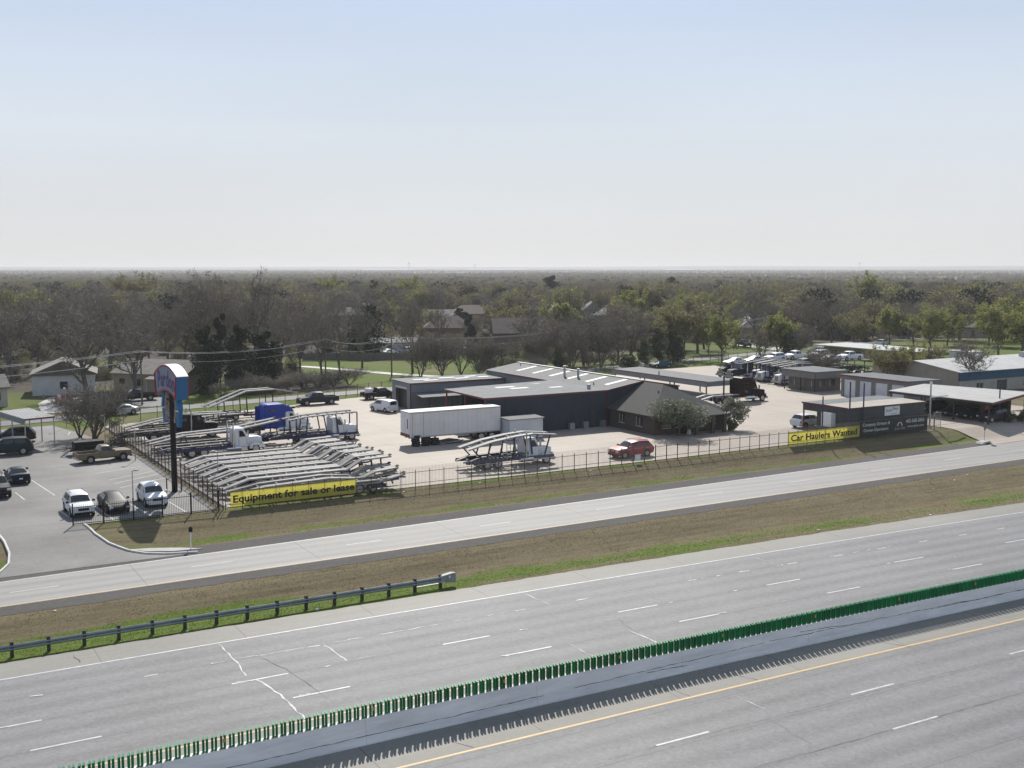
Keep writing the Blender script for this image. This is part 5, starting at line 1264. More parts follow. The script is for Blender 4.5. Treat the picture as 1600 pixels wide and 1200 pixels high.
# individual trucks on the left side of the yard
deck_trailer('car_trailer', 'dark car trailer folded low behind the black lorry', 29.6, 157.4, 0, [(0, .8), (3.5, 1.5), (7.5, 2.1), (12.5, 2.0)], 12.8, frm, axles=(7.2, 8.4), group='car trailers at the back of the yard')
deck_trailer('car_trailer', 'car trailer with steep raised pale ramps behind the blue lorry', 42.4, 164.6, 6, [(0, 2.0), (5.5, 3.9), (9.5, 3.9), (13, 3.2)], 13.4, frm, axles=(2.6, 3.9), group='car trailers at the back of the yard', posts=(2.2, 5.4, 9.2))
deck_trailer('car_trailer', 'blue car trailer hitched behind the white overhead-rack hauler', 28.2, 139.6, 0, [(0, 1.1), (4.5, 1.9), (10, 2.1), (15.4, 2.9)], 16.6, frb, axles=(11.6, 12.8), group='car trailers at the back of the yard', posts=(4.4, 9.8, 14.9))
deck_trailer('car_trailer', 'low car trailer lying between the black lorry and blue lorry', 34.5, 161.2, 3, [(0, .9), (4, 1.2), (11.5, 1.3)], 12, frm, axles=(5, 6.2), group='car trailers at the back of the yard')
tractor('black long-nose lorry with flat sleeper facing right', 32.2, 149.9, 0, P_black, 'flat', L=8.8, rear=hauler_back(mat=frm))
tractor('white day-cab lorry with chrome stack behind the trailer row', 33.4, 134.6, 0, P_white, 'none', L=8.9, rear=hauler_back())
tractor('lorry with tall royal blue sleeper and white bonnet', 43.9, 147.4, 0, P_blue, 'aero', hood=P_white, cabm=P_white, slen=2.7, L=9.2, stacks=False, rear=hauler_back(mat=frm))
tractor('white hauler lorry with blue overhead rack next to the trailer row', 48.6, 138.2, 0, P_white, 'none', L=8.0, stacks=False, frame=frb, rear=hauler_back(),
        rack=hauler_rack([(-8.8, 2.9), (-6.5, 3.2), (-3.2, 3.35), (-.2, 3.4)], [(-.2, 3.35, -.2, .8), (-2.9, 3.3, -2.6, 1.0), (-4.4, 3.25, -4.0, 1.0), (-6.4, 3.15, -6.6, 1.0), (-7.8, 3.0, -7.8, .9), (-8.6, 2.9, -8.4, .9)]))
hm = tractor('white car hauler with sloping silver deck parked behind the front fence', 60.6, 109.9, 0, P_white, 'none', L=9.0, frame=frb, rear=hauler_back(x0=-3.2),
        rack=hauler_rack([(-10.3, 2.25), (-7.6, 2.85), (-4.8, 3.2), (-2.6, 3.35), (.4, 3.05)], [(-.5, 3.1, -1.2, 1.0), (-3.0, 3.3, -2.7, 1.2), (-4.8, 3.15, -5.1, 1.0), (-6.2, 3.0, -6.7, 1.0), (-7.6, 2.8, -8.2, 1.0), (-9.8, 2.3, -8.6, 1.0), (-3.8, 3.25, -3.2, 1.2)], w=.72))
lad = MB()
for s_ in (0, .45): lad.beam((1.6 + s_, -1.3, 1.0), (1.5 + s_, -1.3, 3.3), .05, .05)
for i in range(7): lad.beam((1.6 - .014 * i, -1.3, 1.15 + i * .32), (2.05 - .014 * i, -1.3, 1.15 + i * .32), .04, .04)
lad.build('ladder', galv, hm)
def maroon_back(t, sx):
    runners(t, [(-6.2, .75), (-3.0, 1.35), (sx - .6, 1.35)], .9, .5, alu, 'rear_ramp'); crossbars(t, [(-6, .8), (-3, 1.33), (sx - .6, 1.33)], .9, 5, frm)
    MB().box(-1.0, -.82, -1.15, -.97, 1.3, 4.4).build('mast', frm, t)
tractor('maroon lorry with tall sleeper and rear ramps in the middle of the yard', 124.8, 143.0, 0, P_maroon, 'aero', L=9.4, stacks=False, rear=maroon_back)
# trucks facing left at the back right
def cars_rig(v, pm, hood, label, u, L=8.0, sleeper='flat'):
    return tractor(label, u, v, 180, pm, sleeper, hood=hood, L=L, frame=frb, rear=hauler_back(), rack=hauler_rack([(-7.4, 3.6), (-4, 3.7), (.2, 3.3)], [(-.3, 3.25, -.4, .8), (-3.6, 3.6, -3.4, 1.0), (-7.0, 3.55, -7.0, 1.0)]) if sleeper == 'none' else None)
cars_rig(173.2, P_navy, P_navy, 'dark blue lorry with chrome grille, nearer of the blue pair at the back', 159.6)
cars_rig(177.0, P_navy, P_navy, 'dark blue lorry, farther of the blue pair at the back', 160.6)
cars_rig(166.4, P_char, P_white, 'dark lorry with white bonnet between the blue pair and white lorry', 161.6, sleeper='none')
cars_rig(160.2, P_white, P_white, 'white lorry beside the flat-roofed guard office', 160.4, sleeper='none')
deck_trailer('car_trailer', 'loaded car trailer carrying cars behind the blue lorries', 192, 178.8, 183, [(0, 2.3), (4, 2.5), (13, 2.3), (20, 2.2), (31, 2.0)], 31.0, frb, axles=(4, 5.3, 20, 21.3), group='car trailers at the back right', posts=(3, 8, 13, 18, 24, 30))
for u, v, kd, pm, zz, lb in ((157.0, 176.6, 'sedan', P_white, 3.55, 'white saloon loaded on the front of the car trailer'), (163.3, 177.6, 'sedan', P_silver, 3.55, 'silver coupe loaded second on the car trailer'), (170.0, 178.4, 'suv', P_white, 3.62, 'white estate loaded third on the car trailer'),
        (176.9, 179.0, 'pickup', P_white, 3.66, 'white pickup loaded fourth on the car trailer'), (184.0, 179.0, 'suv', paint('beige', (.36, .32, .29)), 3.7, 'beige covered vehicle loaded last on the car trailer')):
    car(kd, 'loaded_car', lb, u, v, 182, pm, z=zz, cat='car')
cars_rig(169.8, P_navy, P_white, 'dark blue lorry with white bonnet squeezed beside the blue pair', 163.4, sleeper='none')
cars_rig(163.4, P_char, P_char, 'charcoal lorry between the white lorry and dark lorry', 163.0, sleeper='none')
deck_trailer('car_trailer', 'second loaded car trailer nearer the guard office', 193, 172.4, 182, [(0, 2.3), (6, 2.4), (14, 2.2), (21, 2.1)], 21.0, frb, axles=(4, 5.3, 13, 14.3), group='car trailers at the back right', posts=(3, 8, 13, 18))
for u, v, kd, pm, zz, lb in ((173.6, 171.8, 'suv', P_navy, 3.45, 'dark blue estate loaded on the second car trailer'), (180.0, 172.2, 'sedan', P_silver, 3.5, 'silver saloon loaded on the second car trailer'), (186.6, 172.4, 'pickup', P_white, 3.6, 'white pickup loaded at the back of the second car trailer')):
    car(kd, 'loaded_car', lb, u, v, 182, pm, z=zz, cat='car')
for k, (u, v, h, lb) in enumerate(((176, 163, 178, 'empty car trailer with bright ramps beyond the guard office'), (192, 168, 184, 'empty car trailer left of the pale shed with raised ramps'), (186, 156.0, 176, 'empty car trailer behind the row of garage doors'))):
    deck_trailer('car_trailer', lb, u + 14, v, h, [(0, .9), (3, 1.6), (9, 2.3), (14, 2.8)], 14.5, frm, axles=(7.5, 8.8), group='car trailers at the back right')
# ------------------------------------------------------------------ box trailer
b = Bld('box_trailer', 'long white box semi-trailer parked in front of the workshop', 'trailer', 59.0, 127.7)
tw = corrugated('trailer_side', (.68, .67, .65), .62, 'x', .45, .1, .08, .012)
bx = b.box('box', tw, 59.0, 72.4, 127.7, 130.5, 2.2, 5.45)
b.slab('roof', M('trailer_roof', (.55, .54, .52), .6, var=.1, scale=1), [(58.95, 127.65, 5.5), (72.45, 127.65, 5.5), (72.45, 130.55, 5.5), (58.95, 130.55, 5.5)], .045)
b.box('lower_rail', galv, 59.0, 72.4, 127.66, 127.697, 2.15, 2.32); b.box('top_rail', galv, 59.0, 72.4, 127.66, 127.697, 5.3, 5.44)
for u in (59.35, 60.9): b.box('side_post', galv, u, u + .1, 127.67, 127.698, 2.33, 5.29)
for v in (127.72, 129.1): b.box('rear_door', white_paint, 58.96, 58.998, v + .04, v + 1.3, 2.62, 5.35)
b.box('rear_frame', M('rear_frame_dark', (.12, .05, .03), .6), 58.94, 58.99, 127.7, 130.5, 2.2, 2.6); b.box('door_latch', dark_iron, 58.9, 58.955, 128.2, 128.3, 3.3, 4.6)
ch = MB()
for v in (128.6, 129.6): a, c = b.p(59.3, v, 1.95), b.p(72.2, v + .15, 2.2); ch.box(a[0], c[0], a[1], c[1], a[2], c[2])
ch.build('chassis', frm, b.t)
for u in (69.6, 71.2):
    for v in (128.1, 130.1): w = wheel(b.t, (u - 59) * K, (v - 127.7) * K, .51, .5, steelrim)
for v in (128.3, 129.9): b.post(62.9, v, 1.0, 2.2, frm, .16, 'landing_leg'); b.box('landing_pad', frm, 62.6, 63.2, v - .15, v + .15, 1.0, 1.08)
b.beam('side_skirt_bar', frm, (66, 127.8, 1.75), (68.6, 127.8, 1.75), .1, .2)
for k in range(3):
    t = thing('tyre_stack', ('stack of black tyres under the left end of the box trailer', 'second stack of black tyres under the box trailer', 'leaning pile of tyres under the middle of the box trailer')[k], 'tyres', ((60.0 + 1.35 * k) * K, 128.0 * K, K), 0, 'tyre stacks under the box trailer')
    for j in range(5 - k):
        q = MB(); n = 14; pr = [(.28, 0), (.5, .02), (.53, .13), (.5, .24), (.28, .26)]
        for r_, z_ in pr:
            for i in range(n): a = 2 * math.pi * i / n; q.v.append((math.cos(a) * r_, math.sin(a) * r_, z_))
        for m_ in range(5):
            for i in range(n): q.f.append((m_ * n + i, m_ * n + (i + 1) % n, ((m_ + 1) % 5) * n + (i + 1) % n, ((m_ + 1) % 5) * n + i)); q.m.append(0)
        q.build('tyre', rubber, t, loc=(rnd.uniform(-.05, .05), rnd.uniform(-.05, .05), j * .262))
t = thing('scrap_ramp', 'bent scrap ramp lying under the middle of the box trailer', 'scrap', (65.0 * K, 128.3 * K, K), 0)
MB().prof([(-1.4, 0), (-1.2, .35), (.2, .5), (1.4, .3), (1.5, 0)], .6, .05).build('plate', M('scrap_dark', (.05, .045, .04), .6, var=.4, scale=2), t); MB().beam((-1.5, -.7, .1), (1.5, -.7, .35), .1, .1).beam((-1.5, -.5, .3), (1.6, -.6, .1), .08, .08).build('bar', alu, t)
# utility trailer in the car park
t = thing('utility_trailer', 'low black utility trailer loaded with a dark crate behind the tan pickup', 'trailer', (22.4 * K, 143.0 * K, K), R(4))
ut = MB(); ut.box(-2.2, 1.9, -.95, .95, .55, .63)
for s_ in (1, -1): ut.box(-2.2, 1.9, *sorted((s_ * .92, s_ * .97)), .63, .72).box(-2.2, 1.9, *sorted((s_ * .93, s_ * .97)), 1.0, 1.06)
for x in (-2.2, -.9, .5, 1.86):
    for s_ in (1, -1): ut.box(x, x + .05, *sorted((s_ * .92, s_ * .97)), .63, 1.05)
ut.build('bed', frm, t); MB().beam((1.9, 0, .55), (3.2, 0, .5), .12, .1).build('tongue', frm, t)
for s_ in (1, -1): wheel(t, -.2, s_ * 1.08, .33, .2)
MB().box(-1.6, 1.5, -.7, .8, .64, 1.5).build('crate', black, t); MB().beam((-2.2, -.6, .6), (-3.1, -.6, .05), .3, .05).build('ramp', frm, t)
t = thing('brush_pile', 'dark heap of brush against the side fence by the bare bush', 'debris', (26.6 * K, 147.5 * K, K))
bpm = MB()
for i in range(260):
    a = rnd.uniform(0, 6.28); r_ = rnd.random() ** .5 * 1.3; x, y = math.cos(a) * r_ * .8, math.sin(a) * r_ * 1.6; z_ = rnd.uniform(0, 1.5 * (1 - r_ / 1.5) + .1)
    d = Vector((rnd.uniform(-1, 1), rnd.uniform(-1, 1), rnd.uniform(-.4, .8))); bpm.tube((x, y, z_), Vector((x, y, z_)) + d * .5, .03, .015, 3, cap=False)
bpm.build('branches', M('brush_dark', (.045, .045, .05), .9), t)
# ------------------------------------------------------------------ houses
roofs = [M('roof_shingle_%d' % i, c, .9, var=.18, scale=1.3, bump=.2) for i, c in enumerate(((.20, .185, .165), (.16, .15, .14), (.235, .215, .19), (.13, .105, .09), (.26, .25, .235)))]
wallsH = [M('house_wall_%d' % i, c, .85, var=.08, scale=.8) for i, c in enumerate(((.55, .56, .57), (.36, .31, .25), (.20, .13, .10), (.40, .37, .33), (.17, .125, .10)))]
def house(label, u, v, L, W, h, rh, ang, rm, wm, hip=False, porch=False, wins=4, chimney=False, group=None):
    """L along local x, W along local y (metres); origin at the centre of the plot"""
    t = thing('house', label, 'house', (u * K, v * K, .93 * K), R(ang), group)
    a, c = L / 2, W / 2; o = .45
    mb = MB(); mb.box(-a, a, -c, c, 0, h)
    if not hip: mb.poly([(-a, -c, h), (-a, 0, h + rh * c / (c + o)), (-a, c, h)]).poly([(a, -c, h), (a, c, h), (a, 0, h + rh * c / (c + o))])
    mb.build('wall', wm, t)
    r = MB(); ox = a + o; oy = c + o; e = h - .05
    rid = (a - c * .8) if hip else ox
    P = [(-ox, -oy, e), (ox, -oy, e), (ox, oy, e), (-ox, oy, e), (-rid, 0, h + rh), (rid, 0, h + rh)]
    th = .16; Q = [(x, y, z + th) for x, y, z in P]
    r.add(P + Q, [(6, 7, 11, 10), (8, 9, 10, 11), (0, 4, 5, 1), (2, 5, 4, 3), (0, 1, 7, 6), (2, 3, 9, 8), (1, 2, 8, 7), (3, 0, 6, 9), (7, 8, 11), (9, 6, 10), (1, 5, 2), (3, 4, 0)])
    rf = r.build('roof', rm, t)
    if chimney: MB().box(a * .3, a * .3 + .8, -.4, .4, h, h + rh + .9).build('chimney', wallsH[2], rf)
    for s_ in (-1, 1):
        for k in range(wins):
            x = -a + L * (k + .5) / wins
            if s_ == -1 and k == wins // 2: MB().box(x - .5, x + .5, *sorted((s_ * c, s_ * (c + .04))), .1, 2.1).build('door', wallsH[4], t); continue
            w = MB().box(x - .55, x + .55, *sorted((s_ * c, s_ * (c + .03))), 1.0, 2.2).build('window', win, t)
            MB().box(x - .65, x + .65, *sorted((s_ * c, s_ * (c + .07))), .9, 1.0).build('sill', frame_w, w)
    for s_ in (-1, 1): MB().box(*sorted((s_ * a, s_ * (a + .03))), -.6, .6, 1.0, 2.2).build('window', win, t)
    if porch:
        MB().add([(a * .1, -c - 2.2, h - .5), (a * .8, -c - 2.2, h - .5), (a * .8, -c - .46, h - .1), (a * .1, -c - .46, h - .1), (a * .1, -c - 2.2, h - .62), (a * .8, -c - 2.2, h - .62), (a * .8, -c - .46, h - .22), (a * .1, -c - .46, h - .22)], [(0, 1, 2, 3), (7, 6, 5, 4), (0, 4, 5, 1), (1, 5, 6, 2), (2, 6, 7, 3), (3, 7, 4, 0)]).build('porch_roof', rm, t)
        for x in (a * .14, a * .76): MB().box(x - .06, x + .06, -c - 2.1, -c - 1.98, 0, h - .6).build('porch_post', frame_w, t)
    return t
house('white weatherboard house with grey gabled roof at the left', 30.5, 218.5, 10, 9.5, 3.3, 2.2, 80, roofs[2], wallsH[0], wins=3)
house('tan house with grey gabled roof behind the black pickup', 47.3, 212.5, 14, 8.5, 3.0, 2.1, -48, roofs[2], wallsH[1], porch=True)
house('small grey cottage at the left picture edge', 13.5, 203, 9, 7, 2.9, 1.6, 5, roofs[1], wallsH[3], wins=3)
house('brown brick house with dark gabled roof above the workshop', 158, 266, 15, 10, 4.4, 3.6, -25, roofs[3], wallsH[4])
house('low pale farm shed behind the utility pole with transformer', 121, 275, 13, 7, 2.6, 1.0, -20, roofs[4], wallsH[0], wins=3)
far_h = [(575, 498, 450), (622, 500, 430), (690, 512, 400), (735, 497, 430), (845, 492, 470), (880, 492, 480), (925, 492, 470), (1000, 512, 360), (1010, 528, 320), (1085, 525, 330), (1170, 520, 340), (1195, 516, 360), (1285, 506, 380), (1340, 515, 390), (1420, 520, 420), (1485, 512, 400), (1505, 518, 360), (1440, 500, 520), (700, 530, 330), (960, 505, 420), (600, 505, 440), (540, 510, 420)]
lab_h = ['grey-roofed house with small chimney left of the transformer pole line', 'house with pale hipped roof above the white farm shed', 'house with twin gables half hidden by bare trees', 'tall pale hipped roof left of the brown brick house', 'hipped roof house with chimney, left of a far pair', 'hipped roof house, right of a far pair', 'tan-roofed house with a bright skylight patch', 'low brown-roofed house behind the thicket', 'wide brown roof behind the evergreen bushes', 'grey roof house between two yellow-green trees', 'grey house behind the yellow-green trees with a dark pickup', 'house with white gable glinting through bare branches', 'large brown pyramid-roofed house behind the long low shed', 'brown-roofed house with white cars beside it', 'pale house behind the yellow-green tree at right', 'red-roofed house near the tall pole at right', 'dark-walled house with blue door frame at right', 'far small house under the dark pine at right', 'house seen through the bare orchard trees', 'far house with grey roof behind the yellow-green crowns', 'far grey house above the wire fence trees', 'far brown house left of the transformer pole']
def unproj(px, py, z):
    F_, P_ = 1720.0, math.atan(182 / 1720); a, bq = (px - 800) / F_, (600 - py) / F_
    dy = math.cos(P_) + bq * math.sin(P_); dz = bq * math.cos(P_) - math.sin(P_); t = (z - 24) / dz
    x, y = a * t, dy * t; th = R(59.84); return x * math.sin(th) + y * math.cos(th), -x * math.cos(th) + y * math.sin(th)
house_spots = []
for k, ((px, py, d), lb) in enumerate(zip(far_h, lab_h)):
    az = R(30.16) + math.atan((px - 800) / 1720); u, v = d / K * math.sin(az), d / K * math.cos(az)
    big = k in (12,); house_spots.append((u, v))
    house(lb, u, v, rnd.uniform(13, 17) * (1.25 if big else 1), rnd.uniform(9, 12) * (1.2 if big else 1), 2.9, rnd.uniform(2.6, 3.6) * (1.3 if big else 1), rnd.choice((-25, 65, 20, -40, 0)), roofs[k % 5 if k not in (12, 15) else 3], wallsH[(k * 2 + 1) % 5], hip=k % 3 != 2, chimney=k % 4 == 0, group='houses among the far trees')
# long grey timber fence at the lawn behind the workshop wing
t = fence('board_fence', 'grey timber board fence across the far lawn', [(92, 262), (112, 252), (126, 246)], 2.4, 1.7, (.3, 1.5), pm=M('fence_board', (.16, .155, .14), .85, var=.2, scale=2), postm=wood, pick=.16, pick_h=1.7, pick_w=.15)

# ------------------------------------------------------------------ trees
bark = M('bark', (.12, .105, .09), .9, var=.3, scale=2)
twig_g = M('twigs_grey', (.215, .192, .155), .9, var=.35, scale=.15)
twig_b = M('twigs_brown', (.235, .198, .152), .9, var=.35, scale=.15)
bud = translucent(M('bud_leaves_yellow_green', (.27, .285, .085), .8, var=.3, scale=.25), .5)
bud2 = translucent(M('bud_leaves_olive', (.225, .208, .098), .8, var=.3, scale=.25), .5)
ever = M('evergreen_leaves', (.032, .042, .022), .8, var=.4, scale=.5)
ever2 = M('evergreen_leaves_warm', (.07, .085, .035), .75, var=.45, scale=.6)
myr = translucent(M('silvery_leaves', (.17, .185, .125), .6, var=.45, scale=1.2), .3)
def rdir(r): 
    while True:
        d = Vector((r.uniform(-1, 1), r.uniform(-1, 1), r.uniform(-1, 1)))
        if .05 < d.length < 1: return d.normalized()
def grow(seed, h, spread, tr, fork=.28, dens=1.0, leaf=0, leaf_s=.2, twig_w=.055, droop=0.0, levels=4, stems=1):
    r = random.Random(seed); limbs, twigs, leaves = MB(), MB(), MB(); tips = []
    def br(p, d, L, rad, lv):
        n = 3 if lv < 2 else 2; q = p
        for i in range(n):
            d = (d + rdir(r) * (.14 + .07 * lv) + Vector((0, 0, .10 - droop * lv * .05))).normalized()
            e = q + d * (L / n); r0 = rad * (1 - .45 * i / n); r1 = rad * (1 - .45 * (i + 1) / n)
            limbs.tube(q, e, r0, r1, 6 if lv == 0 else (4 if lv == 1 else 3), cap=False)
            if lv >= 2:
                for _ in range(int(2.6 * dens + r.random())): tips.append((q.lerp(e, r.random()), d))
            if lv < levels - 1 or (lv == 0 and i == n - 1):
                for _ in range((3 if lv == 0 else 2) if i else 1):
                    s_ = rdir(r); s_.z = abs(s_.z) * .5 + (.25 if lv == 0 else .05); s_.x *= spread; s_.y *= spread
                    nd = (d * .55 + s_ * .9).normalized(); br(e, nd, L * r.uniform(.58, .8) * (1.15 if lv == 0 else 1), r1 * r.uniform(.5, .7), lv + 1)
            q = e
        tips.append((q, d))
    for s_ in range(stems):
        d = Vector((0, 0, 1)) if stems == 1 else Vector((r.uniform(-.5, .5), r.uniform(-.5, .5), 1)).normalized()
        br(Vector((r.uniform(-.2, .2) * (stems > 1), r.uniform(-.2, .2) * (stems > 1), -.2)), d, h * .42, tr, 0)
    for p, d in tips:
        for _ in range(r.choice((2, 3))):
            e = (d * .6 + rdir(r)).normalized(); e.z += .12; L = r.uniform(.5, 1.25) * h / 14; q = p + e * L
            s_ = e.cross(rdir(r)).normalized() * twig_w
            twigs.add([p - s_, p + s_, q], [(0, 1, 2)])
            if r.random() < .5:
                m = p.lerp(q, .5); f = (e + rdir(r) * .9).normalized() * L * .6; twigs.add([m - s_ * .6, m + s_ * .6, m + f], [(0, 1, 2)])
            if leaf:
                for _ in range(leaf):
                    c = p.lerp(q, r.random()) + rdir(r) * r.uniform(0, .45); a = rdir(r) * leaf_s; b_ = a.cross(rdir(r)).normalized() * leaf_s * .7
                    leaves.add([c - a, c + b_, c + a * .8, c - b_], [(0, 1, 2, 3)])
    return limbs, twigs, leaves
def blob_tree(seed, h, rw, z0, n, ls, cone=0.0, tr=.2, lumps=9):
    """foliage packed in uneven clumps round a trunk"""
    r = random.Random(seed); limbs, leaves = MB(), MB()
    limbs.tube((0, 0, -.2), (0, 0, h * .75), tr, tr * .3, 6, cap=False)
    cl = []
    for i in range(lumps):
        f = (i + .5) / lumps; z = lerp(z0, h * .93, f); rr = rw * (1 - cone * f) * (math.sin(math.pi * min(.98, f * .85 + .12)) ** .5 if cone < .5 else 1)
        for _ in range(2 if cone > .5 else 3):
            a = r.uniform(0, 6.28); d = rr * r.uniform(.25, .7); c = Vector((math.cos(a) * d, math.sin(a) * d, z + r.uniform(-.4, .4))); cl.append((c, max(.5, rr * r.uniform(.38, .62))))
            limbs.tube((0, 0, max(.5, z - .8)), c, tr * .3, .03, 3, cap=False)
    for _ in range(n):
        c, s_ = r.choice(cl); d = rdir(r) * s_ * (r.random() ** .4); d.z *= .75
        p = c + d; a = rdir(r) * ls * r.uniform(.6, 1.3); b_ = a.cross(rdir(r)).normalized() * ls * .6
        leaves.add([p - a, p + b_, p + a * .8, p - b_], [(0, 1, 2, 3)])
    return limbs, leaves
PROTO = {}
def proto(key, parts):
    PROTO[key] = []
    for nm, mb, mt in parts:
        if not mb.f: continue
        o = mb.build(nm, mt); PROTO[key].append((nm, o.data)); bpy.data.objects.remove(o)
def bare(key, seed, h, sp, tr, tm, dens=1.0, leaf=0, lm=None, ls=.2, tw=.055, stems=1, lv=4):
    l, t_, f = grow(seed, h, sp, tr, dens=dens, leaf=leaf, leaf_s=ls, twig_w=tw, stems=stems, levels=lv)
    proto(key, [('trunk', l, bark), ('crown', t_, tm), ('leaves', f, lm)])
bare('oak1', 1, 15, 1.25, .42, twig_g); bare('oak2', 2, 15, 1.4, .45, twig_g, 1.1); bare('oak3', 3, 14, 1.1, .36, twig_b)
bare('tall1', 4, 19, .75, .40, twig_g); bare('tall2', 5, 18, .8, .36, twig_b)
bare('small1', 6, 9, 1.2, .16, twig_b, stems=3, tw=.026, dens=.8); bare('small2', 7, 8, 1.3, .14, twig_g, stems=4, tw=.026, dens=.8)
bare('bud1', 8, 12, 1.0, .26, twig_b, .9, 3, bud, .2); bare('bud2', 9, 13, 1.1, .28, twig_b, .9, 3, bud2, .2); bare('bud3', 10, 10, 1.1, .22, twig_b, .9, 4, bud, .2)
for i, (k, h, rw, z0, n, ls, cone, m_) in enumerate((('cedar1', 11, 3.6, 1.2, 5200, .24, .72, ever), ('cedar2', 9, 3.8, 1.0, 4800, .24, .35, ever), ('ever3', 10, 3.6, 1.6, 4600, .24, .12, ever2))):
    l, f = blob_tree(40 + i, h, rw, z0, n, ls, cone); proto(k, [('trunk', l, bark), ('crown', f, m_)])
l, f = blob_tree(50, 5.2, 4.6, 2.9, 9000, .17, .0, .16, 5); proto('myrtle', [('trunk', l, bark), ('crown', f, myr)])
l, f = blob_tree(51, 4.2, 2.1, 1.4, 2600, .14, .1, .1, 6); proto('myrtle2', [('trunk', l, bark), ('crown', f, myr)])
l, f = blob_tree(52, 1.6, 1.5, .2, 1800, .12, .0, .04, 3); proto('hedge', [('trunk', l, bark), ('crown', f, ever2)])
PH = dict(oak1=15, oak2=15, oak3=14, tall1=19, tall2=18, small1=9, small2=8, bud1=12, bud2=13, bud3=10, cedar1=11, cedar2=9, ever3=10, myrtle=5.2, myrtle2=4.2, hedge=1.6)
def real_h(k): return max(v.co.z for nm, me in PROTO[k] for v in me.vertices)
RH = {k: real_h(k) for k in PROTO}
def tree(kind, label, u, v, h, name='tree', group=None, wide=1.0, cat='tree', z=.93):
    t = thing(name, label, cat, (u * K, v * K, z * K), rnd.uniform(0, 6.28), group); s_ = h / RH[kind]; t.scale = (s_ * wide, s_ * wide, s_)
    for nm, me in PROTO[kind]:
        o = bpy.data.objects.new(nm, me); COL.objects.link(o); o.parent = t
    return t
def tp(kind, px, py, h, label, **k):
    u, v = unproj(px, py, 1.0); return tree(kind, label, u, v, h, **k)
tp('oak2', 136, 621, 16.0, 'big dark bare tree beside the white house', name='bare_tree', wide=1.05)
tp('oak1', 212, 622, 15.5, 'big bare tree with low fork beside the tan house', name='bare_tree', wide=1.05)
tp('oak3', 60, 586, 15, 'bare tree behind the left end of the white house', name='bare_tree', wide=1.1)
tp('oak1', 20, 596, 16, 'bare tree with spreading limbs at the left picture edge', name='bare_tree', wide=1.1)
tp('oak2', 172, 580, 16, 'tall dense bare tree between the two houses', name='bare_tree')
tp('tall1', 100, 556, 17, 'tall thin bare tree far behind the white house', name='bare_tree', wide=1.3)
tp('oak3', 262, 578, 15, 'bare tree right behind the pylon sign', name='bare_tree')
tp('tall1', 318, 570, 21, 'very tall bare tree rising above the wood, left of three', name='bare_tree', wide=1.05)
tp('tall2', 352, 566, 20.5, 'very tall bare tree rising above the wood, middle of three', name='bare_tree', wide=1.05)
tp('tall1', 398, 564, 21.5, 'very tall bare tree rising above the wood, right of three', name='bare_tree', wide=1.0)
tp('cedar2', 325, 616, 11.5, 'dark evergreen right of the pylon sign', name='evergreen_tree', wide=.6)
tp('cedar1', 345, 606, 13, 'tall dark evergreen second right of the pylon sign', name='evergreen_tree', wide=.65)
tp('cedar2', 374, 612, 11.5, 'dark evergreen third right of the pylon sign', name='evergreen_tree', wide=.65)
tp('cedar2', 413, 606, 10, 'rounded dark evergreen above the blue lorry', name='evergreen_tree', wide=1.05)
tp('oak3', 470, 592, 15, 'bare tree left of the dark crew cab pickup', name='bare_tree', wide=.8)
tp('tall2', 437, 583, 14, 'slender bare tree above the blue lorry', name='bare_tree')
tp('oak1', 503, 598, 14, 'bare tree directly above the dark crew cab pickup', name='bare_tree', wide=.7)
tp('tall2', 532, 590, 15, 'dark leaning bare tree right of the dark pickup', name='bare_tree', wide=.8)
tp('tall1', 566, 574, 16, 'bare tree with dark trunk beside the pale path', name='bare_tree', wide=.9)
tp('small1', 658, 592, 9, 'small multi-stemmed bare tree above the workshop wing, leftmost', name='bare_tree')
tp('small2', 690, 588, 9, 'small multi-stemmed bare tree above the workshop wing, second', name='bare_tree')
tp('oak3', 645, 582, 16, 'bare tree beside the transformer pole', name='bare_tree', wide=.75)
tp('small1', 720, 585, 8.5, 'bare tree with reddish twigs above the workshop wing, third', name='bare_tree', wide=1.2)
tp('small2', 748, 582, 7, 'bare tree with reddish twigs above the workshop wing, fourth', name='bare_tree', wide=1.2)
tp('small1', 775, 583, 7, 'dense bare tree left of the workshop ridge', name='bare_tree', wide=1.2)
tp('oak3', 805, 580, 7.5, 'bare tree in front of the brown brick house, left', name='bare_tree', wide=.8)
tp('small2', 835, 572, 8, 'bare tree in front of the brown brick house, right', name='bare_tree', wide=1.2)
for k, (px, py, h, kd) in enumerate(((868, 572, 12, 'oak3'), (895, 576, 11, 'small1'), (912, 570, 14, 'oak1'), (940, 574, 12, 'small2'), (965, 570, 13, 'oak3'), (985, 565, 14, 'oak2'))):
    tp(kd, px, py, h, 'bare grey tree in the thicket above the ridged roof, %s from the left' % ('first', 'second', 'third', 'fourth', 'fifth', 'sixth')[k], name='bare_tree', group='bare thicket above the ridged roof', wide=.95)
for k in range(11): tree('small2' if k % 2 else 'small1', 'low grey scrub along the rear fence above the workshop, %s from the left' % ('first', 'second', 'third', 'fourth', 'fifth', 'sixth', 'seventh', 'eighth', 'ninth', 'tenth', 'eleventh')[k], 112 + 4.1 * k, 206.5 + .9 * k + 2.5 * (k % 2), 2.4 + .6 * (k % 3), name='brush', cat='shrub', group='low scrub along the rear fence', wide=2.0)
tp('ever3', 1008, 573, 5.5, 'dark evergreen bush left of the teal car', name='evergreen_bush', wide=1.1); tp('ever3', 1030, 570, 8, 'tall dark evergreen bush above the teal car', name='evergreen_bush'); tp('cedar2', 1052, 569, 7.5, 'dark evergreen bush right of the teal car', name='evergreen_bush', wide=.9)
tp('ever3', 872, 578, 4.5, 'low green bush at the left of the thicket', name='evergreen_bush', wide=1.2)
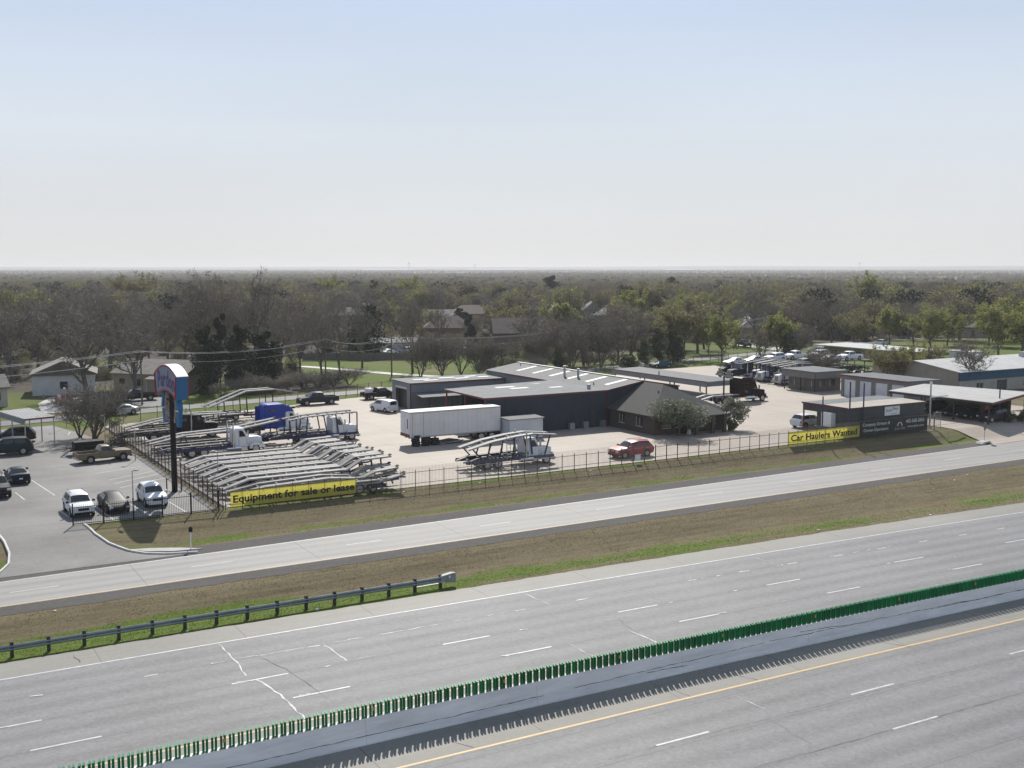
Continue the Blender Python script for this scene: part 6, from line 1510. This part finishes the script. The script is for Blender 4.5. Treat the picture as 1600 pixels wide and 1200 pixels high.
tp('hedge', 982, 578, 3.5, 'low green bush below the thicket beside the canopy roof', name='evergreen_bush', wide=1.2)
tp('bud2', 1068, 560, 14, 'bare budding tree right of the evergreen bushes', name='budding_tree', wide=1.1)
tp('oak1', 1090, 552, 15, 'bare tree behind the evergreen bushes', name='bare_tree')
tp('bud1', 1128, 566, 12, 'yellow-green budding tree left of the loaded trailer', name='budding_tree', wide=1.0)
tp('bud3', 1215, 560, 11, 'yellow-green budding tree above the loaded trailer', name='budding_tree', wide=1.1)
tp('small1', 1190, 562, 8, 'small bare tree above the loaded trailer', name='bare_tree', wide=1.2); tp('small2', 1240, 560, 8, 'small bare tree right of the budding tree', name='bare_tree', wide=1.3)
tp('ever3', 1232, 562, 6, 'small olive evergreen above the loaded trailer', name='evergreen_tree'); tp('oak3', 1268, 540, 15, 'bare tree left of the long low shed', name='bare_tree')
tp('oak2', 1175, 535, 16, 'dark bare tree behind the house with white gable', name='bare_tree'); tp('oak1', 1300, 540, 13, 'bare tree in front of the pyramid-roofed house', name='bare_tree')
tp('small2', 1290, 592, 6, 'bare shrub tree behind the guard office roof', name='bare_tree', wide=1.2)
tp('bud2', 1385, 606, 8, 'olive budding tree behind the row of garage doors, left', name='budding_tree', wide=1.1)
tp('bud3', 1422, 602, 7.5, 'olive budding tree behind the row of garage doors, middle', name='budding_tree', wide=1.2)
tp('bud2', 1450, 598, 8, 'olive budding tree behind the row of garage doors, right', name='budding_tree', wide=1.0)
tp('small1', 1405, 604, 5, 'low bare tree behind the row of garage doors', name='bare_tree', wide=1.2)
tp('oak2', 1512, 612, 10.5, 'large bare fan-shaped tree in front of the white-roofed warehouse', name='bare_tree', wide=.95)
tp('bud1', 1455, 548, 12, 'yellow-green budding tree behind the pale shed roof', name='budding_tree', wide=1.2)
tp('bud1', 1560, 560, 14, 'bright yellow-green budding tree behind the warehouse, left', name='budding_tree', wide=1.2); tp('bud3', 1595, 556, 14, 'bright yellow-green budding tree behind the warehouse, right', name='budding_tree', wide=1.3)
tp('bud2', 1520, 520, 16, 'big olive budding oak in the right background', name='budding_tree', wide=1.25)
for px, py, h, kd, lb in ((1335, 546, 10, 'bud2', 'olive budding tree beside the left end of the pale shed roof'), (1390, 538, 11, 'bud3', 'yellow-green budding tree behind the middle of the pale shed roof'), (1420, 530, 13, 'oak3', 'bare tree behind the right half of the pale shed roof'), (1480, 540, 11, 'bud1', 'yellow-green budding tree above the white cabin'), (1500, 530, 14, 'oak1', 'bare tree right of the white cabin'), (1545, 540, 12, 'bud3', 'yellow-green budding tree above the middle of the warehouse roof'), (1580, 532, 14, 'bud1', 'tall yellow-green budding tree near the right picture edge'), (1600, 545, 12, 'bud2', 'olive budding tree cut by the right picture edge'), (1310, 528, 12, 'oak2', 'bare tree between the long shed and the pyramid roof'), (1250, 532, 13, 'oak3', 'bare tree behind the loaded trailer near the street'), (1150, 540, 12, 'oak1', 'bare tree beside the drive of the far house'), (1100, 545, 12, 'oak3', 'bare tree behind the teal car at the street'), (1045, 548, 12, 'bud1', 'golden budding tree close behind the evergreen bushes')):
    tp(kd, px, py, h, lb, name='bare_tree' if kd[0] == 'o' else 'budding_tree', wide=1.15)
for px, d, h, kd, lb in ((1050, 620, 16, 'cedar2', 'tall dark pine standing above the far wood'), (1566, 560, 14, 'cedar2', 'rounded dark pine in the far right wood'), (1168, 700, 13.5, 'cedar1', 'dark pine tip in the far wood right of centre'), (720, 560, 14, 'cedar1', 'dark conical cedar left of the brown brick house'), (585, 520, 15, 'cedar1', 'dark cedar in the left middle wood'), (860, 560, 17, 'cedar2', 'dark evergreen clump above the far pair of roofs'), (1525, 600, 13, 'ever3', 'second rounded dark pine in the far right wood')):
    az = R(30.16) + math.atan((px - 800) / 1720); tree(kd, lb, d / K * math.sin(az), d / K * math.cos(az), h, name='evergreen_tree')
tree('cedar1', 'small dark conical cedar in front of the pale hipped roof', *unproj(733, 552, 1.0), 10, name='evergreen_tree', wide=.8)
for px, d, h, kd, lb in ((1075, 330, 15, 'bud1', 'golden-green budding tree above the evergreen bushes'), (990, 360, 15, 'bud3', 'pale green budding tree right of the skylight house'), (1015, 450, 17, 'bud2', 'olive budding tree far behind the thicket'), (1360, 480, 20, 'bud1', 'bright green budding tree above the pale shed'), (205, 480, 20, 'bud2', 'olive budding tree far behind the left houses'), (1240, 380, 15, 'bud2', 'olive budding tree left of the pyramid roof'), (515, 520, 18, 'bud1', 'yellow-green budding tree far behind the dark pickup'), (640, 500, 18, 'bud1', 'yellow-green budding tree left of the far grey roofs'), (800, 410, 13, 'bud2', 'reddish budding tree above the brown brick house')):
    az = R(30.16) + math.atan((px - 800) / 1720); tree(kd, lb, d / K * math.sin(az), d / K * math.cos(az), h, name='budding_tree', wide=1.15)
tree('small2', 'grey bare bush beside the side fence in the car park', 24.6, 153.5, 7.5, name='bare_bush', wide=1.15); tree('small1', 'second grey bare bush stem cluster at the car park corner', 23.6, 157.5, 6.5, name='bare_bush', wide=1.2)
tree('myrtle', 'broad silvery tree in front of the brick office', 94.9, 117.6, 4.9, name='broadleaf_tree', z=1.0, wide=1.08)
tree('myrtle2', 'small leaning silvery tree at the office corner', 105.6, 118.6, 4.3, name='broadleaf_tree', z=1.0)
tree('hedge', 'round green shrub at the right corner of the office', 104.6, 117.6, 1.5, name='shrub', z=1.0, cat='shrub'); tree('hedge', 'dark shrub under the office front window', 96.9, 119.0, 1.2, name='shrub', z=1.0, cat='shrub')
for k in range(5): tree('hedge', 'dark hedge shrub beside the long carport, %s from the gate' % ('first', 'second', 'third', 'fourth', 'fifth')[k], 146.8 + 1.7 * k, 103.6 - .2 * k, 1.6, name='hedge_shrub', z=.95, cat='shrub', group='hedge beside the long carport', wide=.9)
for k in range(9): tree('small2' if k % 2 else 'small1', 'tangle of grey brush along the street fence, %s from the left' % ('first', 'second', 'third', 'fourth', 'fifth', 'sixth', 'seventh', 'eighth', 'ninth')[k], 53 + 3.4 * k, 194.5 + .9 * k, 2.6 + .5 * (k % 3), name='brush', cat='shrub', group='grey brush along the street fence', wide=2.0)
def clear(u, v, keep=9):
    s_ = 173.8 + .22 * u
    if v < s_ + 8 and u < 240: return False
    if u < 60 and v < 226: return False
    if 205 < u < 262 and v < 262: return False
    if 85 < u < 140 and v < 262: return False
    if 165 < u < 240 and v < 160: return False
    return all((u - a) ** 2 + (v - c) ** 2 > keep ** 2 for a, c in house_spots) and (u - 158) ** 2 + (v - 266) ** 2 > 14 ** 2
kinds = ['oak1', 'oak2', 'oak3', 'tall1', 'tall2', 'oak1', 'oak3', 'tall2', 'bud2', 'small1', 'oak2', 'bud1', 'cedar2']
cnt = 0; tries = 0; near_h = lambda u, v: any(0 < (v * .8646 + u * .5025) - 0 and abs(math.atan2(a, c) - math.atan2(u, v)) < .028 and math.hypot(u, v) < math.hypot(a, c) and math.hypot(u, v) > math.hypot(a, c) - 110 for a, c in house_spots)
while cnt < 240 and tries < 6000:
    tries += 1; d = 240 + 330 * rnd.random() ** .8; az = R(30.16) + rnd.uniform(-.47, .47)
    u, v = d / K * math.sin(az), d / K * math.cos(az)
    if not clear(u, v): continue
    if near_h(u, v) and rnd.random() < .45: continue
    left = az < R(30.16) - .12
    kd = rnd.choice(kinds[:8] if left and rnd.random() < .7 else kinds + ['bud1', 'bud2', 'bud3', 'bud1']); h = rnd.uniform(9, 14) * (1.12 if left else .92) * (.8 if kd[0] in 'sc' else 1)
    nm = 'bare_tree' if kd[0] in 'ots' else ('budding_tree' if kd[0] == 'b' else 'evergreen_tree')
    col_ = dict(o='wide bare grey tree', t='slender bare tree', s='low bare multi-stemmed tree', b='pale green budding tree', c='dark evergreen tree')[kd[0]]
    side = ('above the white house', 'above the pylon sign', 'above the blue lorry', 'above the workshop wing', 'above the ridged workshop roof', 'above the brick office', 'above the loaded car trailer', 'above the pale shed', 'above the warehouse')[min(8, int((az - R(30.16) + .47) / .94 * 9))]
    dist = 'nearest' if d < 300 else ('second' if d < 370 else ('third' if d < 450 else 'last'))
    tree(kd, '%s %s in the %s row of the wood' % (col_, side, dist), u, v, h, name=nm, group='trees of the wood behind the houses', wide=rnd.uniform(.95, 1.3)); cnt += 1

# ------------------------------------------------------------------ far wood as one mass (instanced by geometry nodes)
pc = bpy.data.collections.new('wood_kinds')
def far_proto(seed, kind):
    r = random.Random(seed); mb = MB(); h = 12
    mb.tube((0, 0, -.3), (0, 0, 6), .3, .15, 5, cap=False)
    for i in range(26):
        a = r.uniform(0, 6.28); z = r.uniform(3, 6); e = Vector((math.cos(a) * r.uniform(2, 5), math.sin(a) * r.uniform(2, 5), r.uniform(7, 12)))
        mb.tube((0, 0, z), e, .14, .03, 3, cap=False)
    for i in range(1500 if kind != 'e' else 900):
        d = rdir(r); q = r.random() ** .45; p = Vector((d.x * 5.2 * q, d.y * 5.2 * q, 8.0 + d.z * 4.6 * q))
        e = rdir(r); e.z = abs(e.z); L = r.uniform(.6, 1.4); s_ = e.cross(rdir(r)).normalized() * (.075 if kind != 'e' else .35)
        mb.add([p - s_, p + s_, p + e * L], [(0, 1, 2)], 1)
    if kind == 'g':
        for i in range(700):
            d = rdir(r); q = r.random() ** .45; p = Vector((d.x * 5 * q, d.y * 5 * q, 8.2 + d.z * 4.4 * q)); a = rdir(r) * .3; b_ = a.cross(rdir(r))
            mb.add([p - a, p + b_, p + a, p - b_], [(0, 1, 2, 3)], 2)
    tm = dict(a=twig_g, b=twig_b, g=twig_b, e=ever)[kind]
    o = mb.build('far_tree_kind', [bark, tm, bud2 if seed % 2 else bud]); COL.objects.unlink(o); pc.objects.link(o)
for i, k in enumerate('agbgaggeg'): far_proto(70 + i, k)
pts = MB(); sc_ = []
def scat(d0, d1, area):
    n = int(.5 * 1.16 * (d1 * d1 - d0 * d0) / area)
    for _ in range(n):
        d = math.sqrt(rnd.uniform(d0 * d0, d1 * d1)); az = R(30.16) + rnd.uniform(-.58, .58); u, v = d * math.sin(az), d * math.cos(az)
        if not clear(u / K, v / K, 12): continue
        if d < 700 and noise.noise((u * .008, v * .008, 1.2)) < -.22: continue
        if d > 900 and noise.noise((u * .0022, v * .0022, 4.2)) < -.30: continue
        pts.v.append((u, v, .8)); s_ = rnd.uniform(.75, 1.2) * (1.05 + .25 * noise.noise((u * .004, v * .004, 9)))
        sc_.append(s_ * (.92 if d < 600 else (.70 if d < 900 else (.58 if d < 1600 else .5))))
scat(330, 700, 62); scat(700, 1500, 110); scat(1500, 3000, 380); scat(3000, 6500, 1700); scat(6500, 12000, 6000)
for _ in range(5200):
    d = rnd.uniform(215, 620); az = R(30.16) + rnd.uniform(-.55, .55); u, v = d * math.sin(az), d * math.cos(az)
    if leaf_litter(u / K, v / K) < .5 or not clear(u / K, v / K, 9): continue
    pts.v.append((u, v, -.6)); sc_.append(rnd.uniform(.16, .36))
wood_o = pts.build('far_wood', bark); setattr_f(wood_o, 'size', sc_)
tag(wood_o, 'far leafless wood stretching to the horizon', kind='stuff')
ng = bpy.data.node_groups.new('far_wood', 'GeometryNodeTree')
ng.interface.new_socket('Geometry', in_out='INPUT', socket_type='NodeSocketGeometry'); ng.interface.new_socket('Geometry', in_out='OUTPUT', socket_type='NodeSocketGeometry')
N_ = ng.nodes; gi = N_.new('NodeGroupInput'); go = N_.new('NodeGroupOutput'); ip = N_.new('GeometryNodeInstanceOnPoints'); ci = N_.new('GeometryNodeCollectionInfo')
ci.inputs['Collection'].default_value = pc; ci.inputs['Separate Children'].default_value = True; ci.inputs['Reset Children'].default_value = True
rv = N_.new('FunctionNodeRandomValue'); rv.data_type = 'FLOAT_VECTOR'; rv.inputs[0].default_value = (0, 0, 0); rv.inputs[1].default_value = (.08, .08, 6.28)
na = N_.new('GeometryNodeInputNamedAttribute'); na.data_type = 'FLOAT'; na.inputs['Name'].default_value = 'size'
ip.inputs['Pick Instance'].default_value = True
ng.links.new(gi.outputs[0], ip.inputs['Points']); ng.links.new(ci.outputs[0], ip.inputs['Instance']); ng.links.new(rv.outputs[0], ip.inputs['Rotation']); ng.links.new(na.outputs[0], ip.inputs['Scale']); ng.links.new(ip.outputs[0], go.inputs[0])
md = wood_o.modifiers.new('wood', 'NODES'); md.node_group = ng

# ------------------------------------------------------------------ horizon
hb = MB(); hn = 120
for i in range(hn + 1):
    az = R(30.16) - .9 + 1.8 * i / hn; rise = 14 + 16 * noise.noise((i * .09, 2, 2)) + 12 * sm((i / hn - .35) * 2)
    for d, z in ((9500, -2), (11000, rise * .7 + 10), (12500, rise + 14), (15000, rise * .6 + 6), (18000, -2)): hb.v.append((d * math.sin(az), d * math.cos(az), z))
for i in range(hn):
    for j in range(4): o_ = i * 5 + j; hb.f.append((o_, o_ + 5, o_ + 6, o_ + 1)); hb.m.append(0)
tag(hb.build('hills', M('far_hills', (.10, .10, .085), .95, var=.35, scale=.002), smooth=True), 'low hazy ridge on the horizon', kind='structure')
for px, d, L, lb in ((608, 4200, 95, 'long white warehouse roof glinting in the haze, left of two'), (775, 4400, 115, 'long white warehouse roof glinting in the haze, right of two'), (1060, 4500, 60, 'pale far building cluster on the horizon right of centre')):
    az = R(30.16) + math.atan((px - 800) / 1720); t = thing('distant_warehouse', lb, 'building', (d * math.sin(az), d * math.cos(az), .8), R(-30.16) + .05)
    MB().box(-L, L, -20, 20, 0, 11).build('wall', wallsH[0], t); MB().add([(-L - 1, -21, 11), (L + 1, -21, 11), (L + 1, 21, 14), (-L - 1, 21, 14), (-L - 1, -21, 10.6), (L + 1, -21, 10.6), (L + 1, 21, 13.6), (-L - 1, 21, 13.6)], [(0, 1, 2, 3), (7, 6, 5, 4), (0, 4, 5, 1), (1, 5, 6, 2), (2, 6, 7, 3), (3, 7, 4, 0)]).build('roof', wallsH[3], t)
for px, d, h, lb in ((640, 6500, 52, 'pale water tower on the horizon left of centre'), (1340, 7000, 50, 'pale water tower on the horizon at right'), (742, 7500, 44, 'small water tower above the white warehouse')):
    az = R(30.16) + math.atan((px - 800) / 1720); t = thing('water_tower', lb, 'water tower', (d * math.sin(az), d * math.cos(az), .8))
    for a in range(4): MB().tube((math.cos(a * 1.57) * 5, math.sin(a * 1.57) * 5, 0), (math.cos(a * 1.57) * 4, math.sin(a * 1.57) * 4, h - 8), .5, .5, 6).build('leg', galv, t)
    MB().tube((0, 0, h - 9), (0, 0, h - 6), 3, 6, 12).tube((0, 0, h - 6), (0, 0, h - 2), 6, 6, 12).tube((0, 0, h - 2), (0, 0, h), 6, 2, 12).build('tank', galv, t)

# ------------------------------------------------------------------ grass tufts on the verges
gt = MB(); gtv = []; r = random.Random(5)
def tuft(u, v, hs, n):
    z = gz(u, v) * K; g = green(u, v)
    for _ in range(n):
        a = r.uniform(0, 6.28); L = hs * r.uniform(.5, 1.3); w = r.uniform(.008, .02); x, y = u * K + r.uniform(-.09, .09), v * K + r.uniform(-.09, .09)
        dx, dy = math.cos(a), math.sin(a); ln = r.uniform(.2, 1.0) * L
        gt.v += [(x - dy * w, y + dx * w, z - .01), (x + dy * w, y - dx * w, z - .01), (x + dx * ln, y + dy * ln, z + L)]
        k = len(gt.v); gt.f.append((k - 3, k - 2, k - 1)); gt.m.append(0); gtv.extend([max(0, min(1, g + r.uniform(-.25, .25)))] * 3)
for _ in range(95000):
    u = r.uniform(-5, 120)
    a, b_, c, d = edges(u)
    if r.random() < .62: v = r.uniform(a + .1, b_ - .3)
    else:
        v = r.uniform(c - .1, d + .7)
        if drive_w(u) > .2: continue
    tuft(u, v, .045 + .05 * max(0, nz(u, v, .9)), 2)
go_ = gt.build('grass', None) if False else None
def tuft_mat():
    m = bpy.data.materials.new('grass_blades'); m.use_nodes = True; nt = m.node_tree; b = nt.nodes['Principled BSDF']; b.inputs['Roughness'].default_value = .8; b.inputs['Specular IOR Level'].default_value = .2
    g = attr(nt, 'green').outputs['Fac']; nt.links.new(mixc(nt, ramp(nt, g, .35, .7), (.188, .155, .085), (.095, .145, .026)), b.inputs['Base Color'])
    return m
grass = tag(gt.build('grass', translucent(tuft_mat(), .4)), 'rough mown grass tufts on the banks', kind='stuff'); setattr_f(grass, 'green', gtv)
# litter on the bank
for k in range(14):
    u = rnd.uniform(8, 110); a, b_, c, d = edges(u); v = rnd.choice((rnd.uniform(a, a + 1.0), rnd.uniform(b_ - 4, b_), rnd.uniform(d - 2, d - .4)))
    w = rnd.uniform(.06, .16); z = gz(u, v) * K
    tag(MB().prism([(u * K + math.cos(i * 1.3 + k) * w * rnd.uniform(.6, 1.2), v * K + math.sin(i * 1.3 + k) * w * rnd.uniform(.6, 1.2)) for i in range(5)], z, z + .07).build('litter', white_paint), 'small scrap of pale litter lying in the verge grass', 'litter', 'litter in the verge grass')

# ------------------------------------------------------------------ haze
hz = MB().box(-30500, 30500, -21000, 30500, -3, 75)
haze = hz.build('haze', None) if False else None
hm_ = bpy.data.materials.new('haze'); hm_.use_nodes = True; nt = hm_.node_tree; nt.nodes.remove(nt.nodes['Principled BSDF'])
pv = nt.nodes.new('ShaderNodeVolumePrincipled'); pv.inputs['Color'].default_value = (.97, .97, .98, 1); pv.inputs['Density'].default_value = 0.000135; pv.inputs['Anisotropy'].default_value = 0.22
nt.links.new(pv.outputs[0], nt.nodes['Material Output'].inputs['Volume'])
tag(hz.build('haze', hm_), 'pale haze over the land', kind='stuff')
